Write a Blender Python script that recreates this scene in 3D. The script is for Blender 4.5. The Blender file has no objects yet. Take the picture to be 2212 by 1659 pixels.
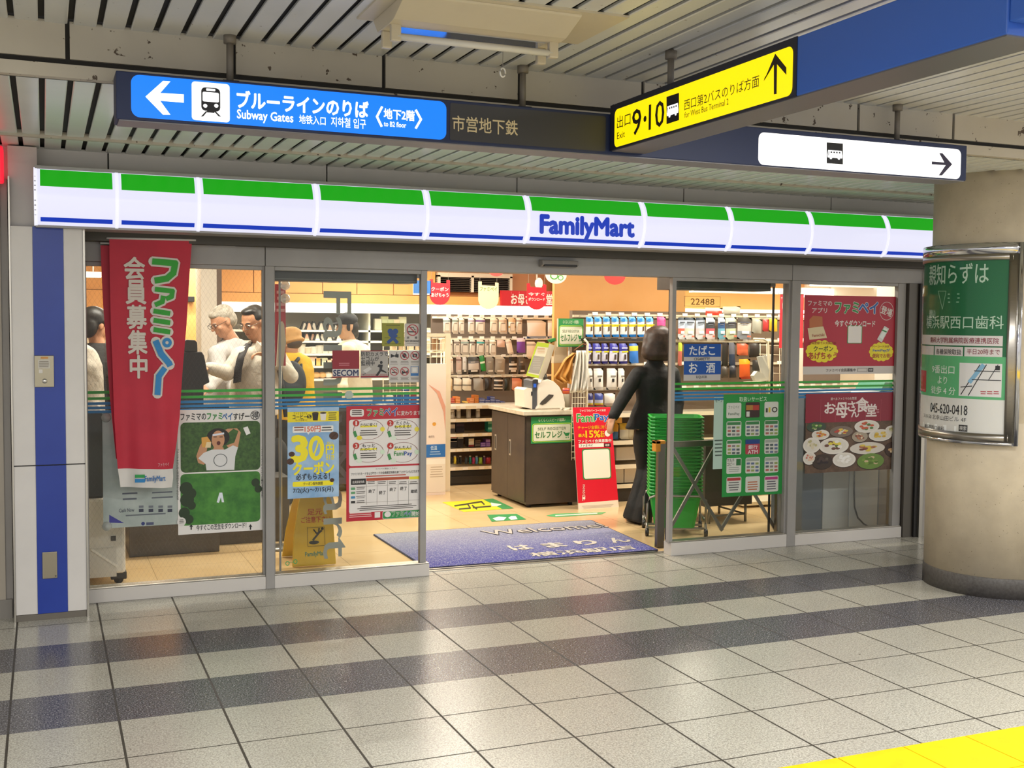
import bpy, bmesh, math, random
from math import sin, cos, pi, radians, sqrt, atan2
from mathutils import Vector, Matrix
random.seed(7)
SC = bpy.context.scene
COL = SC.collection
# ---------------------------------------------------------------- camera, world, light, exposure
CAM = Vector((0.0, -6.61, 1.5804))
LENS, YAW, PITCH, ROLL = 39.6693, 0.39367, -0.05464, 0.00886
FPX = LENS / 36.0 * 2212.0
_f = Vector((sin(YAW)*cos(PITCH), cos(YAW)*cos(PITCH), sin(PITCH)))
_r = Vector((cos(YAW), -sin(YAW), 0)); _u = _r.cross(_f)
RT = cos(ROLL)*_r + sin(ROLL)*_u
UP = -sin(ROLL)*_r + cos(ROLL)*_u
FW = _f
cd = bpy.data.cameras.new('camera'); cd.lens = LENS; cd.sensor_width = 36; cd.clip_start = 0.05
cam = bpy.data.objects.new('camera', cd); COL.objects.link(cam)
mw = Matrix((RT, UP, -FW)).transposed().to_4x4(); mw.translation = CAM
cam.matrix_world = mw
SC.camera = cam
vs = SC.view_settings
vs.view_transform = 'Standard'; vs.look = 'None'; vs.gamma = 1.0; vs.use_curve_mapping = False
vs.exposure = 0.0
SC.cycles.use_denoising = True
SC.cycles.max_bounces = 7; SC.cycles.diffuse_bounces = 4; SC.cycles.glossy_bounces = 3
SC.cycles.transparent_max_bounces = 16; SC.cycles.transmission_bounces = 4
SC.cycles.sample_clamp_indirect = 6.0; SC.cycles.caustics_reflective = False; SC.cycles.caustics_refractive = False
wd = bpy.data.worlds.new('station_hall'); SC.world = wd; wd.use_nodes = True
wd.node_tree.nodes['Background'].inputs[0].default_value = (1.0, 0.975, 0.945, 1)
wd.node_tree.nodes['Background'].inputs[1].default_value = 1.05

def area(name, loc, sx, sy, watts, color, rot=(0, 0, 0)):
    l = bpy.data.lights.new(name, 'AREA'); l.shape = 'RECTANGLE'; l.size = sx; l.size_y = sy
    l.energy = watts; l.color = color
    o = bpy.data.objects.new(name, l); COL.objects.link(o); o.location = loc; o.rotation_euler = rot
    return o
WARM = (1.0, 0.93, 0.80); NEUT = (1.0, 0.985, 0.96)
# fluorescent lamps of the concourse (behind and beside the camera)
for i, (x, y, w) in enumerate([(-0.6, -4.6, 34), (3.3, -4.1, 40), (1.2, -7.4, 60), (4.6, -6.8, 60), (-2.4, -7.0, 46), (7.4, -4.2, 56)]):
    area('concourse_lamp', (x, y, 2.60), 1.2, 0.12, w*1.9, NEUT)
# fluorescent lamps of the shop
for x, y, w in [(1.0, 1.6, 44), (3.0, 1.3, 40), (5.2, 1.2, 40), (1.2, 3.9, 50), (3.3, 3.6, 46), (3.4, 4.8, 46), (6.6, 1.5, 40), (6.4, 4.4, 40)]:
    area('shop_lamp', (x, y, 2.50), 1.2, 0.14, w*1.2, WARM)

def ray(u, v):
    return RT*((u-1106)/FPX) + UP*(-(v-829.5)/FPX) + FW
def at(u, v, y):                      # the point of the plane y = const seen at photo pixel (u, v)
    d = ray(u, v); return CAM + d*((y-CAM.y)/d.y)
def atx(u, v, x):
    d = ray(u, v); return CAM + d*((x-CAM.x)/d.x)
def atz(u, v, z=0.0):
    d = ray(u, v); return CAM + d*((z-CAM.z)/d.z)

# ---------------------------------------------------------------- materials
def lin(h):
    h = h.lstrip('#'); out = []
    for i in (0, 2, 4):
        c = int(h[i:i+2], 16)/255.0
        out.append(c/12.92 if c <= 0.04045 else ((c+0.055)/1.055)**2.4)
    return (*out, 1.0)
_mats = {}
def M(h, rough=0.5, metal=0.0, emit=0.0, alpha=1.0):
    k = (h, rough, metal, emit, alpha)
    if k in _mats: return _mats[k]
    m = bpy.data.materials.new('surface_'+h.strip('#')); m.use_nodes = True
    b = m.node_tree.nodes['Principled BSDF']
    b.inputs['Base Color'].default_value = lin(h) if emit == 0 else (*[c*0.3 for c in lin(h)[:3]], 1)
    b.inputs['Roughness'].default_value = rough; b.inputs['Metallic'].default_value = metal
    if alpha < 1: b.inputs['Alpha'].default_value = alpha
    if emit:
        b.inputs['Emission Color'].default_value = lin(h); b.inputs['Emission Strength'].default_value = emit
    m.diffuse_color = lin(h)
    _mats[k] = m
    return m
def nodes(name):
    m = bpy.data.materials.new(name); m.use_nodes = True
    nt = m.node_tree; return m, nt, nt.nodes, nt.links, nt.nodes['Principled BSDF']
def math_n(nt, op, a, b=None, c=None):
    n = nt.nodes.new('ShaderNodeMath'); n.operation = op
    for i, x in enumerate((a, b, c)):
        if x is None: continue
        if isinstance(x, (int, float)): n.inputs[i].default_value = x
        else: nt.links.new(x, n.inputs[i])
    return n.outputs[0]
def mix_n(nt, fac, a, b):
    n = nt.nodes.new('ShaderNodeMix'); n.data_type = 'RGBA'
    for sock, x in ((n.inputs[0], fac), (n.inputs[6], a), (n.inputs[7], b)):
        if isinstance(x, (int, float)): sock.default_value = x
        elif isinstance(x, tuple): sock.default_value = x
        else: nt.links.new(x, sock)
    return n.outputs[2]
def noise_n(nt, scale, detail=4, vec=None, rough=0.6):
    n = nt.nodes.new('ShaderNodeTexNoise'); n.inputs['Scale'].default_value = scale
    n.inputs['Detail'].default_value = detail; n.inputs['Roughness'].default_value = rough
    if vec is not None: nt.links.new(vec, n.inputs['Vector'])
    return n.outputs['Fac']
def ramp_n(nt, fac, lo, hi):
    n = nt.nodes.new('ShaderNodeMapRange'); n.inputs[1].default_value = lo; n.inputs[2].default_value = hi
    nt.links.new(fac, n.inputs[0]); return n.outputs[0]
def coords(nt):
    g = nt.nodes.new('ShaderNodeNewGeometry'); s = nt.nodes.new('ShaderNodeSeparateXYZ')
    nt.links.new(g.outputs['Position'], s.inputs[0]); return g.outputs['Position'], s.outputs[0], s.outputs[1], s.outputs[2]
def bump_n(nt, b, h, strength, dist=0.002):
    n = nt.nodes.new('ShaderNodeBump'); n.inputs['Strength'].default_value = strength; n.inputs['Distance'].default_value = dist
    nt.links.new(h, n.inputs['Height']); nt.links.new(n.outputs[0], b.inputs['Normal'])

def floor_material():                 # 40 cm terrazzo tiles, two dark bands parallel to the shop front
    m, nt, N, L, b = nodes('terrazzo_tiles')
    P, x, y, z = coords(nt)
    speck = noise_n(nt, 150, 2, P, .5); blot = noise_n(nt, 3.2, 4, P); grain = noise_n(nt, 75, 3, P); chip = noise_n(nt, 17, 2, P)
    light = mix_n(nt, ramp_n(nt, speck, .36, .62), lin('#98958A'), lin('#CBC8BB'))
    light = mix_n(nt, ramp_n(nt, grain, .57, .68), light, lin('#8F8C81'))
    light = mix_n(nt, math_n(nt, 'MULTIPLY', ramp_n(nt, blot, .35, .75), .30), light, lin('#A09D92'))
    light = mix_n(nt, math_n(nt, 'MULTIPLY', ramp_n(nt, chip, .735, .76), .7), light, lin('#4A453C'))
    dark = mix_n(nt, ramp_n(nt, speck, .46, .66), lin('#3F3E44'), lin('#8C8B90'))
    dark = mix_n(nt, ramp_n(nt, grain, .62, .68), dark, lin('#A2A2A4'))
    # bands -1.178..-0.786 and -1.993..-1.574
    def band(lo, hi): return math_n(nt, 'MULTIPLY', math_n(nt, 'GREATER_THAN', y, lo), math_n(nt, 'LESS_THAN', y, hi))
    bd = math_n(nt, 'ADD', band(-1.178, -.786), band(-1.993, -1.574))
    c = mix_n(nt, bd, light, dark)
    def joint(coord, off, w):
        t = math_n(nt, 'ADD', coord, 40.0 - off); t = math_n(nt, 'DIVIDE', t, .4); t = math_n(nt, 'FRACT', t)
        t = math_n(nt, 'ABSOLUTE', math_n(nt, 'SUBTRACT', t, .5)); return math_n(nt, 'GREATER_THAN', t, .5 - w/.8)
    jx = joint(x, .256, .0095)
    jy = math_n(nt, 'MULTIPLY', joint(y, -.398, .0075), math_n(nt, 'ADD', math_n(nt, 'GREATER_THAN', y, -.6), math_n(nt, 'LESS_THAN', y, -2.2)))
    j = math_n(nt, 'MAXIMUM', jx, jy)
    c = mix_n(nt, math_n(nt, 'MULTIPLY', j, math_n(nt, 'SUBTRACT', .97, math_n(nt, 'MULTIPLY', bd, .3))), c, lin('#332D24'))
    L.new(c, b.inputs['Base Color'])
    rg = math_n(nt, 'ADD', .19, math_n(nt, 'MULTIPLY', grain, .12)); rg = math_n(nt, 'ADD', rg, math_n(nt, 'MULTIPLY', j, .4))
    L.new(rg, b.inputs['Roughness'])
    bump_n(nt, b, math_n(nt, 'SUBTRACT', math_n(nt, 'MULTIPLY', grain, .15), j), .25, .001)
    return m
def shopfloor_material():
    m, nt, N, L, b = nodes('polished_cream_tiles')
    P, x, y, z = coords(nt)
    blot = noise_n(nt, 2.0, 3, P)
    c = mix_n(nt, ramp_n(nt, blot, .3, .7), lin('#D8B886'), lin('#E1C496'))
    def joint(coord, off, w):
        t = math_n(nt, 'FRACT', math_n(nt, 'DIVIDE', math_n(nt, 'ADD', coord, 60 - off), .6))
        return math_n(nt, 'GREATER_THAN', math_n(nt, 'ABSOLUTE', math_n(nt, 'SUBTRACT', t, .5)), .5 - w/1.2)
    j = math_n(nt, 'MAXIMUM', joint(x, .02, .005), joint(y, .23, .005))
    c = mix_n(nt, math_n(nt, 'MULTIPLY', j, .6), c, lin('#8E7850'))
    L.new(c, b.inputs['Base Color']); b.inputs['Roughness'].default_value = .16
    return m
def noisy(name, a, bcol, scale, rough=.5, metal=0, bump=0, spots=None, lo=.35, hi=.65, bdist=.002):
    m, nt, N, L, b = nodes(name)
    P, x, y, z = coords(nt)
    n = noise_n(nt, scale, 5, P)
    c = mix_n(nt, ramp_n(nt, n, lo, hi), lin(a), lin(bcol))
    if spots:
        n2 = noise_n(nt, spots[0], 3, P); c = mix_n(nt, ramp_n(nt, n2, spots[1], spots[1]+.03), c, lin(spots[2]))
    L.new(c, b.inputs['Base Color']); b.inputs['Roughness'].default_value = rough; b.inputs['Metallic'].default_value = metal
    if bump: bump_n(nt, b, n, bump, bdist)
    return m
def brushed(name, h, rough=.3):
    m, nt, N, L, b = nodes(name)
    P, x, y, z = coords(nt)
    mp = N.new('ShaderNodeMapping'); mp.inputs['Scale'].default_value = (2, 2, 240); L.new(P, mp.inputs[0])
    n = noise_n(nt, 3, 3, mp.outputs[0])
    b.inputs['Base Color'].default_value = lin(h); b.inputs['Metallic'].default_value = 1
    L.new(math_n(nt, 'ADD', rough-.08, math_n(nt, 'MULTIPLY', n, .16)), b.inputs['Roughness'])
    return m
def glass_material(wired=False):
    m, nt, N, L, b = nodes('wired_glass' if wired else 'clear_glass')
    N.remove(b); out = N['Material Output']
    tr = N.new('ShaderNodeBsdfTransparent'); gl = N.new('ShaderNodeBsdfGlossy'); mx = N.new('ShaderNodeMixShader')
    tr.inputs[0].default_value = (.965, .975, .965, 1); gl.inputs['Roughness'].default_value = .02
    fr = N.new('ShaderNodeFresnel'); fr.inputs[0].default_value = 1.45
    L.new(math_n(nt, 'MULTIPLY', fr.outputs[0], .42), mx.inputs[0]); L.new(tr.outputs[0], mx.inputs[1]); L.new(gl.outputs[0], mx.inputs[2])
    fin = mx.outputs[0]
    if wired:
        P, x, y, z = coords(nt)
        def dl(s):
            t = math_n(nt, 'ADD', math_n(nt, 'MULTIPLY', x, 1.0), math_n(nt, 'MULTIPLY', z, s*.62)); t = math_n(nt, 'FRACT', math_n(nt, 'DIVIDE', math_n(nt, 'ADD', t, 30), .026))
            return math_n(nt, 'GREATER_THAN', math_n(nt, 'ABSOLUTE', math_n(nt, 'SUBTRACT', t, .5)), .475)
        w = math_n(nt, 'MULTIPLY', math_n(nt, 'MAXIMUM', dl(1), dl(-1)), .14)
        df = N.new('ShaderNodeBsdfDiffuse'); df.inputs[0].default_value = lin('#8A857C')
        m2 = N.new('ShaderNodeMixShader'); L.new(w, m2.inputs[0]); L.new(fin, m2.inputs[1]); L.new(df.outputs[0], m2.inputs[2]); fin = m2.outputs[0]
    L.new(fin, out.inputs[0]); return m

# ---------------------------------------------------------------- mesh builder
def wloc(o):
    v = Vector((0, 0, 0))
    while o is not None: v = v + o.location; o = o.parent
    return v
class MB:
    def __init__(s): s.v = []; s.f = []; s.m = []; s.mats = []; s.smooth = []
    def mi(s, m):
        if m not in s.mats: s.mats.append(m)
        return s.mats.index(m)
    def add(s, vs, fs, m, sm=False):
        o = len(s.v); s.v += [tuple(v) for v in vs]; i = s.mi(m)
        for f in fs: s.f.append([o+k for k in f]); s.m.append(i); s.smooth.append(sm)
        return s
    def box(s, x0, x1, y0, y1, z0, z1, m):
        v = [(x, y, z) for z in (z0, z1) for y in (y0, y1) for x in (x0, x1)]
        return s.add(v, [(0, 2, 3, 1), (4, 5, 7, 6), (0, 1, 5, 4), (2, 6, 7, 3), (0, 4, 6, 2), (1, 3, 7, 5)], m)
    def obox(s, c, ax, ay, az, m):    # oriented box: centre and three half-axis vectors
        c = Vector(c); v = [c+Vector(ax)*i+Vector(ay)*j+Vector(az)*k for k in (-1, 1) for j in (-1, 1) for i in (-1, 1)]
        return s.add(v, [(0, 2, 3, 1), (4, 5, 7, 6), (0, 1, 5, 4), (2, 6, 7, 3), (0, 4, 6, 2), (1, 3, 7, 5)], m)
    def tube(s, pts, r, m, n=10, cap=True, sm=True):
        pts = [Vector(p) for p in pts]; rs = r if isinstance(r, (list, tuple)) else [r]*len(pts)
        V = []; F = []
        for i, p in enumerate(pts):
            d = (pts[min(i+1, len(pts)-1)] - pts[max(i-1, 0)]).normalized()
            a = d.cross(Vector((0, 0, 1)) if abs(d.z) < .9 else Vector((1, 0, 0))).normalized(); b = d.cross(a)
            V += [p + (a*cos(2*pi*k/n)+b*sin(2*pi*k/n))*rs[i] for k in range(n)]
        for i in range(len(pts)-1):
            for k in range(n): F.append((i*n+k, i*n+(k+1) % n, (i+1)*n+(k+1) % n, (i+1)*n+k))
        if cap: F.append(tuple(range(n))[::-1]); F.append(tuple((len(pts)-1)*n+k for k in range(n)))
        return s.add(V, F, m, sm)
    def lathe(s, c, prof, m, n=24, sm=True):   # profile of (r, z) about a vertical axis
        V = []; F = []
        for r, z in prof: V += [(c[0]+r*cos(2*pi*k/n), c[1]+r*sin(2*pi*k/n), c[2]+z) for k in range(n)]
        for i in range(len(prof)-1):
            for k in range(n): F.append((i*n+k, i*n+(k+1) % n, (i+1)*n+(k+1) % n, (i+1)*n+k))
        F.append(tuple(range(n))[::-1]); F.append(tuple((len(prof)-1)*n+k for k in range(n)))
        return s.add(V, F, m, sm)
    def ell(s, c, r, m, n=14, k=8, rot=None):
        V = []; F = []; R = rot or Matrix.Identity(3)
        for i in range(k+1):
            t = pi*i/k
            for j in range(n):
                q = R @ Vector((r[0]*sin(t)*cos(2*pi*j/n), r[1]*sin(t)*sin(2*pi*j/n), r[2]*cos(t))); V.append(Vector(c)+q)
        for i in range(k):
            for j in range(n): F.append((i*n+j, (i+1)*n+j, (i+1)*n+(j+1) % n, i*n+(j+1) % n))
        return s.add(V, F, m, True)
    def prism(s, poly, ext, m):       # polygon (3D points) swept along a vector
        n = len(poly); e = Vector(ext); P = [Vector(p) for p in poly]
        return s.add(P+[p+e for p in P], [tuple(range(n))[::-1], tuple(range(n, 2*n))]+[(i, (i+1) % n, n+(i+1) % n, n+i) for i in range(n)], m)
    def grid(s, fn, nu, nv, m, sm=True, pick=None):
        V = [fn(i/nu, j/nv) for j in range(nv+1) for i in range(nu+1)]
        o = len(s.v); s.v += [tuple(v) for v in V]
        for j in range(nv):
            for i in range(nu):
                s.f.append([o+j*(nu+1)+i, o+j*(nu+1)+i+1, o+(j+1)*(nu+1)+i+1, o+(j+1)*(nu+1)+i])
                s.m.append(s.mi(pick(i, j) if pick else m)); s.smooth.append(sm)
        return s
    def build(s, name, parent=None, base=None, bev=0, sol=0, sub=0):
        me = bpy.data.meshes.new(name)
        if parent is not None: org = wloc(parent)
        elif base is not None: org = Vector(base)
        else:
            xs, ys, zs = zip(*s.v); org = Vector(((min(xs)+max(xs))/2, (min(ys)+max(ys))/2, min(zs)))
        me.from_pydata([(Vector(v)-org) for v in s.v], [], s.f)
        for m in s.mats: me.materials.append(m)
        me.polygons.foreach_set('material_index', s.m); me.polygons.foreach_set('use_smooth', s.smooth); me.update()
        o = bpy.data.objects.new(name, me); COL.objects.link(o)
        if parent is not None: o.parent = parent
        else: o.location = org
        if sol: md = o.modifiers.new('thickness', 'SOLIDIFY'); md.thickness = sol; md.offset = 0
        if bev: md = o.modifiers.new('edges', 'BEVEL'); md.width = bev; md.segments = 2; md.limit_method = 'ANGLE'
        if sub: md = o.modifiers.new('smooth', 'SUBSURF'); md.levels = sub; md.render_levels = sub
        return o
def empty(name, loc, parent=None):
    o = bpy.data.objects.new(name, None); COL.objects.link(o); o.empty_display_size = .1
    if parent is not None: o.parent = parent; o.location = Vector(loc)-wloc(parent)
    else: o.location = loc
    return o
def tag(o, label, cat, group=None, kind=None):
    o['label'] = label; o['category'] = cat
    if group: o['group'] = group
    if kind: o['kind'] = kind
    return o
def thing(name, label, cat, loc, group=None): return tag(empty(name, loc), label, cat, group)
def struct(o): o['kind'] = 'structure'; return o
def dup(o, loc=None, rotz=None, label=None, parent=None):
    c = o.copy(); COL.objects.link(c)
    if parent is not None: c.parent = parent
    if loc is not None: c.location = loc
    if rotz is not None: c.rotation_euler = (o.rotation_euler[0], o.rotation_euler[1], rotz)
    if label: c['label'] = label
    for ch in list(o.children): dup(ch, parent=c)
    return c
ORD = 'first second third fourth fifth sixth seventh eighth ninth tenth eleventh twelfth thirteenth fourteenth fifteenth sixteenth seventeenth eighteenth nineteenth twentieth twenty-first twenty-second twenty-third twenty-fourth twenty-fifth'.split()

# ---------------------------------------------------------------- flat printed sheets (posters, stickers, lit sign faces)
_txt = {}
def text_mesh(st, bold):
    bold *= .55; k = (st, bold)
    if k in _txt: return _txt[k]
    c = bpy.data.curves.new('lettering', 'FONT'); c.body = st; c.resolution_u = 2
    o = bpy.data.objects.new('lettering', c); COL.objects.link(o)
    me = bpy.data.meshes.new_from_object(o.evaluated_get(bpy.context.evaluated_depsgraph_get()))
    V = [(v.co.x, v.co.y) for v in me.vertices]; F = [tuple(p.vertices) for p in me.polygons]
    bpy.data.objects.remove(o); bpy.data.curves.remove(c); bpy.data.meshes.remove(me)
    xs = [a for a, b in V]; ys = [b for a, b in V]
    w = max(xs)-min(xs) or 1; h = max(ys)-min(ys) or 1
    V = [((a-min(xs))/w-.5, (b-min(ys))/h-.5) for a, b in V]
    if bold:                          # heavier strokes: the outline laid down again a little to each side
        n = len(V); V0 = V; F0 = F; bx, by = bold/w, bold/h; V = []; F = []
        for i, (dx, dy) in enumerate(((bx, 0), (-bx, 0), (0, by), (0, -by), (bx*.7, by*.7), (-bx*.7, -by*.7), (bx*.7, -by*.7), (-bx*.7, by*.7))):
            V += [(a+dx, b+dy, i*.00009) for a, b in V0]; F += [tuple(q+n*i for q in f) for f in F0]
    V = [(*p, 0) if len(p) == 2 else p for p in V]
    _txt[k] = (V, F); return V, F
class Sheet:
    """P maps photo pixels to in-plane metres (a to the right, b up); lift maps (a, b, offset) to a point in space."""
    def __init__(s, P, lift, mat=None): s.P = P; s.lift = lift; s.mb = MB(); s.n = 0; s.matf = mat or (lambda c: M(c, .45))
    def mt(s, c): return s.matf(c) if isinstance(c, str) else (M(c[0], .4, 0, c[1]) if isinstance(c, tuple) else c)
    def off(s, L): return .0005+.0007*L
    def ctr(s, u0, v0, u1, v1):
        uc, vc = (u0+u1)/2, (v0+v1)/2; l, r, t, d = s.P(u0, vc), s.P(u1, vc), s.P(uc, v0), s.P(uc, v1)
        return (l[0]+r[0])/2, (t[1]+d[1])/2, abs(r[0]-l[0]), abs(t[1]-d[1])
    def raw(s, ab, F, col, L): s.n += 1; e = s.off(L)+8e-6*(s.n % 85); s.mb.add([s.lift(a, b, e) for a, b in ab], F, s.mt(col))
    def rawk(s, abk, F, col, L): s.mb.add([s.lift(a, b, s.off(L)+k) for a, b, k in abk], F, s.mt(col))
    def rect(s, u0, v0, u1, v1, col, L=1, nx=1, ny=1):
        a, b, w, h = s.ctr(u0, v0, u1, v1)
        ab = [(a-w/2+w*i/nx, b-h/2+h*j/ny) for j in range(ny+1) for i in range(nx+1)]
        s.raw(ab, [(j*(nx+1)+i, j*(nx+1)+i+1, (j+1)*(nx+1)+i+1, (j+1)*(nx+1)+i) for j in range(ny) for i in range(nx)], col, L)
    def rrect(s, u0, v0, u1, v1, r, col, L=1):      # r as a share of the shorter side
        a, b, w, h = s.ctr(u0, v0, u1, v1); q = r*min(w, h); ab = []
        for cx, cy, t0 in ((w/2-q, h/2-q, 0), (-w/2+q, h/2-q, 90), (-w/2+q, -h/2+q, 180), (w/2-q, -h/2+q, 270)):
            for k in range(5): t = radians(t0+22.5*k); ab.append((a+cx+q*cos(t), b+cy+q*sin(t)))
        s.raw(ab, [tuple(range(len(ab)))], col, L)
    def panel(s, uL, vLt, vLb, uR, vRt, vRb, r, col, L=1):   # rounded panel from its left and right edges in the photo
        A, B, Cc, D = s.P(uL, vLt), s.P(uL, vLb), s.P(uR, vRt), s.P(uR, vRb); a0, a1 = (A[0]+B[0])/2, (Cc[0]+D[0])/2; t, d = (A[1]+Cc[1])/2, (B[1]+D[1])/2; q = r*min(a1-a0, t-d); ab = []
        for cx, cy, t0 in ((a1-q, t-q, 0), (a0+q, t-q, 90), (a0+q, d+q, 180), (a1-q, d+q, 270)):
            for k in range(7): g = radians(t0+15*k); ab.append((cx+q*cos(g), cy+q*sin(g)))
        s.raw(ab, [tuple(range(len(ab)))], col, L)
    def ltext(s, st, u0, v0, u1, v1, h, col, L=3, bold=0.0):   # lettering from its left middle to its right middle, h pixels high at the middle
        A, B = s.P(u0, v0), s.P(u1, v1); uc, vc = (u0+u1)/2, (v0+v1)/2; hh = abs(s.P(uc, vc-h/2)[1]-s.P(uc, vc+h/2)[1]); V, F = text_mesh(st, bold); w = abs(B[0]-A[0])
        s.rawk([((A[0]+B[0])/2+x*w, (A[1]+B[1])/2+y*hh, k) for x, y, k in V], F, col, L)
    def poly(s, pts, col, L=1): s.raw([s.P(*p) for p in pts], [tuple(range(len(pts)))], col, L)
    def ell(s, uc, vc, ru, rv, col, L=1, n=24):
        a, b, w, h = s.ctr(uc-ru, vc-rv, uc+ru, vc+rv)
        s.raw([(a+w/2*cos(2*pi*k/n), b+h/2*sin(2*pi*k/n)) for k in range(n)], [tuple(range(n))], col, L)
    def ring(s, uc, vc, ru, rv, t, col, L=1, n=28):
        a, b, w, h = s.ctr(uc-ru, vc-rv, uc+ru, vc+rv); k2 = 1-t
        ab = [(a+w/2*q*cos(2*pi*k/n), b+h/2*q*sin(2*pi*k/n)) for q in (1, k2) for k in range(n)]
        s.raw(ab, [(k, (k+1) % n, n+(k+1) % n, n+k) for k in range(n)], col, L)
    def line(s, pts, w, col, L=2):                  # stroke of width w pixels
        P = [Vector(p) for p in pts]
        if getattr(s, 'fine', 0):         # short pieces, so that strokes follow a curved sheet
            P = [p.lerp(q, k/8) for p, q in zip(P[:-1], P[1:]) for k in range(8)]+[P[-1]]
        for p, q in zip(P[:-1], P[1:]):
            d = (q-p).normalized(); n = Vector((-d.y, d.x))*w/2
            s.poly([p+n-d*w*.2, q+n+d*w*.2, q-n+d*w*.2, p-n-d*w*.2], col, L)
    def frame(s, u0, v0, u1, v1, t, col, L=2):
        s.rect(u0, v0, u1, v0+t, col, L); s.rect(u0, v1-t, u1, v1, col, L); s.rect(u0, v0, u0+t, v1, col, L); s.rect(u1-t, v0, u1, v1, col, L)
    def text(s, st, u0, v0, u1, v1, col, L=3, bold=0.0, rot=0):
        a, b, w, h = s.ctr(u0, v0, u1, v1); V, F = text_mesh(st, bold); t = radians(rot)
        if rot in (90, -90): w, h = h, w
        s.rawk([(a+x*w*cos(t)-y*h*sin(t), b+x*w*sin(t)+y*h*cos(t), k) for x, y, k in V], F, col, L)
    def textR(s, st, ur, uq, nq, v0, v1, col, L=3, bold=0.0):   # on the column: set from the right, pitch = nq characters between uq and ur
        vc = (v0+v1)/2; ar = s.P(ur, vc)[0]; pitch = (ar-s.P(uq, vc)[0])/nq; w = pitch*len(st)*.97; V, F = text_mesh(st, bold)
        zt, zb = s.P(ur-20, v0)[1], s.P(ur-20, v1)[1]
        s.rawk([(ar-w/2+x*w, (zt+zb)/2+y*(zt-zb), k) for x, y, k in V], F, col, L)
    def vtext(s, st, u0, v0, u1, v1, col, L=3, bold=0.0):
        n = len(st); h = (v1-v0)/n
        for i, ch in enumerate(st): s.text(ch, u0, v0+h*(i+.06), u1, v0+h*(i+.94), col, L, bold)
    def bars(s, u0, v0, u1, v1, n, col, L=2, fill=.45):   # print too small to read
        h = (v1-v0)/n
        for i in range(n):
            e = (u1-u0)*random.uniform(0, .22); s.rect(u0+e*.4, v0+h*i, u1-e*.6, v0+h*(i+fill), col, L)
    def build(s, name, parent=None, **k): return s.mb.build(name, parent, **k)
def YS(y, mat=None):  return Sheet(lambda u, v: (lambda p: (p.x, p.z))(at(u, v, y)), lambda a, b, o: (a, y-o, b), mat)
def XS(x, mat=None):  return Sheet(lambda u, v: (lambda p: (-p.y, p.z))(atx(u, v, x)), lambda a, b, o: (x-o, -a, b), mat)
def ZS(z, mat=None):  return Sheet(lambda u, v: (lambda p: (p.x, p.y))(atz(u, v, z)), lambda a, b, o: (a, b, z+o), mat)
# ================================================================ the setting
STEEL = brushed('brushed_steel', '#B9B4AA', .32); ALU = noisy('painted_frame', '#94918E', '#9D9A97', 3, .42)
GREYW = noisy('grey_wall_panel', '#A09A94', '#AAA49D', 2.5, .45); WHITEP = noisy('white_pillar_panel', '#D3CFCB', '#DAD6D2', 3, .35)
SLAT_LIT = noisy('soffit_slat_enamel_lit', '#D2D6D0', '#DADDD8', 2.2, .28, spots=(38, .72, '#7F7667')); SLAT = noisy('ceiling_slat_enamel', '#C2C3C2', '#CCCCCA', 2.2, .30, spots=(38, .70, '#6F6657'))  # soffit slats: same enamel, bounced light put in as a paler colour
DARKGAP = M('#2B2824', .8); SOFF = noisy('soffit_panel', '#B4AC9D', '#BEB6A7', 1.7, .5, spots=(24, .66, '#4E3F30'))
NAVY = M('#3562BE', .32); NAVY_SHADED = M('#15234A', .5); BLACKM = M('#211F1F', .5); WHITE = M('#E4E1DB', .4)  # second navy: same sign-box paint, its shade put into the colour
GLASS = glass_material(); WIRED = glass_material(True)

b = MB(); b.box(-8, 11, -10, .10, -.1, 0, floor_material()); struct(b.build('floor'))
b = MB(); b.box(-2, 10, .17, 9.2, -.1, 0, shopfloor_material()); struct(b.build('floor_shop'))
b = MB(); b.box(2.17, 3.9, .10, .17, -.02, .006, STEEL); b.box(2.17, 3.9, .128, .142, .006, .009, M('#3A3835', .6)); struct(b.build('trim_threshold'))
b = MB(); b.box(-2, 2.17, .10, .17, -.1, 0, M('#6E695F', .6)); b.box(3.9, 10, .10, .17, -.1, 0, M('#6E695F', .6)); struct(b.build('trim_floor_joint'))
# yellow tactile strip, 30 cm plates
b = MB(); YEL = noisy('yellow_tactile', '#F2C400', '#FFD400', 8, .45)
for i in range(-3, 26):
    x = 2.05+.302*i; b.box(x+.002, x+.299, -3.345-.30, -3.345, 0, .006, YEL); b.box(x+.002, x+.299, -3.65-.30, -3.65, 0, .006, YEL)
    for k in range(4): b.box(x+.03+.07*k, x+.06+.07*k, -3.62, -3.48, .006, .010, YEL) if i > 30 else None
struct(b.build('trim_tactile_strip'))

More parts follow.
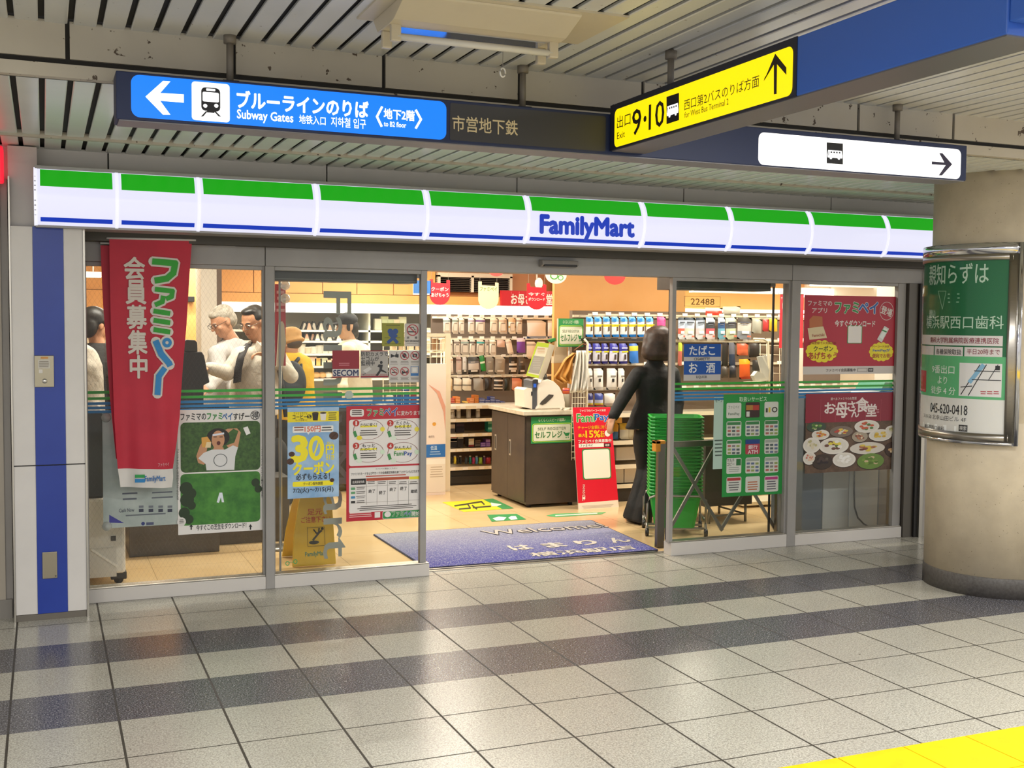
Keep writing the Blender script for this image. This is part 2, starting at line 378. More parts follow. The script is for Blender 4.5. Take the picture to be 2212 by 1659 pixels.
# ---- ceilings: 10 cm enamel strips running away from the camera
ZU, ZL = 2.667, 2.472
def slats(name, x0, x1, y0, y1, z, SLAT=SLAT, gap0=.007, w=.079, p=.1005):
    b = MB(); i0 = int((x0-gap0)/p)-1
    for i in range(i0, int((x1-gap0)/p)+1):
        a = gap0+.0105+p*i; b.prism([(a, y0, z+.012), (a, y0, z+.003), (a+.004, y0, z), (a+w-.004, y0, z), (a+w, y0, z+.003), (a+w, y0, z+.012)], (0, y1-y0, 0), SLAT)
    b.box(x0, x1, y0, y1, z+.02, z+.03, DARKGAP)
    return struct(b.build(name))
slats('ceiling', -6, 10, -10, -2.06, ZU)
slats('ceiling_soffit', -3, 10, -2.06, -.60, ZL, SLAT_LIT); slats('ceiling_soffit_edge', -3, 10, -.565, -.1, ZL-.004, SLAT_LIT)
b = MB(); b.box(-3, 10, -.60, -.565, ZL-.012, ZL+.02, SOFF); b.box(-3, 10, -2.075, -2.03, ZL-.004, ZL+.045, SOFF); struct(b.build('trim_soffit_rail'))
b = MB()
for i in range(-6, 17):
    a = .096+.6055*i; b.box(a+.008, a+.5975, -2.06, -2.02, 2.540, ZU+.01, SOFF)
b.box(-4, 10, -2.045, -2.0, ZL, ZU+.05, DARKGAP); struct(b.build('beam_front'))
# ---- wall above the shop front
b = MB()
for i in range(-2, 8):
    a = .333+1.19*i; b.box(a+.004, a+1.186, -.13, -.09, 2.30, 2.478, noisy('upper_wall_plate', '#D6D0CA', '#DCD6D0', 2, .45))
b.box(-3, 9.5, -.10, .02, 2.0, 2.6, M('#4A4640', .7)); struct(b.build('wall_above'))
# shop front lintel
b = MB()
for x0, x1 in ((.2, 1.19), (1.194, 4.876), (4.88, 6.05)): b.box(x0, x1, 0, .14, 1.893, 2.062, ALU)
b.box(.2, 6.05, .005, .14, 2.062, 2.2, BLACKM); struct(b.build('wall_lintel', bev=.003))
b = MB(); b.box(-6, -.165, -.16, -.1, 0, 2.30, GREYW); b.box(-6, -.2, -.175, -.16, 0, 2.3, noisy('beige_panel', '#AFA596', '#B6AC9D', 2, .5)); b.box(-6, -.17, -.18, -.1, 0, .10, M('#8C8780', .5)); struct(b.build('wall_left'))
b = MB(); b.box(6.05, 10, -.02, .1, 0, 2.1, GREYW); struct(b.build('wall_right'))
b = MB(); b.box(5.915, 6.0, -.01, .12, 0, 1.893, M('#5B564F', .4, .3)); b.box(6.0, 6.03, -.03, .1, 0, 1.893, BLACKM); b.box(6.03, 6.06, -.05, .1, 0, 1.893, STEEL); struct(b.build('trim_door_jamb'))
# ---- pillar left of the shop
g = struct(empty('pillar_left', (.02, -.2, 0)))
b = MB(); ZS_ = [(.035, .812), (.818, 2.05)]
for z0, z1 in ZS_: b.box(-.150, -.045, -.28, -.1, z0, z1, WHITEP); b.box(.101, .196, -.28, -.1, z0, z1, WHITEP)
struct(b.build('panel', g, bev=.002))
b = MB()
for z0, z1 in ZS_: b.box(-.045, .101, -.283, -.1, z0, z1, noisy('blue_pillar_strip', '#1B3796', '#213E9E', 3, .3))
struct(b.build('blue_strip', g))
b = MB(); b.box(-.158, -.150, -.285, -.1, .0, 2.3, STEEL); b.box(.196, .206, -.285, .0, .0, 2.06, STEEL); b.box(-.15, .2, -.27, -.1, 0, 2.05, BLACKM); b.box(-.15, .2, -.278, -.1, 0.0, .033, M('#6B655C', .6)); struct(b.build('edge_trim', g))
b = MB(); b.box(-.158, -.02, -.24, -.1, 2.05, 2.46, noisy('head_panel_paint', '#C2BDB9', '#C9C4C0', 3, .4)); struct(b.build('head_panel', g))

# ---- glazing
def window(name, x0, x1, sill, left, right, wired=False, glass=(0, 0)):
    g = struct(empty(name, ((x0+x1)/2, .05, 0)))
    b = MB(); b.box(x0, x1, 0, .10, 0, sill, M('#CBC6C1', .45)); b.box(x0, x1, .01, .09, sill, sill+.008, STEEL)
    struct(b.build('sill', g, bev=.002))
    b = MB(); b.box(left[0], left[1], .018, .058, sill, 1.893, ALU); b.box(right[0], right[1], .018, .058, sill, 1.893, ALU); b.box(left[1], right[0], .02, .08, 1.87, 1.893, ALU)
    struct(b.build('window_frame', g, bev=.002))
    b = MB(); b.box(left[1], right[0], .047, .053, sill+.008, 1.872, WIRED if wired else GLASS); struct(b.build('pane', g))
    # company-coloured guide lines on the glass
    b = MB()
    for z, c in ((1.172, '#2FA035'), (1.138, '#2FA035'), (1.110, '#2076AE'), (1.086, '#2076AE'), (1.064, '#2076AE')):
        b.box(left[1], right[0], .0445, .0465, z-.0085, z+.0065, M(c, .4))
    struct(b.build('glass_stripe', g)); return g
window('window_1', .206, 1.19, .074, (.206, .221), (1.178, 1.19), True)
window('window_2', 1.242, 2.20, .074, (1.242, 1.250), (2.144, 2.183))
window('window_3', 3.93, 4.877, .088, (3.919, 3.949), (4.862, 4.877))
window('window_4', 4.948, 5.91, .080, (4.948, 4.965), (5.836, 5.91))
b = MB(); b.box(1.19, 1.242, -.004, .11, 0, 1.893, ALU); struct(b.build('trim_mullion', bev=.003))
b = MB(); b.box(4.877, 4.948, -.004, .11, 0, 1.893, ALU); struct(b.build('trim_mullion.001', bev=.003))
LETG = M('#A3A49A', .6)
for nm, x0, x1, hx in (('door_1', 1.30, 2.225, 2.18), ('door_2', at(1443, 820, .16).x, 4.84, 3.86)):
    g = struct(empty(nm, ((x0+x1)/2, .16, .01)))
    b = MB(); b.box(x0, x1, .157, .163, .05, 1.85, GLASS); struct(b.build('pane', g))
    b = MB(); b.box(x0, x1, .145, .175, .012, .05, ALU); b.box(x0, x1, .145, .175, 1.85, 1.89, ALU)
    for xx in (x0, x1-.010): b.box(xx, xx+.010, .152, .168, .05, 1.85, ALU if nm == 'door_1' else BLACKM)
    struct(b.build('door_frame', g))
    if nm == 'door_1':
        S = YS(.15, lambda c: LETG); S.text('FamilyMart', 679, 630, 758, 1205, 'x', 1, .012, -90); struct(S.build('glass_lettering', g))
DK = noisy('operator_casing', '#3C3B36', '#45443E', 4, .4)
for x0, x1, nm in ((1.262, 2.14, 'trim_door_operator'), (3.96, 4.76, 'trim_door_operator.001')):
    b = MB(); b.box(x0, x1, .09, .3, 1.815, 1.96, DK); b.box(x0, x1, .085, .09, 1.822, 1.828, M('#6A6862', .4)); struct(b.build(nm))

# ================================================================ fascia sign
FT, FB = 2.343, 2.052
def fy(z): return -.335-.075*max(0, sin(pi*min(1, max(0, (z-FB)/(FT-FB)))))**.6
fg = thing('fascia_sign', 'long lit shop fascia striped green white and blue above the shop windows', 'sign', (2.9, -.2, FB))
b = MB(); b.box(-.03, 6.6, -.33, -.14, FB+.012, FT-.006, M('#8B8780', .5)); b.box(-.03, 6.6, -.345, -.14, FT-.006, FT+.012, ALU); b.box(-.03, 6.6, -.34, -.14, FB-.008, FB+.012, ALU); b.build('housing', fg)
WL, GL, BL = M('#DDDDF2', .25, 0, 1.0), M('#1CA118', .25, 0, .95), M('#1438B4', .25, 0, .9)
JX = [-.028]+[at(u, 450, -.39).x for u in (253, 430, 684, 922, 1140, 1390, 1578, 1752, 1917)]+[6.05, 6.6]
FR = [(0, .028, WL), (.028, .335, GL), (.335, .862, WL), (.862, .935, BL), (.935, 1, WL)]
for i in range(len(JX)-1):
    b = MB(); x0, x1 = JX[i]+.008, JX[i+1]-.008
    for t0, t1, m in FR:
        xa, xb = (x0+.014, x1-.014) if m is not WL else (x0, x1)
        n = max(1, round((t1-t0)*16))
        def fn(s, t, xa=xa, xb=xb, t0=t0, t1=t1, d=0): z = FT-(FT-FB)*(t0+(t1-t0)*t); return Vector((xa+(xb-xa)*s, fy(z)-.0, z))
        if m is not WL:
            def fw(s, t, t0=t0, t1=t1): z = FT-(FT-FB)*(t0+(t1-t0)*t); return Vector((x0+(x1-x0)*s, fy(z), z))
            b.grid(fw, 1, n, WL)
            def fn(s, t, xa=xa, xb=xb, t0=t0, t1=t1): z = FT-(FT-FB)*(t0+(t1-t0)*t); return Vector((xa+(xb-xa)*s, fy(z)-.0012, z))
        b.grid(fn, 1, n, m)
    b.build('lit_panel', fg)
    b = MB(); xj = JX[i]
    b.grid(lambda s, t: Vector((xj-.008+.016*s, fy(FT-(FT-FB)*t)-.002, FT-(FT-FB)*t)), 1, 14, M('#E8E8F8', .3, 0, 1.05)); b.build('joint', fg, sol=.004)
b = MB(); b.prism([(-.034, -.14, FT), (-.034, -.14, FB)]+[(-.034, fy(FB+(FT-FB)*k/12)-.004, FB+(FT-FB)*k/12) for k in range(13)], (.008, 0, 0), M('#C9C9D6', .3)); b.build('end_cap', fg)
S = Sheet(lambda u, v: (lambda p: (p.x, p.z))(at(u, v, -.408)), lambda a, bb, o: (a, -.4125-o, bb), lambda c: BL)
S.ltext('FamilyMart', 1167, 491, 1368, 498, 49, 'x', 1, .09); S.build('lettering', fg)
# fixing bracket and wires at the left end
b = MB(); b.box(-.075, -.03, -.22, -.13, 2.08, 2.33, M('#7C776F', .6)); b.tube([(-.06, -.16, 2.365), (.02, -.17, 2.372), (.12, -.16, 2.362), (.2, -.15, 2.37)], .005, BLACKM); b.tube([(-.05, -.16, 2.37), (.05, -.18, 2.362), (.17, -.16, 2.374)], .004, BLACKM); b.build('cable_end', fg)
# entrance sensor
g = thing('door_sensor', 'small grey motion sensor box on the lintel above the open doorway', 'sensor', (3.06, -.05, 1.95))
b = MB(); q0 = at(1172, 560, -.06); q1 = at(1250, 578, -.06)
b.prism([(q0.x, 0, q0.z), (q0.x, -.055, q0.z-.004), (q0.x, -.065, q1.z+.014), (q0.x, -.03, q1.z), (q0.x, 0, q1.z)], (q1.x-q0.x, 0, 0), M('#8F8B86', .45)); b.build('sensor_housing', g, bev=.003)
b = MB(); b.box(q0.x+.012, q1.x-.012, -.0665, -.04, q1.z+.002, q1.z+.016, BLACKM); b.build('lens', g)
g = thing('camera_bracket', 'tiny grey bracket on the lintel under the right end of the fascia', 'bracket', tuple(at(1898, 562, 0)))
b = MB(); q = at(1898, 562, 0); b.box(q.x-.022, q.x+.022, -.03, 0, q.z-.016, q.z+.016, M('#5F5A55', .5)); b.build('bracket_plate', g)

# ================================================================ hanging direction signs
YF = -2.22
def plate_icons_train(S, u0, v0, u1, v1):
    W = ('#FFFFFF', 1.25); K = '#15151C'
    S.rrect(u0, v0, u1, v1, .09, W, 2); w = u1-u0; h = v1-v0; U = lambda t: u0+w*t; V = lambda t: v0+h*t
    S.rrect(U(.25), V(.13), U(.75), V(.74), .22, K, 3); S.rrect(U(.38), V(.155), U(.62), V(.215), .3, W, 4); S.rrect(U(.285), V(.25), U(.715), V(.50), .15, W, 4)
    S.ell(U(.355), V(.60), w*.055, h*.05, W, 4); S.ell(U(.645), V(.60), w*.055, h*.05, W, 4)
    S.poly([(U(.37), V(.74)), (U(.42), V(.74)), (U(.30), V(.88)), (U(.24), V(.88))], K, 3); S.poly([(U(.58), V(.74)), (U(.63), V(.74)), (U(.77), V(.88)), (U(.71), V(.88))], K, 3); S.rect(U(.40), V(.72), U(.60), V(.78), K, 3)
def icon_bus(S, u0, v0, u1, v1, flip, k=0.0):   # k = slope of the baseline in the photo
    K = '#15151A'; W = ('#FFFFFF', 1.2); w = u1-u0; h = v1-v0
    Q = lambda a, b2: (u0+w*a, v0+h*b2+k*(w*(a-.5)))
    S.poly([Q(0, 0), Q(1, 0), Q(1, 1), Q(0, 1)], K, 3)
    S.poly([Q(.08, .36), Q(.92, .36), Q(.97, .62), Q(.95, .72), Q(.82, .72), Q(.80, .79), Q(.70, .79), Q(.66, .72), Q(.34, .72), Q(.30, .79), Q(.20, .79), Q(.17, .72), Q(.05, .72), Q(.03, .62)], W, 4)
    for a in (.28, .45, .62, .79): S.poly([Q(a-.045, .42), Q(a+.045, .42), Q(a+.045, .49), Q(a-.045, .49)], K, 5)
    S.poly([Q(.10, .42), Q(.14, .42), Q(.12, .62), Q(.09, .62)], K, 5)
tl, br = at(250, 147, YF), at(2087, 388, YF)
zt, zb = .5*(at(250, 147, YF).z+at(2087, 318, YF).z), .5*(at(250, 260, YF).z+br.z)
g = thing('hanging_sign', 'long navy hanging sign box with lit blue subway panel and white bus panel', 'sign', ((tl.x+br.x)/2, -2.14, zb))
b = MB(); b.box(tl.x, br.x, YF, -2.07, zb, zt, NAVY_SHADED); b.build('sign_box', g, bev=.004)
b = MB(); b.box(tl.x+.01, br.x-.01, YF+.004, -2.075, zb-.004, zb+.002, M('#77757A', .4)); b.build('underside', g)
for u in (497, 1129, 1940):
    px = at(u, 200, -2.14).x; b = MB(); b.tube([(px, -2.14, zt-.002), (px, -2.14, ZU+.005)], .0135, M('#6F685F', .5)); b.lathe((px, -2.14, ZU-.03), [(.024, 0), (.024, .035)], M('#6F685F', .5)); b.box(px-.03, px+.03, -2.17, -2.11, zt, zt+.012, BLACKM); b.build('hanger_rod', g)
S = YS(YF)
EB = ('#0A80FF', .95); WE = ('#FFFFFF', 1.35)
a0, a1 = at(283, 205, YF), at(966, 255, YF)
S.panel(283, 160, 251, 964, 220, 304, .2, EB, 1)
S.poly([(314, 209), (352, 175), (368, 176), (346, 201), (397, 204), (397, 222), (346, 218), (368, 248), (352, 248)], WE, 2)
plate_icons_train(S, 414, 179, 496, 262)
S.ltext('ブルーラインのりば', 512, 214, 795, 237, 36, WE, 2, .06); S.ltext('Subway Gates', 512, 249, 633, 258, 25, WE, 2, .035); S.ltext('地铁入口', 646, 257, 703, 262, 19, WE, 2, .02); S.ltext('지하철 입구', 715, 263, 790, 268, 21, WE, 2, .02)
S.line([(825, 231), (814, 252), (824, 273)], 5, WE, 2); S.line([(898, 238), (909, 258), (898, 277)], 5, WE, 2); S.ltext('地下2階', 829, 245, 895, 251, 22, WE, 2, .05); S.ltext('to B2 floor', 829, 267, 877, 271, 11, WE, 2, .03)
S.build('subway_panel', g)
S = YS(YF); S.panel(972, 222, 304, 1308, 252, 326, .05, '#34343A', 1); S.ltext('市営地下鉄', 977, 266, 1118, 277, 33, '#CDBE9A', 2, .02); S.build('unlit_panel', g)
S = YS(YF); S.panel(1638, 284, 355, 2075, 324, 388, .2, ('#FFFDF6', 1.3), 1); icon_bus(S, 1785, 309, 1820, 354, False, .07)
S.poly([(2012, 349), (2039, 351), (2028, 331), (2035, 331), (2056, 355), (2034, 379), (2027, 379), (2042, 357), (2012, 355)], '#2A2440', 3); S.build('bus_panel', g)
# yellow exit sign on a bar running towards the viewer
XF = at(1318, 330, YF-.004).x
zb2 = .5*(atx(1318, 330, XF).z+atx(1760, 190, XF).z); zt2 = .5*(atx(1500, 158, XF).z+atx(1322, 234, XF).z)
g = thing('hanging_sign.001', 'navy hanging sign bar with lit yellow panel for exits 9 and 10', 'sign', (XF+.09, -3.3, zb2))
b = MB(); b.box(XF, XF+.17, -4.40, YF-.006, zb2, zt2+.002, NAVY); b.build('sign_box', g, bev=.004)
b = MB(); b.box(XF+.004, XF+.165, -4.395, YF-.012, zb2-.004, zb2+.002, M('#5C5A5F', .35)); b.build('underside', g)
b = MB(); b.box(XF+.006, XF+.15, -5.3, -4.40, zb2+.03, zt2+.01, NAVY); b.build('end_box', g, bev=.004)
qa, qb = atx(1319, 280, XF), atx(1722, 150, XF); b = MB(); b.box(XF-.0025, XF+.002, qb.y, qa.y, zb2-.001, zt2+.003, M('#191C2E', .5)); b.build('dark_strip', g)  # thin dark strip around the yellow panel
rz = atx(1449, 150, XF+.06); b = MB(); b.tube([(XF+.06, rz.y, zt2), (XF+.06, rz.y, ZU+.005)], .0135, M('#6F685F', .5)); b.lathe((XF+.06, rz.y, ZU-.03), [(.024, 0), (.024, .035)], M('#6F685F', .5)); b.build('hanger_rod', g)
S = XS(XF-.0027); YE = ('#FFE400', 1.05); K = '#1E1609'
S.panel(1328, 238, 318, 1713, 98, 206, .16, YE, 1)
p0, p1 = atx(1328, 260, XF), atx(1713, 130, XF)
S.poly([(1651, 176), (1676, 116), (1700, 146), (1700, 162), (1680, 139), (1679, 203), (1673, 204), (1673, 140), (1653, 168)], K, 3)
def xt(st, u0, vc0, u1, vc1, h, bold=.0, L=3):       # lettering along the receding face: left and right centres
    S.ltext(st, u0, vc0, u1, vc1, h, K, L, bold)
xt('出口', 1334, 265, 1363, 256, 27); xt('Exit', 1334, 294, 1351, 289, 14); xt('9', 1367, 266, 1386, 261, 55, .015); S.ell(1394.5, 257, 3.2, 6.5, K, 3)
xt('10', 1403, 255, 1436, 242, 55, .015); icon_bus(S, 1441, 205, 1468, 264, False, -.33)
xt('西口第2バスのりば方面', 1479, 225, 1641, 177, 25); xt('for West Bus Terminal 2', 1480, 247, 1575, 221, 13)
S.build('exit_panel', g)

# ================================================================ unlit strip lamp
g = thing('strip_lamp', 'cream fluorescent strip lamp with bare unlit tube on the slatted ceiling', 'lamp', (1.5, -2.7, 2.66))
CR = noisy('cream_enamel', '#BDB29B', '#C4B9A2', 3, .4)
x0, x1 = atz(845, 5, ZU).x, atz(1225, 45, ZU).x
b = MB(); b.box(x0-.06, x1+.17, -3.02, -2.60, ZU-.008, ZU, CR); b.build('base_plate', g)
b = MB(); b.prism([(x0, -2.99, ZU-.008), (x0, -2.985, ZU-.016), (x0+.0, -2.86, 2.605), (x0, -2.80, 2.60), (x0, -2.66, 2.605), (x0, -2.61, ZU-.016), (x0, -2.61, ZU-.008)], (x1-x0, 0, 0), CR); b.build('reflector', g, bev=.002)
b = MB(); b.box(x0+.05, x1-.05, -2.79, -2.675, 2.5985, 2.603, M('#D8DADF', .08, .9)); b.build('mirror_strip', g)
for xx in (x0+.025, x1-.025):
    for yy in (-2.80, -2.69):
        b = MB(); b.box(xx-.018, xx+.018, yy-.012, yy+.012, 2.545, 2.604, CR); b.build('lamp_holder', g, bev=.004)
b = MB(); b.tube([(x0+.03, -2.80, 2.562), (x1-.03, -2.80, 2.562)], .0125, M('#C9C6C0', .3)); b.build('tube', g)
q = at(1086, 155, -2.45)
g = thing('pull_ring', 'little white pull ring hanging from the slatted ceiling below the strip lamp', 'ring', (q.x, q.y, q.z-.02))
b = MB(); b.tube([(q.x+.011*sin(t), q.y, q.z-.003+.017*cos(t)) for t in [2*pi*k/14 for k in range(15)]], .0035, WHITE, 6); b.tube([(q.x, q.y, q.z+.012), (q.x, q.y, ZU+.012)], .0015, M('#8A857C', .5), 5); b.build('ring', g)

# ================================================================ round column and its wrap-round poster
CX, CY, CRD = 5.38, -1.41, .41
PLAS = noisy('column_render', '#B9AC95', '#C9BCA4', 5, .55, bump=.15, spots=(70, .68, '#8C7F68'))
g = struct(empty('pillar_right', (CX, CY, 0)))
b = MB(); b.lathe((CX, CY, 0), [(CRD, .118), (CRD, 1.02), (CRD-.002, 1.024), (CRD, 1.028), (CRD, 2.7)], PLAS, 64); struct(b.build('shaft', g))
b = MB(); b.lathe((CX, CY, 0), [(CRD+.004, 0), (CRD+.004, .112), (CRD, .119)], noisy('column_skirting', '#4B4744', '#5D5956', 60, .5), 64); struct(b.build('skirting', g))
RP = .452
def cyl(u, v):
    d = ray(u, v); ox, oy = CAM.x-CX, CAM.y-CY; A = d.x*d.x+d.y*d.y; B = ox*d.x+oy*d.y; Cc = ox*ox+oy*oy-RP*RP; D = max(0, B*B-A*Cc)
    p = CAM+d*((-B-sqrt(D))/A); return (RP*((atan2(p.y-CY, p.x-CX)) % (2*pi)), p.z)
def cl(a, bb, o): t = a/RP; return (CX+(RP+o)*cos(t), CY+(RP+o)*sin(t), bb)
t0, t1 = 2.18, cyl(2196, 740)[0]/RP
zT, zB = cyl(2150, 524)[1], cyl(2150, 962)[1]
g = thing('column_poster', 'tall green dental clinic poster in a curved steel frame on the round column', 'poster', (CX, CY, zB))
CHR = M('#C8C8CC', .12, 1); FRM = brushed('frame_steel', '#A19B92', .3)
def arc(r, z0, z1, ta, tb, m, n=26):
    b = MB(); b.grid(lambda s, t: Vector((CX+r*cos(ta+(tb-ta)*s), CY+r*sin(ta+(tb-ta)*s), z0+(z1-z0)*t)), n, 1, m); return b
arc(RP-.012, zB, zT, t0-.03, t1+.03, M('#3A3836', .5)).build('backing', g, sol=.012)
arc(RP+.004, zT-.062, zT, t0, t1, CHR).build('chrome_top', g, sol=.014)
arc(RP+.003, zB, zB+.018, t0, t1, CHR).build('chrome_edge', g, sol=.012)
b = MB(); tb = t1-.115
for za, zc in ((zT-.098, zT-.062), (zB+.018, zB+.064)): b.grid(lambda s, t: Vector((CX+(RP+.006)*cos(t0+(t1-t0)*s), CY+(RP+.006)*sin(t0+(t1-t0)*s), za+(zc-za)*t)), 26, 1, FRM)
b.grid(lambda s, t: Vector((CX+(RP+.006)*cos(tb+(t1-tb)*s), CY+(RP+.006)*sin(tb+(t1-tb)*s), zB+.02+(zT-.064-zB-.02)*t)), 4, 1, FRM); b.build('frame', g, sol=.010)
arc(RP+.002, zB, zT, t1, t1+.05, CHR, 3).build('side_edge', g, sol=.02)
S = Sheet(cyl, cl, lambda c: M(c, .7)); S.fine = 1; zp0, zp1 = zB+.062, zT-.096
def band(za, zc, col, L=0, ta=t0+.02, tc=tb): S.mb.add([], [], S.mt(col)); S.mb.grid(lambda s, t: Vector(cl(RP*(ta+(tc-ta)*s), za+(zc-za)*t, S.off(L))), 24, 1, S.mt(col))
zz = lambda v: cyl(2100, v)[1]
band(zz(770), zp1, '#14683E'); band(zz(862), zz(770), '#5FB67C', 0); band(zp0, zz(862), '#E6E3E0', 0)
S.textR('親知らずは', 2136, 2101, 1, 567, 613, '#BFD8C6', 1, .012); S.textR('横浜駅西口歯科', 2168, 2135, 1, 682, 711, '#BFD8C6', 1, .008)
for k, (x, y) in enumerate(((2027, 629), (2044, 629), (2036, 668))): S.line([(x, y), ((2044, 629), (2036, 668), (2027, 629))[k]], 1, '#8FBFA2', 1)
S.bars(2047, 634, 2074, 660, 3, '#8FBFA2', 1, .3)
tq = cyl(2166, 740)[0]/RP
band(zz(747), zz(725), '#E4DCDC', 1, t0+.02, tq); S.textR('歯科大学附属病院医療連携医院', 2158, 2104, 4, 730, 743, '#8A2A3A', 2, .012)
band(zz(770), zz(750), '#E4DCDC', 1, t0+.02, cyl(2018, 740)[0]/RP); band(zz(770), zz(750), '#E4DCDC', 1, cyl(2020, 740)[0]/RP, cyl(2081, 740)[0]/RP); band(zz(770), zz(750), '#E4DCDC', 1, cyl(2084, 740)[0]/RP, tq)
S.text('各種保険取扱', 2023, 754, 2077, 766, '#333333', 2, .004); S.text('平日20時まで', 2089, 754, 2160, 766, '#8A2A3A', 2, .004)
S.text('9番出口', 2014, 789, 2062, 807, '#E8F4EA', 1, .008); S.text('より', 2026, 813, 2046, 829, '#E8F4EA', 1, .008); S.text('徒歩 4 分', 2012, 835, 2064, 852, '#E8F4EA', 1, .008)
S.rect(1990, 800, 2001, 846, '#B8343A', 1, 3)
ub = 2072; S.rect(ub, 785, 2164, 857, '#E7E4E4', 1, 6); S.line([(2076, 852), (2117, 788)], 2, '#26252A', 2); S.line([(2092, 854), (2131, 788)], 2, '#26252A', 2); S.line([(2095, 825), (2124, 789)], 9, '#86B7D8', 2); S.line([(2076, 836), (2100, 834)], 2, '#26252A', 3); S.line([(2105, 801), (2160, 803)], 1.6, '#26252A', 3); S.line([(2100, 820), (2162, 822)], 1.6, '#26252A', 3); S.line([(2135, 822), (2156, 788)], 1.6, '#26252A', 3); S.rect(2150, 790, 2160, 800, '#26252A', 3); [S.bars(2118+14*k, 845, 2130+14*k, 854, 2, '#C0656A', 2) for k in range(3)]
S.textR('045-620-0418', 2090, 2057, 4, 875, 896, '#2C2C30', 1, .015); S.textR('3-10-50 北幸山田ビル 4F', 2087, 2031, 8, 900, 911, '#3A3A3E', 1)
S.rect(1994, 917, 2066, 931, '#FFFFFF', 1, 4); S.text('横浜駅西口歯科', 1998, 919, 2040, 929, '#3A3A3E', 2); S.rect(2071, 918, 2090, 932, '#2C2C30', 1, 2); S.text('検索', 2073, 920, 2088, 930, '#E6E3E0', 2)
S.build('print', g)
arc(RP+.008, zp0-.01, zp1+.01, t0+.02, tb+.02, GLASS).build('cover', g)

# ================================================================ things fixed to the left pillar
q = at(96, 802, -.284)
g = thing('call_panel', 'steel push button call plate with notice on the blue pillar strip', 'panel', (q.x, -.286, q.z-.06))
p0, p1 = at(74, 768, -.284), at(117, 836, -.284); b = MB(); b.box(p0.x, p1.x, -.291, -.283, p1.z, p0.z, brushed('bronze_plate', '#9C9480', .35)); b.build('plate', g, bev=.002)
S = YS(-.2915); S.rect(82, 777, 108, 796, '#C9C4BA', 1); S.bars(84, 780, 106, 795, 4, '#8A8378', 2); S.rect(88, 771, 104, 775, '#C98A3A', 1); S.rect(84, 798, 92, 806, '#DAD6CF', 1); S.build('notice', g)
q = at(96.5, 823, -.291); b = MB(); b.ell(q, (.013, .008, .013), M('#C9C6BF', .25, .8)); b.build('push_button', g)
p0, p1 = at(91, 1193, -.284), at(124, 1248, -.284)
g = thing('cover_plate', 'small plain steel cover plate low on the blue pillar strip', 'plate', (p0.x, -.29, p1.z)); b = MB(); b.box(p0.x, p1.x, -.290, -.283, p1.z, p0.z, brushed('bronze_plate', '#9C9480', .4)); b.build('plate', g, bev=.002)
b = MB(); b.ell((p1.x-.008, -.291, p1.z+.012), (.004, .003, .004), M('#55504A', .4)); b.build('screw', g)
q = at(3, 357, -.25); b = MB(); b.box(q.x-.09, q.x+.010, -.32, -.2, q.z-.09, q.z+.09, M('#E01830', .4, 0, 1.4)); tag(b.build('alarm_lamp', bev=.01), 'red lit alarm lamp at the far left edge of the shop front', 'lamp')
# ================================================================ posters, stickers and flags on the glass
YG = .0435
def poster(name, label, cat, u, v, group=None): p = at(u, v, YG); return thing(name, label, cat, (p.x, YG, p.z), group)
def fin(S, g, nm='print'): return S.build(nm, g)
# -- lawn poster
g = poster('poster', 'white poster with grass photo of a lying person beside the red flag', 'poster', 476, 1150)
S = YS(YG); S.rect(384, 884, 572, 1150, '#E3DFDB', 0)
S.text('ファミマの', 390, 893, 445, 908, '#1E1E20', 2, .03); S.text('ファミ', 447, 892, 480, 907, '#2C8A3C', 2, .05); S.text('ペイ', 480, 892, 502, 907, '#2466A8', 2, .05); S.text('すげー', 504, 892, 539, 907, '#1E1E20', 2, .04)
S.ring(551, 897, 10, 10, .14, '#1E1E20', 2); S.text('得', 544, 890, 558, 904, '#1E1E20', 2, .03)
GR = noisy('lawn_print', '#2C4A22', '#45682F', 60, .5)
S.rrect(390, 911, 562, 1018, .09, GR, 1)
SK = '#C48F6A'; SH = '#D8D8D8'
S.poly([(424, 985), (432, 962), (440, 952), (450, 957), (446, 975), (452, 994), (440, 1004), (428, 1000)], SK, 2)        # raised arm
S.poly([(489, 962), (506, 956), (515, 931), (504, 926), (492, 936), (478, 940), (474, 934), (492, 926), (512, 925), (520, 934), (514, 966), (500, 974)], SK, 2)
S.ell(471, 945, 25, 20, '#1A1512', 2); S.poly([(462, 966), (482, 966), (486, 978), (458, 978)], SK, 2); S.ell(471, 950, 14, 20, SK, 3)
S.ell(472, 957, 4, 4.5, '#5A2420', 4); S.rect(461, 943, 468, 944.5, '#2A1E18', 4); S.rect(474, 943, 481, 944.5, '#2A1E18', 4); S.poly([(459, 938), (484, 934), (484, 938), (459, 942)], '#DDE2EE', 4)
S.poly([(428, 990), (440, 978), (458, 971), (486, 971), (503, 962), (514, 966), (508, 986), (506, 1015), (446, 1016), (444, 1002)], SH, 3)
S.poly([(435, 945), (448, 943), (456, 955), (454, 967), (436, 966)], '#D9A24A', 4); S.poly([(446, 955), (456, 955), (455, 967), (443, 967)], '#E4CFA2', 5)
S.poly([(525, 924), (535, 921), (541, 936), (532, 940)], '#E8E8E4', 2)
S.ring(476, 994, 15, 14, .1, '#55585A', 4)
S.rrect(390, 1021, 562, 1131, .08, noisy('meadow_print', '#2E6A26', '#4A8A33', 14, .5), 1)
for cx, cy, r in ((402, 1055, 14), (412, 1066, 12), (404, 1080, 15), (414, 1092, 9), (398, 1108, 12), (408, 1122, 10), (552, 1042, 9), (558, 1056, 8)): S.ell(cx, cy, r, r, '#1E3316', 2)
S.poly([(474, 1064), (480, 1064), (484, 1085), (479, 1085), (477, 1074), (473, 1086), (468, 1085)], '#DDE4EC', 2)
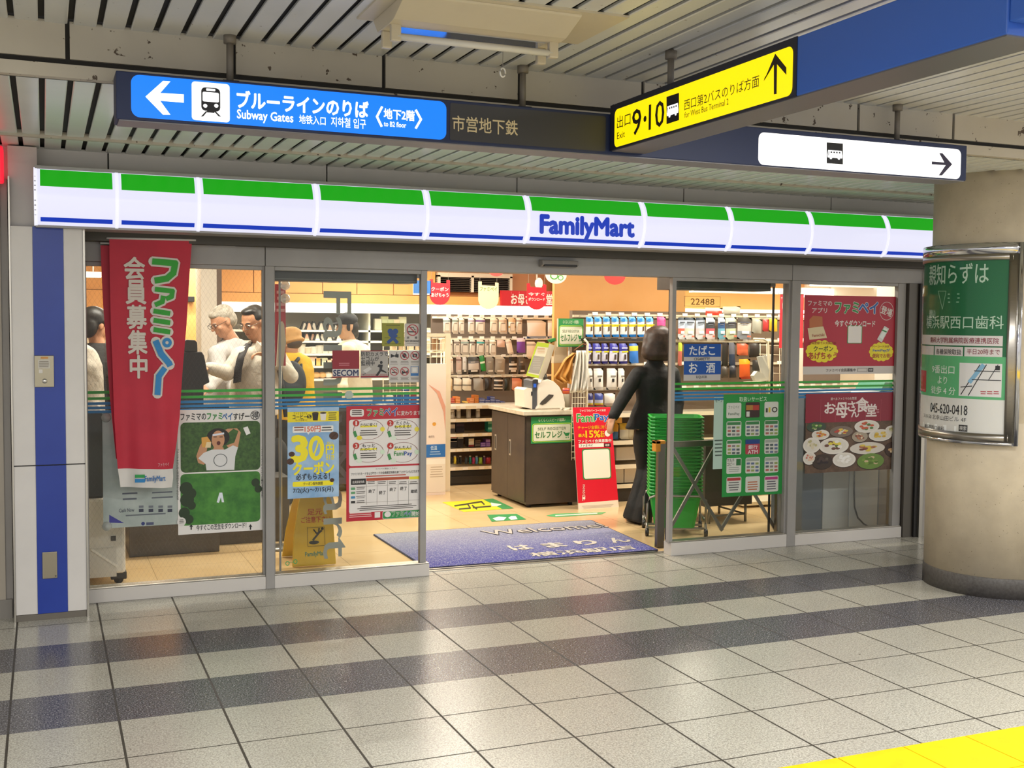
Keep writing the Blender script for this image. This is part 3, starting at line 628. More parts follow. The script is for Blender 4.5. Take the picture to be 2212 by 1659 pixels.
S.vtext('ファミチキなどの人気商品がタダでもらえる', 381.5, 970, 386.5, 1080, '#2A2A2C', 2); S.vtext('ファミペイアプリのダウンロード＆会員登録で', 564.5, 965, 569.5, 1078, '#2A2A2C', 2)
S.text('今すぐこの芝生をダウンロード！', 424, 1131, 532, 1143, '#1E1E20', 2, .02)
for ux in (413, 541): S.poly([(ux-4, 1138), (ux, 1132), (ux+4, 1138), (ux+1.4, 1138), (ux+1.4, 1144), (ux-1.4, 1144), (ux-1.4, 1138)], '#1E1E20', 2)
S.ell(392, 1127, 9.5, 9.5, '#D8D4D0', 3); S.bars(387, 1122, 397, 1132, 3, '#77736E', 4); fin(S, g)
# -- pale notice behind the flags, held by suction discs
g = poster('notice_sheet', 'pale grey payment notice low behind the red flag, held by clear suction discs', 'notice', 300, 1138)
S = YS(YG+.004); S.rect(222, 888, 384, 1137, noisy('pale_grey_print', '#9CA7A2', '#AEB7B2', 9, .5), 0)
S.text('Cash Now', 257, 1098, 290, 1106, '#3C4050', 1, .01); S.bars(262, 1064, 300, 1088, 2, '#565B66', 1, .3); S.bars(326, 1062, 376, 1084, 2, '#565B66', 1, .25)
for ux in (300, 321, 342, 362): S.rect(ux, 1092, ux+10, 1097, '#6B7078', 1); S.rect(ux, 1099, ux+10, 1106, '#34384A', 1)
S.bars(262, 1110, 372, 1117, 1, '#60656C', 1, .4); S.poly([(236, 1112), (236, 1129), (268, 1130)], '#3C3C8E', 1); S.ell(309, 1131, 4, 4, '#2A3470', 1); S.rect(316, 1128, 332, 1134, '#4A5070', 1)
fin(S, g)
for u, v in ((229, 902), (231, 1137)):
    q = at(u, v, .04); b = MB(); b.lathe((0, 0, 0), [(.026, 0), (.024, .004), (.012, .009), (.010, .012)], M('#C8CCC6', .12, 0, 0, .55), 20); b.v = [(x+q.x, q.y-z, y+q.z) for x, y, z in b.v]; b.build('suction_disc', g)
# -- blue coffee coupon poster
g = poster('poster.001', 'blue coffee coupon poster with big yellow 30 yen lettering', 'poster', 676, 1075)
S = YS(YG); S.rect(621, 880, 732, 1075, noisy('sky_print', '#7EA6D0', '#A9C6E2', 7, .45), 0); S.rect(621, 889, 732, 911, '#EAD61E', 1)
S.text('コーヒー', 632, 896, 663, 905, '#201A14', 2, .04); S.text('ファミマカフェ', 634, 890, 664, 895.5, '#201A14', 2); S.text('サイズを買うと', 638, 905.5, 664, 910, '#201A14', 2); S.ell(668, 900, 5, 5, '#201A14', 2); S.text('S', 665.5, 896, 670.5, 904, '#EAD61E', 3, .02)
for ux, c in ((681, '#241B18'), (698, '#E4DED6')): S.poly([(ux-7, 892), (ux+7, 892), (ux+5, 908), (ux-5, 908)], c, 2); S.ell(ux, 892, 7, 2, '#3A2820', 3)
S.bars(709, 891, 727, 909, 4, '#3A3220', 2, .4)
S.rrect(632, 920, 720, 934, .15, '#E9E6E2', 1); S.poly([(662, 933), (670, 933), (666, 939)], '#E9E6E2', 1); S.text('150円', 658, 920, 692, 933, '#D85A3A', 2, .03); S.bars(635, 922, 656, 933, 2, '#555', 2, .45) if 0 else S.bars(635, 922, 656, 933, 2, '#8A4A3A', 2, .45); S.bars(694, 922, 718, 933, 2, '#4A4A4E', 2, .45)
S.text('3', 632, 943, 662, 996, '#F2E220', 2, .09); S.ell(683, 968, 17, 27, '#F2E220', 2); S.ell(683, 968, 8.5, 17, '#8FB3D9', 3); S.line([(678, 982), (684, 966), (688, 952)], 3.5, '#F2E220', 4)
S.text('円', 704, 961, 721, 980, '#F2E220', 2, .06); S.text('引き', 704, 982, 722, 993, '#F2E220', 2, .04); S.text('税込', 706, 954, 720, 960, '#F2E220', 2)
S.text('クーポン', 633, 998, 721, 1024, '#F2E220', 2, .075); S.text('必ずもらえる！', 640, 1022, 712, 1036, '#22222A', 2, .035)
S.rrect(632, 1039, 720, 1050, .3, '#F2E220', 1); S.text('クーポン配布期間', 655, 1041, 697, 1048, '#2A2820', 2, .01); S.text('7/2(火)～7/15(月)', 633, 1052, 720, 1065, '#22222A', 2, .025)
for cx, cy, r in ((721, 941, 10), (630, 981, 6.5), (627, 997, 8), (717, 1037, 5)): S.ell(cx, cy, r, r*.85, '#4A2C1E', 3); S.line([(cx-r*.5, cy+r*.5), (cx, cy), (cx+r*.5, cy-r*.5)], 1.2, '#2A1710', 4)
fin(S, g)
# -- red change notice
g = poster('poster.002', 'red edged notice with four numbered steps and a white table', 'poster', 832, 1122)
S = YS(YG); RED = '#B81C30'; S.rect(748, 876, 916, 1122, RED, 0); PW = '#E4DFDB'
S.rrect(756, 884, 786, 900, .3, PW, 1); S.bars(759, 886, 783, 898, 3, '#5A4A48', 2, .5)
S.text('ファミ', 793, 883, 828, 899, PW, 1, .11); S.text('ペイ', 829, 881, 858, 898, PW, 1, .11); S.text('ファミ', 793, 883, 828, 899, '#2C8A3C', 2, .05); S.text('ペイ', 829, 881, 858, 898, '#1E4FA0', 2, .05); S.text('に変わります！', 858, 887, 912, 897, PW, 2, .02)
S.rrect(754, 905, 909, 1004, .05, PW, 1); S.rrect(754, 1008, 909, 1104, .03, PW, 1)
for cx, cy, n, hd in ((796, 928, '1', 'さらに安く！'), (870, 928, '2', 'たくさん\nもらえる！'), (796, 977, '3', 'もっと\nたのしく！'), (870, 977, '4', 'かんたん！')):
    S.ring(cx, cy, 33, 22, .035, '#7A3A30', 2); S.ell(cx-27, cy-14, 7, 7, '#B8281E', 3); S.text(n, cx-29.5+(1.3 if n == '1' else 0), cy-18, cx-24.5-(1.0 if n == '1' else 0), cy-9.5, PW, 4, .02)
    S.rect(cx-18, cy-9, cx+18, cy-5, '#EFE23A', 2)
    two = '\n' in hd; 
    for k, ln in enumerate(hd.split('\n')): S.text(ln, cx-18+(4 if two and k == 0 else 0), cy-14+(k*8-4 if two else 0), cx+18-(4 if two and k == 0 else 0), cy-7+(k*8-4 if two else 0), '#2A2422', 3, .02)
    if n == '4': S.text('Fami', cx-19, cy-2, cx+2, cy+7, '#2C8A3C', 3, .03); S.text('Pay', cx+3, cy-2, cx+20, cy+9, '#1E4FA0', 3, .03)
    else: S.bars(cx-19, cy+1, cx+19, cy+15, 3, '#4A4440', 3, .4)
    S.poly([(cx-34, cy+5), (cx-28, cy+2), (cx-24, cy+14), (cx-30, cy+17)], '#3C8A4A', 3); S.ell(cx+30, cy-1, 5, 5, '#E8D84A' if n in '12' else '#CFE3C8', 3); S.ell(cx-20, cy+18, 6, 5, '#E8D22A' if n == '1' else '#D6E2D0', 3)
S.text('ファミペイ開始にともない', 811, 1010, 858, 1014, '#4A4440', 2); S.text('ファミマTカードおよびTカードの会員限定特典を終了させていただきます', 758, 1018, 905, 1024, '#2A2422', 2, .015); S.bars(788, 1026, 880, 1030, 1, '#B8564A', 2, .6)
S.rect(758, 1034, 790, 1047, '#1E1A1C', 2); S.text('会員限定特典', 761, 1038, 787, 1044, PW, 3, .01); S.rect(791, 1031, 883, 1037, '#B04A2A', 2); S.rect(884, 1029, 905, 1035, '#E8DC1E', 2)
for k in range(6): ux = 791+22.8*k; S.rect(ux, 1038, ux+.6, 1090, '#77706C', 2)
for v in (1048, 1083): S.rect(758, v, 905, v+.6, '#9A938E', 2)
for k in range(5): S.bars(793+22.8*k, 1040, 811+22.8*k, 1047, 2, '#5A5450', 2, .4)
for k, (w, v) in enumerate((('終了', 1061), ('終了', 1064), ('終了', 1057), ('終了', 1055), ('継続', 1061))): S.text(w, 796+22.8*k, v-4, 810+22.8*k, v+4, '#2A2422', 3, .02)
for v, c in ((1055, '#5E9A6A'), (1064, '#5E9A6A'), (1074, '#3E86B4'), (1084, '#2A2A2A')): S.rect(758, v-2, 767, v+3, c, 2); S.bars(769, v-3, 789, v+4, 2, '#6A6460', 2, .4)
S.bars(768, 1091, 905, 1102, 3, '#4A4440', 2, .4); S.bars(752, 1107, 806, 1119, 3, '#E8C4C0', 2, .4)
S.rect(809, 1106, 821, 1118, PW, 2); S.rrect(826, 1102, 914, 1119, .2, PW, 2); S.rrect(827, 1103, 913, 1118, .2, '#2E8A48', 3); S.ell(837, 1111, 7, 6, PW, 4)
S.text('ファミ', 846, 1104, 871, 1116, PW, 4, .10); S.text('ファミ', 846, 1104, 871, 1116, '#2C8A3C', 5, .03); S.text('ペイ', 872, 1104, 888, 1115, PW, 4, .1); S.text('ペイ', 872, 1104, 888, 1115, '#1E4FA0', 5, .03); S.text('開始！', 889, 1104, 910, 1114, PW, 4, .03); fin(S, g)
# -- stickers
g = poster('sticker', 'red and white security camera sticker with running thief figure at eye height', 'sticker', 777, 817)
S = YS(YG); S.rect(718, 757, 776, 797, '#8E1428', 0); S.rect(718, 797, 776, 815, '#CFCAC6', 0); S.text('SECOM', 720, 799, 774, 812, '#1E2A5A', 1, .05); S.rect(718, 813, 776, 815.5, '#8E1428', 1); S.bars(730, 784, 758, 792, 2, '#C0707A', 1, .4)
S.rect(779, 757, 838, 817, '#A9A49E', 0); S.rect(779, 757, 838, 759, '#8E1428', 1); S.rect(779, 812, 838, 815, '#8E1428', 1)
for t, v in (('防犯カメラで', 760), ('セコムが', 770), ('監視中', 780)): S.text(t, 780, v, 780+9.6*len(t), v+9.6, '#1C1C20', 1, .02)
K = '#1C1C20'; S.ell(823.5, 783, 3, 3.2, K, 1); S.poly([(818, 787), (827, 788), (825, 798), (834, 803), (835, 806), (823, 802), (816, 812), (811, 811), (819, 800), (820, 794), (815, 792)], K, 1)
S.poly([(784, 800), (798, 792), (803, 797), (790, 806)], '#C9C6C2', 1); S.line([(790, 806), (784, 810)], 2, '#6A6A6A', 1); S.text('Monitored by Camera', 781, 807, 836, 812, '#A03A48', 1); fin(S, g)
def noslash(S, cx, cy, r, RC='#A8303A'): S.ring(cx, cy, r, r, .16, RC, 3); S.line([(cx-r*.66, cy-r*.66), (cx+r*.66, cy+r*.66)], r*.17, RC, 4)
g = poster('sticker.001', 'square olive green sticker with a blue heart ribbon', 'sticker', 848, 748)
S = YS(YG); S.rect(825, 698, 873, 748, '#8A8A22', 0); HB = '#1E4484'
S.ell(843, 716, 6, 6, HB, 1); S.ell(854, 716, 6, 6, HB, 1); S.poly([(837.5, 718), (859.5, 718), (848.5, 731)], HB, 1); S.line([(842, 722), (858, 740)], 7, HB, 1); S.line([(856, 724), (838, 740)], 7, HB, 1); S.bars(830, 729, 842, 731, 1, '#4A4A18', 1); S.bars(852, 729, 866, 731, 1, '#4A4A18', 1); S.bars(834, 702, 864, 705, 1, '#5A5A1C', 1); S.bars(828, 742, 870, 745, 1, '#5A5A1C', 1); fin(S, g)
g = poster('sticker.002', 'white no smoking sticker beside the olive green heart sticker', 'sticker', 891, 748)
S = YS(YG); S.rect(874, 699, 908, 748, '#C3BCB4', 0); S.rect(881, 715.5, 899, 718, K, 1); S.line([(887, 707), (893, 707), (895, 712), (899, 713)], 1.3, K, 1); noslash(S, 891, 713, 12.5)
S.text('禁', 879, 727, 884, 732, K, 1, .01); S.text('煙', 896, 727, 901, 732, K, 1, .01); S.text('NO SMOKING', 876, 735, 905, 739, K, 1, .03); S.bars(876, 741, 904, 744, 1, '#8A857E', 1, .4); fin(S, g)
g = poster('sticker.003', 'white sticker sheet with six prohibition pictograms in two rows', 'sticker', 873, 826)
S = YS(YG); S.rect(840, 757, 907, 826, '#C6C1BC', 0)
S.poly([(844, 764), (852, 768), (858, 765), (860, 773), (852, 770), (844, 773)], K, 1); S.rect(854, 765, 861, 772, K, 1); S.rect(856, 761, 857.5, 766, K, 1)
S.ell(873.5, 768, 4.5, 5, K, 1); noslash(S, 874, 768, 9.5); S.rrect(891, 764, 901, 772, .2, K, 1); S.ell(896, 768, 2, 2, '#C6C1BC', 2); noslash(S, 896, 768, 9.5)
S.rect(846, 803.5, 857, 805.5, K, 1); S.line([(850, 797), (855, 798), (857, 801)], 1.1, K, 1); noslash(S, 851.5, 802, 9.5)
S.poly([(868, 800), (872, 803), (877, 803), (880, 799), (881, 803), (879, 809), (877, 806), (872, 806), (870, 809), (868, 806)], K, 1); noslash(S, 874, 802, 9.5)
S.frame(887, 791, 904, 812, 1, '#2A6AA8', 1); S.rect(887, 806, 904, 812, '#2A6AA8', 1); S.rect(891, 795, 900, 803, '#DAD8D4', 1)
for cx in (851, 874, 896): S.bars(cx-9, 780, cx+9, 789, 3, '#77726C', 1, .35); S.bars(cx-9, 814, cx+9, 823, 3, '#77726C', 1, .35)
fin(S, g)
g = poster('sticker.004', 'blue and white sticker for cigarettes and liquor in the door window', 'sticker', 1516, 822)
S = YS(YG); S.rect(1477, 743, 1557, 822, '#B9B6B4', 0); S.rect(1477, 743, 1557, 771, '#0E4DA0', 1); S.rect(1477, 780, 1557, 809, '#0E4DA0', 1)
S.text('たばこ', 1489, 747, 1544, 767, '#D8DCE0', 2, .035); S.text('お', 1488, 784, 1506, 805, '#D8DCE0', 2, .035); S.text('酒', 1525, 784, 1544, 805, '#D8DCE0', 2, .035); S.text('CIGARETTE', 1499, 772.5, 1533, 778.5, '#2A2E3A', 1, .02); S.text('LIQUOR', 1504, 811.5, 1527, 818, '#2A2E3A', 1, .02); fin(S, g)
g = poster('sticker.005', 'thin framed number sticker reading 22488 high on the door window', 'sticker', 1516, 662)
S = YS(YG); BR = '#8E6A34'; S.frame(1478, 640, 1556, 662, .7, BR, 1); S.text('22488', 1492, 645, 1543, 658.5, BR, 1, .01); fin(S, g)
g = poster('sticker.006', 'two tiny green marks low on the glass left of the yellow wet floor stand', 'sticker', 630, 1222)
S = YS(YG); S.ring(621, 1217, 4.5, 5, .35, '#3C9A5A', 1); S.ring(638, 1213, 4.5, 5, .35, '#3C9A5A', 1); S.rect(625, 1214.4, 634, 1215.2, '#3C9A5A', 1); fin(S, g)
g = poster('sticker.007', 'pale round marker on the guide lines of the second window', 'sticker', 754, 862)
S = YS(YG); S.ell(754, 853, 10, 9.5, '#A9B8AE', 1, 6); fin(S, g)
# -- green services board
g = poster('poster.003', 'green services poster with three columns of white logo cards', 'poster', 1625, 1070)
S = YS(YG); S.rect(1561, 851, 1691, 1070, '#248A3E', 0); S.text('取扱いサービス', 1597, 857, 1656, 867, '#C9E0C4', 1, .02)
rows = [(869, 905), (909, 945), (949, 984), (988, 1025), (1029, 1066)]; cols = [(1569, 1601), (1610, 1641), (1651, 1681)]
for i, (v0, v1) in enumerate(rows):
    for j, (u0, u1) in enumerate(cols):
        dv = (1-j)*1.2; a, c = v0+dv, v1+dv-3; W2 = '#C9CCC4'
        if (i, j) == (2, 1): S.rrect(u0, a, u1, c, .1, '#A83A4A', 1); S.rect(u0, a, u1, a+10, '#22407E', 2); S.text('銀行', u0+6, a+12, u1-5, a+21, '#E0D6D6', 3, .03); S.text('ATM', u0+5, a+23, u1-5, a+31, '#E0D6D6', 3, .03); continue
        if (i, j) == (0, 1): S.rrect(u0, a, u1, c, .1, '#3A2A28', 1); S.rect(u0+1.5, a+6, u0+16, a+17, '#A87A3A', 2); S.rect(u0+16, a+6, u1-1.5, a+17, '#A83A32', 2); S.rect(u0+2, a+20, u0+9, c-2, W2, 2); continue
        S.rrect(u0, a, u1, c, .1, W2, 1)
        if i == 0 and j == 0: S.text('ファミペイ', u0+4, a+6, u1-4, a+13, '#4A6A5A', 2); S.text('FamiPay', u0+4, a+21, u1-4, a+28, '#4A6A5A', 2, .01)
        elif i == 0: S.rect(u0+3, a+14, u0+7, a+23, '#3A3A34', 2); S.rect(u0+9, a+12, u0+13, a+23, '#C9B83A', 2); S.ring(u0+22, a+17, 6, 6, .4, '#3A3A34', 2)
        elif i == 3 and j == 0: S.text('マルチ', u0+1, a+2, u0+17, a+9, '#3A3E3A', 2, .02); S.text('コピー', u0+1, a+10, u0+17, a+17, '#3A3E3A', 2, .02); S.rect(u1-11, a+2, u1-1, a+16, '#2A6A3A', 2); S.bars(u0+4, a+20, u1-4, c-2, 3, '#77807A', 2, .3)
        elif i == 4: S.rect(u0+1.5, a+2, u1-1.5, a+8, ('#A83A3A', '#C9CCC4', '#B03A7A')[j], 2); S.bars(u0+4, a+11, u1-4, c-2, 4, ('#6A6A6A', '#B06A4A', '#5A5A66')[j], 2, .45)
        else:
            S.rect(u0+1.5, a+1.5, u1-1.5, a+8, '#3C7A4A' if i < 3 and j < 3 and (i, j) != (2, 2) else '#9AA49A', 2)
            for r in range(3):
                for q in range(3): S.rect(u0+2.5+q*9.4, a+11+r*7.5, u0+9.5+q*9.4, a+15.5+r*7.5, random.choice(['#5A6A8A', '#7A7A7A', '#A8645A', '#4A5A5A', '#8A9A5A']), 2)
fin(S, g)
g = poster('notice_sheet.001', 'narrow pale mint notice partly behind the green services poster', 'notice', 1551, 1013)
S = YS(YG+.002); S.rect(1541, 858, 1563, 1013, '#A9C2B6', 0); S.text('セーフ', 1545, 861, 1560, 869, '#3A4A44', 1, .02); S.bars(1543, 950, 1561, 990, 5, '#4A5A54', 1, .35); fin(S, g)
# -- red app poster
g = poster('poster.004', 'red app launch poster with yellow speech bubbles high in the right window', 'poster', 1835, 808)
S = YS(YG); R2 = '#B01C34'; S.rect(1736, 641, 1933, 808, '#CFC8C2', 0); S.rect(1736, 639, 1933, 791, R2, 1); PW = '#E0D8D2'
S.text('ファミマの', 1745, 650, 1797, 661, PW, 2, .02); S.text('アプリ', 1754, 665, 1786, 676, PW, 2, .02)
for t, u0, u1, c in (('ファミ', 1803, 1854, '#2C8A3C'), ('ペイ', 1855, 1896, '#1E5AA8')): S.text(t, u0, 653, u1, 677, PW, 2, .13); S.text(t, u0, 653, u1, 677, c, 3, .06)
S.ring(1915, 672, 15, 20, .05, PW, 2); S.text('登場', 1903, 664, 1927, 681, PW, 2, .04, -18)
S.text('今すぐダウンロード', 1803, 692, 1890, 706, PW, 2, .05)
S.rrect(1830, 703, 1862, 742, .06, '#3C8A4A', 2); S.rrect(1831.5, 704.5, 1860.5, 740.5, .06, '#E6E0DA', 3)
S.poly([(1748, 690), (1756, 682), (1776, 684), (1777, 708), (1748, 708)], '#B86A3A', 2); S.poly([(1744, 709), (1778, 705), (1786, 730), (1748, 734)], '#DCC9A0', 3); S.text('Famichiki', 1754, 721, 1780, 727, '#A84A3A', 4, .01, 4)
for cx, cy, rx, ry in ((1775, 759, 32, 21), (1903, 760, 24, 18)):
    for k in range(14): S.ell(cx+rx*.86*cos(2*pi*k/14), cy+ry*.86*sin(2*pi*k/14), rx*.24, ry*.3, '#EAD81E', 2)
    S.ell(cx, cy, rx*.95, ry*.95, '#EAD81E', 3)
S.text('会員登録で人気商品の', 1746, 738, 1806, 744, '#9A3A1E', 4, .01); S.text('クーポン', 1757, 747, 1799, 759, '#2A2418', 4, .03); S.text('あげちゃう', 1746, 761, 1808, 776, '#A82A1E', 4, .05)
S.text('バーコード決済', 1884, 746, 1920, 751, '#9A3A1E', 4, .01); S.text('FamiPayが', 1885, 753, 1922, 761, '#1E5AA8', 4, .03); S.text('便利でお得！', 1884, 764, 1924, 773, '#A82A1E', 4, .03)
S.poly([(1894, 733), (1910, 704), (1920, 710), (1904, 740)], '#D6D6D2', 3); S.poly([(1899, 728), (1910, 708), (1917, 712), (1906, 733)], '#E9EFEA', 4); S.line([(1905, 713), (1914, 717)], 3, '#3C8A4A', 5)
S.text('ファミペイ会員募集中', 1784, 796, 1848, 803, '#4A3A38', 2, .01); S.frame(1852, 795.5, 1873, 803, .6, '#6A5A56', 2); S.rect(1875, 795, 1886, 803, '#2A2222', 2); S.text('検索', 1876.5, 796.5, 1884.5, 801.5, PW, 3); fin(S, g)
# -- food poster
g = poster('poster.005', 'dark red food poster showing many plates of side dishes', 'poster', 1838, 1018)
S = YS(YG); S.rect(1740, 849, 1935, 1018, noisy('table_print', '#4A3628', '#6A5240', 18, .5), 0); S.rect(1740, 849, 1935, 911, '#8A1830', 1)
for u in (1772, 1804, 1838, 1870, 1902): S.rect(u, 862, u+.6, 911, '#B0505E', 2)
for t, u0, v0, u1, v1 in (('お', 1781, 870, 1804, 893), ('母', 1805, 870, 1830, 902), ('さ', 1831, 867, 1847, 888), ('ん', 1839, 882, 1855, 901), ('食', 1849, 859, 1875, 890), ('堂', 1871, 873, 1893, 899)): S.text(t, u0, v0, u1, v1, '#E4D8D4', 2, .045)
S.text('選べるファミマのお惣菜', 1794, 858, 1850, 864, '#DCCFC8', 2, .01); S.bars(1893, 884, 1899, 894, 2, '#C88A92', 2)
rnd = random.Random(5)
def dish(cx, cy, rx, ry, rim, foods, deep=False):
    S.ell(cx, cy+1.5, rx, ry, '#2A1C14', 2); S.ell(cx, cy, rx, ry, rim, 3); S.ell(cx, cy, rx*.83, ry*.80, '#D9D3C8' if rim == '#E0DAD0' else rim, 4)
    for k in range(16):
        t = rnd.uniform(0, 2*pi); q = sqrt(rnd.uniform(0, .8)); S.ell(cx+rx*.58*q*cos(t), cy-1+ry*.58*q*sin(t), rx*.16, ry*.17, rnd.choice(foods), 5+k % 3, 9)
W3 = '#E0DAD0'
for a in [(1763, 922, 21, 11, '#3A4A3A', ['#4A7A2E', '#7A9A4A', '#C9C49A']), (1772, 939, 19, 11, W3, ['#C86A3A', '#DAA84A', '#A84A2E']), (1817, 932, 25, 12, '#7A6A5E', ['#B8483A', '#E0C04A', '#D8D0C0']), (1872, 921, 27, 14, W3, ['#B83A2E', '#C85A3A', '#4A7A3A']), (1857, 943, 17, 12, '#A89A86', ['#B87A5A', '#8A4A3A', '#E0D0B0']), (1901, 940, 25, 13, W3, ['#D8B84A', '#E0CA7A', '#C9A030']), (1926, 928, 14, 9, W3, ['#C9C49A', '#A8A06A']), (1753, 962, 19, 17, W3, ['#D8CCB0', '#B8B080', '#E4DCC8']), (1801, 963, 32, 18, W3, ['#5A7A3A', '#E0CC4A', '#6A4232', '#E8E4DC']), (1873, 968, 38, 13, '#D6CEC2', ['#8A4A38', '#A86A4A', '#6A3426', '#D8C04A']), (1928, 970, 17, 16, '#3A241A', ['#C9A070', '#E0C8A0', '#A87A4A']), (1748, 990, 14, 14, W3, ['#C87A6A', '#E0C0A8']), (1776, 997, 22, 16, '#3A2C24', ['#2A2024', '#4A3A34', '#5A5044']), (1823, 993, 25, 16, W3, ['#EEEAE4', '#E4E0D8', '#F0EEEA']), (1880, 996, 29, 17, '#6A8A3A', ['#7A9A3E', '#5A7A2A', '#A8946A', '#C9B48A'])]: dish(*a)
fin(S, g)
# -- the two red flags hanging in front of the left window
CLR = noisy('red_flag_cloth', '#B21C34', '#BC2038', 6, .6); CLW = noisy('white_flag_cloth', '#CFCBC6', '#D6D2CD', 6, .6)
def flag(name, label, y0, edges, white_from, phase, amp):
    # edges: rows of (v, u left, u right) traced down the cloth
    def uv(s, t):
        f = t*(len(edges)-1); i = min(int(f), len(edges)-2); f -= i; A, Bq = edges[i], edges[i+1]
        return (A[1]+(Bq[1]-A[1])*f)*(1-s)+(A[2]+(Bq[2]-A[2])*f)*s, A[0]+(Bq[0]-A[0])*f
    def wave(x, z): t = min(1, max(0, (2.05-z)/1.3)); return y0 - amp*t*(sin(x*22+phase+t*1.2)+.4*sin(x*47-t*2)) - .02*t
    def P(s, t): u, v = uv(s, t); p = at(u, v, y0); return Vector((p.x, wave(p.x, p.z), p.z))
    p = at(edges[0][1], edges[0][0], y0); g = thing(name, label, 'flag', (p.x+.1, y0, at(300, edges[-1][0], y0).z))
    b = MB(); n = 44
    b.grid(P, 18, n, CLR, True, lambda i, j: CLW if uv(.5, (j+.5)/n)[1] > white_from else CLR); S = Sheet(lambda u, v: (lambda p: (p.x, p.z))(at(u, v, y0)), lambda a, bb, o: (a, wave(a, bb)-.0022-o*1.5, bb), lambda c: M(c, .6)); S.mb = b; return g, S
g, S = flag('hanging_flag', 'narrow darker red flag edge hanging behind the lettered red flag', -.055, [(530, 217, 330), (650, 222, 330), (850, 236, 330), (990, 250, 330)], 2000, 0, .012); S.build('cloth', g)
b = MB(); p = at(225, 527, -.055); b.tube([(p.x-.02, -.055, p.z+.004), (p.x+.4, -.055, p.z+.004)], .006, M('#D0CCC6', .4)); b.build('pole', g)
g, S = flag('hanging_flag.001', 'red membership flag with white and green lettering hanging before the left window', -.10, [(516, 236, 415), (600, 237, 409), (700, 239, 403), (800, 243, 394), (900, 246, 388), (960, 250, 381), (1012, 254, 373), (1030, 257, 374), (1052, 260, 371)], 1012, .6, .016)
for ch, v0, v1, u0, u1 in (('会', 556, 603, 268, 312), ('員', 606, 656, 272, 315), ('募', 660, 710, 274, 316), ('集', 714, 764, 277, 317), ('中', 768, 816, 281, 317)): S.text(ch, u0, v0, u1, v1, '#CFC6BC', 2, .05)
def outl(pts, w, col):
    w += 1.5; fine = []
    for p, q in zip(pts[:-1], pts[1:]): n = max(1, round(math.dist(p, q)/5)); fine += [(p[0]+(q[0]-p[0])*k/n, p[1]+(q[1]-p[1])*k/n) for k in range(n)]
    fine.append(pts[-1])
    for p, q in zip(fine[:-1], fine[1:]): S.line([p, q], w+8, '#D2CAC2', 2); S.line([p, q], w, col, 5)
    for u, v in pts: S.ell(u, v, (w+8)/2, (w+8)/2, '#D2CAC2', 1, 14)
    for u, v in pts[1:-1]: S.ell(u, v, w/2, w/2, col, 5, 14)
Gc, Bc = '#2F9A30', '#2E82BE'
outl([(331, 565), (378, 569), (374, 590), (360, 602), (336, 606)], 12, Gc)
outl([(336, 625), (372, 629), (370, 641), (360, 645)], 9, Gc); outl([(352, 641), (350, 652), (336, 658)], 9, Gc)
for v in (676, 696, 716): outl([(333, v-4), (365, v+1)], 9, Gc)
outl([(336, 738), (347, 764), (364, 784), (366, 788)], 12, Bc); S.ell(360, 740, 15, 15, '#D2CAC2', 2); S.ring(360, 740, 10.5, 10.5, .66, Bc, 4)
outl([(354, 796), (342, 812), (339, 850)], 11, Bc)
S.rect(291, 1024, 312, 1031, '#2F9A50', 2); S.rect(291, 1033, 312, 1041, '#2E82BE', 2); S.text('FamilyMart', 312, 1026, 356, 1041, '#2E6FB0', 2, .03); S.text('ファミペイ', 340, 998, 364, 1006, '#D8B8BC', 2)
S.build('cloth', g)
b = MB(); p = at(236, 516, -.10); q = at(415, 520, -.10); b.tube([(p.x-.015, -.10, p.z+.004), (q.x+.02, -.10, q.z+.004)], .006, M('#D0CCC6', .4)); b.box(q.x-.01, q.x+.25, -.012, -.002, q.z-.02, q.z-.005, M('#A5A09A', .4)); b.build('pole', g)
# ================================================================ shop room
ORANGE = noisy('orange_wall', '#E0A25A', '#E6AC68', 1.2, .45); ORANGE_SHADED = noisy('orange_wall_shaded', '#B87A44', '#BE8048', 1.5, .45)  # second tone: the orange wall with its shaded side put into the colour
CREAM = noisy('shop_cream', '#E2D6C0', '#E8DDC8', 2, .5); SWHITE = M('#EDE7DB', .4); CREAMW = M('#E9DCC0', .4)
b = MB(); b.box(-2, 10, 6.6, 6.7, 0, 2.7, ORANGE); struct(b.build('wall_back'))
b = MB(); b.box(-1.9, -1.8, .17, 6.6, 0, 2.7, CREAM); struct(b.build('wall_shop_left'))
b = MB(); b.box(9.2, 9.3, .17, 6.6, 0, 2.7, CREAM); struct(b.build('wall_shop_right'))
b = MB(); b.box(-2, 10, .3, 6.7, 2.62, 2.7, M('#D9D2C4', .6)); struct(b.build('ceiling_shop'))
b = MB(); b.box(-2, .2, .13, .17, 0, 2.7, CREAM); b.box(6.05, 10, .13, .17, 0, 2.7, CREAM); b.box(-2, 10, .13, .17, 2.1, 2.7, CREAM); struct(b.build('wall_front_inside'))
x0, x1 = at(434, 600, 3.2).x, at(468, 600, 3.2).x
b = MB(); b.box(x0, x1, 3.2, 3.55, 0, 2.62, noisy('white_column', '#D8D0C4', '#DED7CC', 2, .5)); struct(b.build('pillar_shop'))
b = MB(); b.box(x1-.005, x1+.045, 3.22, 3.5, .9, 2.62, M('#6A5648', .5)); struct(b.build('trim_column_edge'))
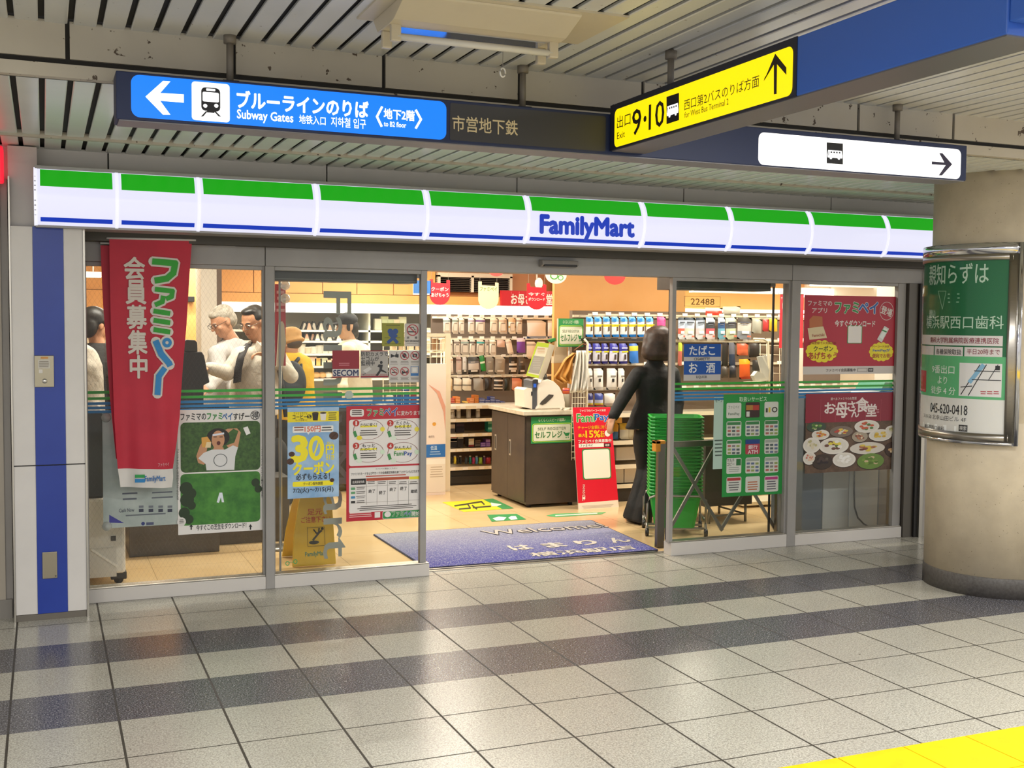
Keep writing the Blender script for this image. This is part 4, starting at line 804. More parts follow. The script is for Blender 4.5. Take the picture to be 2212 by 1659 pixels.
# orange bulkhead over the chilled case, with panel joints, and the pier on the right
yb = 5.95
b = MB(); xa, xb, za = .2, at(1197, 600, yb).x, at(700, 634, yb).z
for u in (205, 330, 552, 700, 770, 850, 945): pass
js = [.2]+[at(u, 610, yb).x for u in (470, 548, 697, 771, 850)]+[at(941, 610, yb).x]
for i in range(len(js)-1): b.box(js[i]+.004, js[i+1]-.004, yb, yb+.1, za, 2.62, ORANGE)
b.box(js[-1]+.004, xb, yb+.06, yb+.1, za, 2.62, ORANGE_SHADED); b.box(.2, xb, yb-.02, yb+.06, za-.2, za-.006, ORANGE)
struct(b.build('trim_bulkhead'))
xp = at(1198, 620, 2.95).x; xq = at(1481, 620, 2.95).x; b = MB(); b.box(xp, xq, 2.95, 3.0, 0, 2.62, ORANGE); struct(b.build('wall_pier'))
b = MB(); b.box(6.2, 6.28, 1.2, 2.8, 0, 2.62, ORANGE) if 0 else b.box(xq, 9.2, 5.6, 5.7, 0, 2.62, ORANGE); struct(b.build('wall_recess'))
# air grilles in the bulkhead
p0, p1 = at(944, 594, yb-.01), at(1104, 633, yb-.01)
g = thing('air_grille', 'pale framed pair of black louvred air grilles high on the orange wall', 'grille', ((p0.x+p1.x)/2, yb-.02, p1.z))
b = MB(); xm = at(1018, 610, yb).x
for xx0, xx1 in ((p0.x, p0.x+.03), (xm-.015, xm+.015), (p1.x-.03, p1.x)): b.box(xx0, xx1, yb-.05, yb+.06, p1.z, p0.z, CREAM)
b.box(p0.x, p1.x, yb-.05, yb+.06, p0.z-.02, p0.z+.03, CREAM); b.build('grille_frame', g)
b = MB(); b.box(p0.x, p1.x, yb+.02, yb+.06, p1.z, p0.z, M('#151210', .7)); n = 9
for k in range(n): z = p1.z+(p0.z-p1.z)*(k+.5)/n; b.box(p0.x, p1.x, yb-.03, yb+.03, z-.003, z+.003, M('#4A4038', .5))
b.build('louvre', g)
# ---- chilled case along the back, with lit canopy
yc = 5.5; x0, x1 = at(455, 660, yc).x, at(1195, 672, yc).x; zt = at(800, 656, yc).z; zb = at(800, 674, yc).z
g = thing('chilled_case', 'long open chilled food case with glowing white canopy along the back wall', 'fridge', ((x0+x1)/2, 5.9, 0))
LIT = M('#FFF6E4', .4, 0, 3.2)
b = MB(); b.box(x0, x1, yc, yc+.5, zb, zt, SWHITE); b.box(x0+.01, x1-.01, yc-.006, yc, zb+.004, zt-.004, LIT); b.build('lit_canopy', g)
b = MB(); b.box(x0, x1, 6.2, 6.5, 0, zb, M('#C9C9BE', .4)); b.box(x0, x1, 5.45, 6.3, 0, .42, M('#8E8B84', .5)); b.build('case_body', g)
FS = []
for v in (712.5, 736, 764, 791, 819): FS.append(at(650, v, 5.62).z)
for z in FS:
    b = MB(); b.box(x0+.02, x1-.02, 5.62, 6.2, z-.022, z, SWHITE); b.build('shelf', g)
for u in (799, 1010):
    xd = at(u, 700, 5.6).x; b = MB(); b.box(xd-.012, xd+.012, 5.62, 6.2, .42, zb, M('#DDE0D2', .3)); b.build('divider', g)
b = MB(); b.box(x0, x1, 5.55, 5.6, zb-.014, zb, M('#FFFBEA', .4, 0, 2.2)); b.build('strip_light', g)
FS = [z+.0015 for z in FS]
# food on the chilled shelves
rnd = random.Random(11)
def riceball(x, y, z, s, c, t):
    b = MB(); b.prism([(x-.052*s, y, z), (x+.052*s, y, z), (x+.012*s, y, z+.092*s), (x-.012*s, y, z+.092*s)], (0, .05, 0), M('#2A2A28', .5))
    b.prism([(x-.028*s, y-.001, z), (x+.028*s, y-.001, z), (x+.010*s, y-.001, z+.072*s), (x-.010*s, y-.001, z+.072*s)], (0, .052, 0), M(c, .5)); return tag(b.build('rice_ball', bev=.003), t, 'rice ball', 'wrapped rice balls in the chilled case')
for r, (z, n, u0) in enumerate(((FS[0], 13, 622), (FS[1], 12, 640))):
    for k in range(n):
        u = u0+k*11.5+(3 if k % 3 == 0 else 0)
        if 655+5*r < u < 788: riceball(at(u, 720, 5.68).x, 5.68+.03*(k % 2), z, 1.0, rnd.choice(['#E8E4D8', '#D8CFC0', '#E4B8A0']), 'black and white wrapped rice ball, %s from the left on the %s chilled shelf' % (ORD[k], ('top', 'second')[r]))
for k in range(9):
    x = at(628+k*12.5, 790, 5.7).x; h = rnd.uniform(.06, .11); b = MB(); b.lathe((x, 5.72, FS[2]), [(.034, 0), (.042, h), (.044, h+.006)], M(rnd.choice(['#EDEAE0', '#DDE0D8', '#E8D8C0']), .4), 14); b.lathe((x, 5.72, FS[2]+h), [(.044, 0), (.044, .012)], M(rnd.choice(['#F0EEE8', '#3A3A38', '#C9CFC8']), .4), 14)
    tag(b.build('food_cup'), 'white lidded food cup, %s from the left on the third chilled shelf' % ORD[k], 'cup', 'food cups in the chilled case')
for k in range(8):
    x = at(662+k*12, 818, 5.7).x; b = MB(); b.box(x-.045, x+.045, 5.66, 5.78, FS[3], FS[3]+rnd.uniform(.05, .10), M(rnd.choice(['#E8C8B0', '#E0D0B8', '#D8B060', '#EDE6DA', '#C9D0B8']), .4)); tag(b.build('food_pack', bev=.006), 'small boxed food pack, %s from the left on the fourth chilled shelf' % ORD[k], 'food pack', 'food packs in the chilled case')
for k in range(7):
    x = at(672+k*13, 845, 5.7).x; b = MB(); b.ell((x, 5.74, FS[4]+.035), (.05, .05, .035), M(rnd.choice(['#F0ECE4', '#E8B878', '#EAE0D0', '#D89A60']), .5), 10, 6); tag(b.build('bun'), 'round wrapped bun, %s from the left on the lowest chilled shelf' % ORD[k], 'bun', 'buns in the chilled case')
for k in range(10):
    x = at(816+k*13, 720, 5.72).x; b = MB(); h = rnd.uniform(.10, .17); b.box(x-.045, x+.045, 5.68, 5.75, FS[0 if k < 5 else 1], FS[0 if k < 5 else 1]+h, M(rnd.choice(['#DCDFC0', '#E8E4D0', '#C9D4A8', '#E4D8B8']), .3)); tag(b.build('sandwich_pack', bev=.008), 'pale sandwich pack, %s from the left behind the olive heart sticker' % ORD[k], 'sandwich', 'sandwich packs in the chilled case')

# ---- packs of goods
def pillow(name, u0, v0, u1, v1, y, bands, d=.03, tilt=0.0, marks=()):
    """a sealed bag hanging or standing at depth y; bands are (share of height, colour) from the top down"""
    p, q = at(u0, (v0+v1)/2, y), at(u1, (v0+v1)/2, y); c0, c1 = at((u0+u1)/2, v0, y), at((u0+u1)/2, v1, y)
    w, h = q.x-p.x, c0.z-c1.z; cx = (p.x+q.x)/2; zb = c1.z; ct, st = cos(tilt), sin(tilt); NU, NV = 4, 8
    edges = []; acc = 0
    for f, c in bands: edges.append((acc, acc+f, M(c, .35))); acc += f
    def pick(i, j):
        t = (j+.5)/NV
        for a0, a1, m in edges:
            if t < a1: return m
        return edges[-1][2]
    b = MB()
    for sgn in (-1, 1):
        def fn(s, t, sgn=sgn):
            bulge = d/2*(sin(pi*s)**.5 if 0 < s < 1 else 0)*(sin(pi*min(1, max(0, (t-.06)/.88)))**.5 if .06 < t < .94 else 0)
            x = (s-.5)*w*(1-.06*sin(pi*t)); z = h*(.5-t); return Vector((cx+x*ct-z*st, y+d/2+sgn*bulge, zb+h/2+x*st+z*ct))
        b.grid(fn, NU, NV, None, True, pick)
    for im, (mx, mz, mw, mh, c) in enumerate(marks):   # printed label, standing a hair proud of the front
        x, z = (mx-.5)*w, h*(.5-mz); yy = y+d/2-d/2*(sin(pi*min(.95, max(.05, mx)))**.5)-.0022-.0008*im
        q = [Vector((cx+(x+i*mw*w/2)*ct-(z+j*mh*h/2)*st, yy, zb+h/2+(x+i*mw*w/2)*st+(z+j*mh*h/2)*ct)) for i, j in ((-1, -1), (1, -1), (1, 1), (-1, 1))]; b.add(q, [(0, 1, 2, 3)], M(c, .4))
    return b.build(name)
SHZ = []                              # heights of the shelf boards, so that boxes stand on them
def carton(name, u0, v0, u1, v1, y, col, dep=.10, bands=None):
    p, q = at(u0, v1, y), at(u1, v1, y); t = at((u0+u1)/2, v0, y); z0 = (p.z+q.z)/2
    for z in SHZ:
        if abs(z-z0) < .03: z0 = z+.0035
    b = MB(); b.box(p.x, q.x, y, y+dep, z0, t.z, M(col, .4))
    for f0, f1, c in bands or []: b.box(p.x+.001, q.x-.001, y-.0012, y, z0+(t.z-z0)*(1-f1), z0+(t.z-z0)*(1-f0), M(c, .4))
    return b.build(name, bev=.002)
# ---- accessory shelf unit at the back
ya = 3.6; xl, xr = at(964, 850, ya).x, 5.05
SH = [at(1000, v, ya).z for v in (877, 905, 937, 969, 1009)]; SHZ += SH[2:4]; zbase = at(1000, 1018, ya).z; ztop = at(1000, 684, 4.0).z
g = thing('display_shelf', 'white shelf unit of phone cases and small goods behind the self checkout counter', 'shelf', ((xl+xr)/2, 3.85, 0))
b = MB(); b.box(xl, xr, ya+.02, 4.08, 0, zbase, M('#221F1D', .35)); b.box(xl+.02, xr, ya+.012, ya+.02, .02, zbase-.05, M('#2B2724', .35)); b.build('base', g)
b = MB(); b.box(xl, xr, 4.04, 4.08, zbase, ztop+.02, M('#5E5248', .6)); b.build('back_panel', g)
for i, z in enumerate(SH):
    b = MB(); b.box(xl, xr, ya+.01, 4.04, z-.028, z-.010, M('#CFC3AE', .5)); b.box(xl, xr, ya-.004, ya+.012, z-.030, z+.002, CREAMW); b.build('shelf', g)
    b = MB(); k = 0; x = xl+.04
    while x < (xr if i == 0 else 4.15): b.box(x, x+.055, ya-.008, ya-.004, z-.026, z-.002, M('#F4EEE2', .5)); x += rnd.choice([.07, .1, .13, .17])
    b.build('price_tag', g)
HR = [at(1000, v, 3.72).z for v in (686, 733, 772, 816)]
for z in HR:
    b = MB(); b.box(xl, xr, 4.02, 4.04, z-.01, z+.01, CREAMW); x = xl+.05
    while x < 4.75: b.tube([(x, 4.03, z+.006), (x, 3.70, z+.010), (x, 3.69, z+.02)], .003, M('#D9D0C0', .3, .6), 5); b.box(x-.022, x+.022, 3.685, 3.689, z+.004, z+.030, M('#F6F0E4', .5)); x += .115
    b.build('hook_rail', g)
b = MB()
for xx in (xl-.035, xl-.005): b.tube([(xx, ya+.05, .08), (xx, ya+.05, 1.42)], .007, CREAMW, 6)
for k in range(26): z = .1+k*.052; b.tube([(xl-.035, ya+.05, z), (xl-.005, ya+.05, z)], .003, CREAMW, 4)
b.build('side_grid', g)
W1, W2, W3_ = '#EFE6D6', '#DDD2C2', '#C9BFB2'
def row(items, v0, v1, y, what, place, group, cat, name, d=.025, marks=()):
    for k, it in enumerate(items):
        u0, u1, bands = it[0], it[1], it[2]; a, c = (it[3], it[4]) if len(it) > 4 else (v0, v1)
        desc = it[5] if len(it) > 5 else what
        o = pillow(name, u0, a, u1, c, y+.012*(k % 3), bands, d, it[6] if len(it) > 6 else rnd.uniform(-.04, .04), marks if len(it) < 6 else ()); tag(o, '%s, %s from left, %s' % (desc, ORD[k], place), cat, group)
case = lambda c, c2=W1: [(.14, c2), (.12, c), (.62, c2), (.12, W3_)]
row([(958, 974, case('#8A9A98')), (977, 991, case('#7A8A7C', W2)), (992, 1004, case('#B8A890', W2)), (1012, 1026, case('#A898A0')), (1028, 1049, case('#6A4A7A', W2)), (1059, 1076, case('#C9B8A0', '#E4D0B8')), (1078, 1096, case('#C0A890', '#E4CDB4')), (1099, 1115, [(.2, '#D8B890'), (.25, W1), (.2, '#D8A860'), (.35, W1)]), (1116, 1129, case('#A8988A')), (1139, 1181, [(.15, W2), (.7, '#F4F2F0'), (.15, '#8FA4C9')], 692, 731, 'big white file packet'), (1184, 1203, [(.15, W2), (.7, '#F4F2F0'), (.15, '#8FA4C9')], 692, 731, 'half hidden big white file packet')], 687, 721, 3.62, 'pale phone case packet', 'top back hook row', 'phone cases on the top row', 'packet', 'phone_case_packet', .025, [(.5, .58, .62, .5, '#C2B6A8'), (.5, .58, .54, .44, '#EFE7DA'), (.5, .34, .4, .05, '#8A7F74')])
row([(969, 979, case('#E8E0D4')), (981, 995, case('#7A6A60', W2)), (996, 1014, case('#8A9A90', W3_)), (1015, 1028, case('#5A5048', W2)), (1030, 1047, case('#2FA0A0', W2)), (1048, 1057, case('#9A8A7A', W3_)), (1058, 1073, case('#B8A890')), (1074, 1092, [(.3, '#C8A898'), (.7, '#D8B8A8')], 735, 750, 'small pink packet'), (1095, 1108, case('#D8C8B8'), 733, 766, 'tilted white packet', .22), (1117, 1136, [(.28, '#E4DCEC'), (.72, '#7A4AB0')], 730, 762, 'purple and white packet'), (1138, 1160, case('#B8B0A8'), 738, 775, 'white card packet'), (1162, 1182, case('#B8B0A8'), 738, 775, 'white card packet')], 734, 767, 3.62, 'grey white phone case packet', 'second back hook row', 'phone cases on the second row', 'packet', 'phone_case_packet', .025, [(.5, .6, .66, .5, '#A89C90'), (.5, .6, .56, .44, '#D8CEC0'), (.5, .3, .5, .05, '#6A6058')])
row([(969, 980, case('#C9A890')), (986, 998, case('#8A6A60', '#C9B0A4')), (1000, 1009, [(.8, '#D8D4D0'), (.2, '#3A3834')]), (1012, 1036, [(.2, '#3A3834'), (.15, '#6A6A70'), (.45, '#C9BEB4'), (.2, '#2A2826')]), (1038, 1049, [(.35, '#1E8A3A'), (.2, '#D8E4CC'), (.45, '#1E8A3A')], 768, 802, 'bright green packet', .15), (1051, 1068, [(1, '#8E8679')]), (1070, 1092, [(.15, '#B8AE9C'), (.85, '#978D7E')]), (1100, 1118, [(.4, '#1E1C1C'), (.15, '#D8D0C4'), (.1, '#1E1C1C'), (.15, '#D8D0C4'), (.2, '#3A3632')]), (1121, 1136, [(.5, '#5A524A'), (.5, '#3A342E')])], 771, 808, 3.62, 'dark and white legwear packet', 'third back hook row', 'legwear packets on the third row', 'packet', 'legwear_packet', .025, [(.5, .82, .6, .1, '#D8D0C4'), (.4, .3, .4, .06, '#B8B0A6')])
row([(970, 979, [(.6, '#D8C09A'), (.4, '#C9A878')]), (981, 999, [(.45, '#E0D6C2'), (.15, '#8A8274'), (.4, '#E0D6C2')]), (1000, 1020, [(.45, '#E0D6C2'), (.15, '#8A8274'), (.4, '#E0D6C2')]), (1024, 1046, [(1, '#98928A')]), (1049, 1064, [(1, '#2A2626')]), (1068, 1088, [(.18, '#2E2A28'), (.12, '#D8CFC4'), (.14, '#2E2A28'), (.14, '#D8CFC4'), (.14, '#2E2A28'), (.14, '#D8CFC4'), (.14, '#2E2A28')]), (1091, 1103, [(1, '#20241E')]), (1107, 1129, [(.2, '#C9785A'), (.8, '#DA9474')])], 817, 844, 3.61, 'folded towel packet', 'lowest back hook row', 'towel packets on the lowest hook row', 'packet', 'towel_packet', .04)
def stack(items, vb, y, hpx, what, place, group, cat, name, dep=.09):
    for k, (u0, u1, n, c, c2) in enumerate(items):
        for j in range(n): o = carton(name, u0, vb-hpx*(j+1)+.3, u1, vb-hpx*j, y, c, dep, [(.35, .62, c2)]); tag(o, '%s, %s from below, %s stack from left, %s' % (what, ORD[j], ORD[k], place), cat, group)
stack([(971, 982, 3, '#B03024', '#E0A890'), (984, 994, 4, '#D8782A', '#E8C49A'), (1005, 1011, 1, '#D8B040', '#EADCA0'), (1015, 1024, 3, '#C9743A', '#E0B890'), (1025, 1034, 5, '#B86A2A', '#D89A50'), (1035, 1047, 3, '#2A3A7A', '#C9CCD8'), (1048, 1058, 2, '#2A3A7A', '#C9CCD8'), (1059, 1069, 4, '#2E3E80', '#B8C0D8'), (1070, 1080, 2, '#34427E', '#B8C0D8'), (1081, 1091, 1, '#34427E', '#B8C0D8')], 870.5, 3.64, 3.4, 'tiny flat box', 'upper full shelf', 'tiny boxes on the upper full shelf', 'box', 'small_box')
for k, (u0, u1, v0) in enumerate(((973, 985, 886), (989, 998, 884), (1010, 1020, 879), (1031, 1040, 884))):
    p, q = at(u0, 900, 3.66), at(u1, 900, 3.66); r = (q.x-p.x)/2; h = at(u0, v0, 3.66).z-SH[1]
    b = MB(); b.lathe((p.x+r, 3.70, SH[1]), [(r*.95, 0), (r, .01), (r, h*.7), (r*.8, h*.78)], M('#B0A694', .2), 14); b.lathe((p.x+r, 3.70, SH[1]+h*.78), [(r*.88, 0), (r*.88, h*.22)], M('#E4DACA', .4), 14)
    tag(b.build('cosmetic_jar'), 'small white lidded jar, %s from the left on the second full shelf' % ORD[k], 'jar', 'jars on the second full shelf')
for k, (u0, v0, u1, c, bands, t) in enumerate(((985, 908, 1003, '#1C1820', [(.3, .5, '#3A2A34')], 'black upright box on the third full shelf'), (1054, 908, 1068, '#1E8A78', [(.1, .3, '#7AC0B0'), (.6, .8, '#7AC0B0')], 'teal green box on the third full shelf beside the counter'), (972, 912, 983, '#4A423C', [(.2, .6, '#C9B8A4')], 'brown grey box at the left end of the third full shelf'))): tag(carton('goods_box', u0, v0, u1, at(1000, 936, ya) and 930, 3.68, c, .09, bands), t, 'box')
for k, (u0, v0, u1, c, bands, t) in enumerate(((970, 941, 987, '#242020', [(.08, .18, '#B8302A'), (.2, .5, '#C8C0B8'), (.24, .46, '#242020')], 'black gadget box with white square and red mark on the fourth full shelf'), (988, 941, 1001, '#2A2624', [(.12, .26, '#A8A29A')], 'black gadget box with grey label on the fourth full shelf'), (1012, 937, 1024, '#1C1A1C', [(.0, .03, '#C9C4BC'), (.36, .82, '#D8CCB4'), (.84, .95, '#8A2A2A')], 'tall black box with cream bottle picture on the fourth full shelf'))): tag(carton('gadget_box', u0, v0, u1, 965.5, 3.66, c, .10, bands), t, 'box')
stack([(1026, 1038, 4, '#5A4A40', '#8A7A6A')], 965.5, 3.68, 3.8, 'flat brown box', 'fourth full shelf', 'brown boxes on the fourth full shelf', 'box', 'flat_box')
for k, (u0, v0, u1, v1) in enumerate(((1039, 956, 1049, 965.5), (1050, 956.5, 1059, 965.5), (1049.5, 949, 1059, 956.2))): tag(carton('patterned_box', u0, v0, u1, v1, 3.66, '#7A50A8', .09, [(.2, .4, '#B89ACC'), (.6, .8, '#B89ACC')]), ('left lower purple patterned box on the fourth full shelf', 'right lower purple patterned box on the fourth full shelf', 'upper purple patterned box on the fourth full shelf')[k], 'box', 'purple boxes on the fourth full shelf')
for k, (u0, u1, c) in enumerate(((970, 974, '#1E1C1E'), (975, 980, '#242224'), (982, 987.5, '#E0C83A'), (989, 993, '#201E20'), (994, 999, '#2A2828'), (1006, 1012, '#2E3A44'), (1015, 1020, '#1E7A6E'), (1022, 1027.5, '#B83A6A'), (1029, 1034, '#5A9AC8'), (1036, 1044, '#9AC23A'), (1046, 1050, '#5A2A6A'), (1051, 1062, '#A02430'))):
    o = pillow('pouch', u0, 985+1.5*(k % 2), u1, 1003, 3.66, [(.14, '#3A3434' if k % 2 else '#C8C4BE'), (.86, c)], .05); tag(o, '%s pouch on the bottom shelf of the back shelf unit' % ('leftmost black', 'second black', 'yellow', 'third black', 'fourth black', 'slate', 'teal', 'pink', 'sky blue', 'lime green', 'dark purple', 'wide red')[k], 'pouch', 'pouches on the bottom shelf')

# ---- white standing notice and wire rack left of the shelf unit
yw = 3.1; p0, p1 = at(905, 786, yw), at(962, 1072, yw)
g = thing('standing_sign', 'tall pale pink standing sign with blue label beside the white wire rack', 'sign', ((p0.x+p1.x)/2, yw, 0))
b = MB(); b.box(p0.x, p1.x, yw, yw+.05, .0, p0.z, M('#EAD6C8', .5)); b.build('board', g)
S = YS(yw-.001); S.rect(905, 1003, 962, 1064, '#E6D8C8', 1); S.rect(905, 992, 962, 1003, '#EEE6DA', 1); S.rect(905, 960, 962, 988, '#2A6AB4', 1); S.text('低温', 930, 963, 944, 972, '#B8D0EA', 2, .03); S.bars(928, 975, 952, 985, 2, '#9AB8DC', 2, .35); S.poly([(925, 830), (944, 850), (958, 890), (962, 930), (962, 878), (950, 846)], '#E0A088', 1); S.bars(928, 1008, 958, 1034, 5, '#B8A48E', 2, .3); S.ell(938, 916, 4, 4, '#E0A040', 1); S.text('ern', 926, 941, 938, 946, '#8A7A70', 2); S.build('print', g)
yr = 3.3; p0, p1 = at(828, 727, yr), at(972, 727, yr)
g = thing('wire_rack', 'cream wire grid rack behind the sticker covered door glass', 'rack', ((p0.x+p1.x)/2, yr, 0))
b = MB()
for k in range(11): x = p0.x+(p1.x-p0.x)*k/10; b.tube([(x, yr, .1), (x, yr, p0.z)], .0055 if k in (0, 10) else .0028, CREAMW, 5)
for k in range(22): z = .12+(p0.z-.12)*k/21; b.tube([(p0.x, yr, z), (p1.x, yr, z)], .0028, CREAMW, 4)
b.build('grid_panel', g)
b = MB(); b.box(p1.x-.05, p1.x+.0, yr-.03, yr-.0, 0, p0.z+.012, CREAMW); b.box(p0.x, p1.x, yr-.02, yr+.01, p0.z, p0.z+.03, CREAMW); b.build('post', g)
for z in (at(900, 760, yr).z, at(900, 874, yr).z):
    b = MB(); b.box(p0.x, p1.x-.06, yr+.02, yr+.25, z-.012, z, CREAMW); b.build('rack_shelf', g)
for k in range(8):
    x = p0.x+.06+.075*k; z = at(900, 874, yr).z; b = MB(); b.box(x, x+.055, yr+.06, yr+.12, z, z+rnd.uniform(.08, .14), M(rnd.choice(['#2A4A8A', '#5A9AD0', '#E4DCD0', '#8A2A34', '#3A3A6A']), .4)); tag(b.build('snack_box', bev=.004), 'small coloured snack box, %s from the left on the lower wire rack shelf' % ORD[k], 'box', 'snack boxes on the wire rack')
for k in range(7):
    x = p0.x+.1+.08*k; z = at(900, 760, yr).z; o = MB(); o.box(x, x+.05, yr+.06, yr+.12, z, z+rnd.uniform(.10, .13), M(rnd.choice(['#C9B090', '#8A6A4A', '#E0D4BC', '#5A4A3A']), .4)); tag(o.build('snack_box', bev=.004), 'small brown or cream box, %s from the left on the upper wire rack shelf' % ORD[k], 'box', 'boxes on the upper wire rack shelf')

# ---- self checkout counter
kx0, kx1, ky0, ky1 = 3.775, 4.27, 2.15, 2.93; kz = at(1130, 889, 2.13).z
WOODD = noisy('dark_oak_laminate', '#3E332C', '#493C33', 6, .35)
g = thing('checkout_counter', 'dark wood self checkout counter with pale stone top near the doorway', 'counter', ((kx0+kx1)/2, 2.5, 0))
b = MB(); b.box(kx0, kx1, ky0, ky1, .03, kz-.035, WOODD); b.build('body', g)
ym = (ky0+ky1)/2
for ya0, ya1 in ((ky0+.01, ym-.002), (ym+.002, ky1-.01)):
    b = MB(); b.box(kx0-.012, kx0, ya0, ya1, .05, kz-.05, WOODD); d = b.build('door', g)
    h = atx(1102 if ya0 < ym-.1 else 1071, 966 if ya0 < ym-.1 else 955, kx0-.012); b = MB()
    b.box(kx0-.016, kx0-.012, h.y-.018, h.y+.018, h.z-.07, h.z+.07, M('#C9C0B2', .3, .6)); b.box(kx0-.018, kx0-.0155, h.y-.008, h.y+.008, h.z-.055, h.z+.055, BLACKM); b.build('handle', d)
b = MB(); b.box(kx0-.04, kx1+.012, ky0-.03, ky1+.02, kz-.035, kz, noisy('stone_top', '#C4B8A2', '#D4C9B4', 18, .25)); b.build('countertop', g, bev=.004)
for xx, yy in ((kx0+.05, ky0+.06), (kx0+.05, ky1-.06), (kx1-.05, ky0+.06), (kx1-.05, ky1-.06)):
    b = MB(); b.lathe((xx, yy, 0), [(.02, 0), (.02, .03)], BLACKM, 10); b.build('foot', g)
GS = '#2E8A4A'
def selfsign(S, u0, v0, u1, v1):
    w, h = u1-u0, v1-v0; U = lambda t: u0+w*t; V = lambda t: v0+h*t
    S.rect(u0, v0, u1, v1, GS, 0); S.text('らくらく♪スピード精算♪', U(.18), V(.06), U(.82), V(.19), '#CFE0BE', 2, .02)
    S.rrect(U(.03), V(.25), U(.97), V(.95), .12, '#B8D84A', 1); S.rrect(U(.045), V(.275), U(.955), V(.925), .12, GS, 2); S.rrect(U(.055), V(.295), U(.945), V(.905), .1, '#DFDCC4', 3)
    S.text('SELF REGISTER', U(.16), V(.40), U(.84), V(.50), '#6A7A5A', 4, .01); S.text('セルフレジ', U(.09), V(.56), U(.74), V(.80), '#3C7A3E', 4, .05)
    S.poly([(U(.77), V(.58)), (U(.81), V(.58)), (U(.82), V(.62)), (U(.93), V(.60)), (U(.90), V(.72)), (U(.83), V(.74))], '#2E8A4A', 4); S.ell(U(.84), V(.79), w*.015, h*.025, '#2E8A4A', 4); S.ell(U(.89), V(.78), w*.015, h*.025, '#2E8A4A', 4)
gs = thing('counter_sign', 'green self checkout sign fixed on the front of the dark counter', 'sign', tuple(at(1191, 958, ky0-.004)))
S = YS(ky0-.003); selfsign(S, 1147, 900, 1237, 957); S.build('print', gs)
ysg = 2.42; gs = thing('counter_sign.001', 'green self checkout sign standing up behind the checkout machine', 'sign', tuple(at(1235, 748, ysg)))
S = YS(ysg); selfsign(S, 1206, 688, 1260, 749); S.build('print', gs); p, q = at(1206, 718, ysg), at(1260, 749, ysg); b = MB(); b.box(p.x, q.x, ysg+.001, ysg+.03, q.z, at(1206, 688, ysg).z, M('#C9C4A8', .5)); b.build('board', gs)
b = MB(); b.tube([((p.x+q.x)/2+.0, ysg+.04, kz), ((p.x+q.x)/2, ysg+.04, q.z+.02)], .009, SWHITE); b.build('post', gs)
# checkout machine: white fan shaped body, grey reader, tilted screen
ymc = 2.32; g = thing('checkout_machine', 'white self checkout machine with tilted lime edged screen on the counter', 'machine', (at(1185, 885, ymc).x, ymc+.1, kz))
def px(y, *pts): return [at(u, v, y) for u, v in pts]
def pk(y, *pts):                      # the same, kept on top of the counter
    q = px(y, *pts)
    for p in q: p.z = max(p.z, kz+.001)
    return q
prof = [(1158, 889), (1163, 876), (1163, 833), (1172, 822), (1184, 819), (1197, 824), (1209, 836), (1217, 852), (1221, 870), (1221, 889)]
b = MB(); b.prism(pk(ymc, *prof), (0, .26, 0), noisy('machine_shell', '#E4DACA', '#EAE1D2', 3, .35)); b.build('shell', g, bev=.008)
b = MB(); b.prism(px(ymc-.004, (1166, 873), (1169, 868), (1186, 852), (1196, 853), (1195, 857), (1179, 872), (1172, 875)), (0, .006, 0), M('#4A4440', .4)); b.build('card_slot', g)
b = MB(); b.prism(pk(ymc+.03, (1150, 886), (1150, 822), (1157, 819), (1163, 820), (1163, 887)), (0, .2, 0), M('#56585E', .35)); b.build('reader', g, bev=.004)
b = MB(); q = at(1155.5, 834, ymc+.026); b.box(q.x-.012, q.x+.012, ymc+.024, ymc+.03, q.z-.012, q.z+.02, M('#3A6ACF', .3, 0, .8)); b.build('indicator', g)
b = MB(); b.prism(pk(ymc+.02, (1133, 880), (1132, 842), (1138, 838), (1150, 839), (1150, 885)), (0, .22, 0), M('#E0D6C4', .4)); b.box(at(1147, 848, ymc+.02).x, at(1150, 848, ymc+.02).x, ymc+.014, ymc+.02, at(1147, 855, ymc).z, at(1147, 846, ymc).z, BLACKM); b.build('coin_unit', g, bev=.005)
scr = px(ymc-.06, (1160, 739), (1187, 742), (1163, 817), (1136, 811)); n = Vector((0, -1, .0)); dep = Vector((.10, .10, -.02))
b = MB(); b.prism(scr, dep, M('#CFC8B4', .4)); b.build('screen_housing', g, bev=.004)
S = YS(ymc-.0605); S.poly([(1160, 739), (1187, 742), (1163, 817), (1136, 811)], '#B4C83A', 0); S.poly([(1161, 748), (1184, 751), (1164, 811), (1140, 806)], '#D6CFB8', 1); S.poly([(1153, 768), (1177, 771), (1164, 808), (1141, 804)], '#9A958A', 2); S.text('ハロ', 1163, 741, 1183, 747, '#8AA030', 1, .02) if 0 else None; S.bars(1160, 752, 1178, 765, 4, '#C08A5A', 2, .3); S.bars(1150, 775, 1168, 800, 7, '#B4AFA4', 3, .3); S.build('screen', g)
b = MB(); c = at(1176, 812, ymc+.02); b.tube([c, at(1178, 824, ymc+.1)], .025, M('#4A4642', .4)); b.build('screen_arm', g)
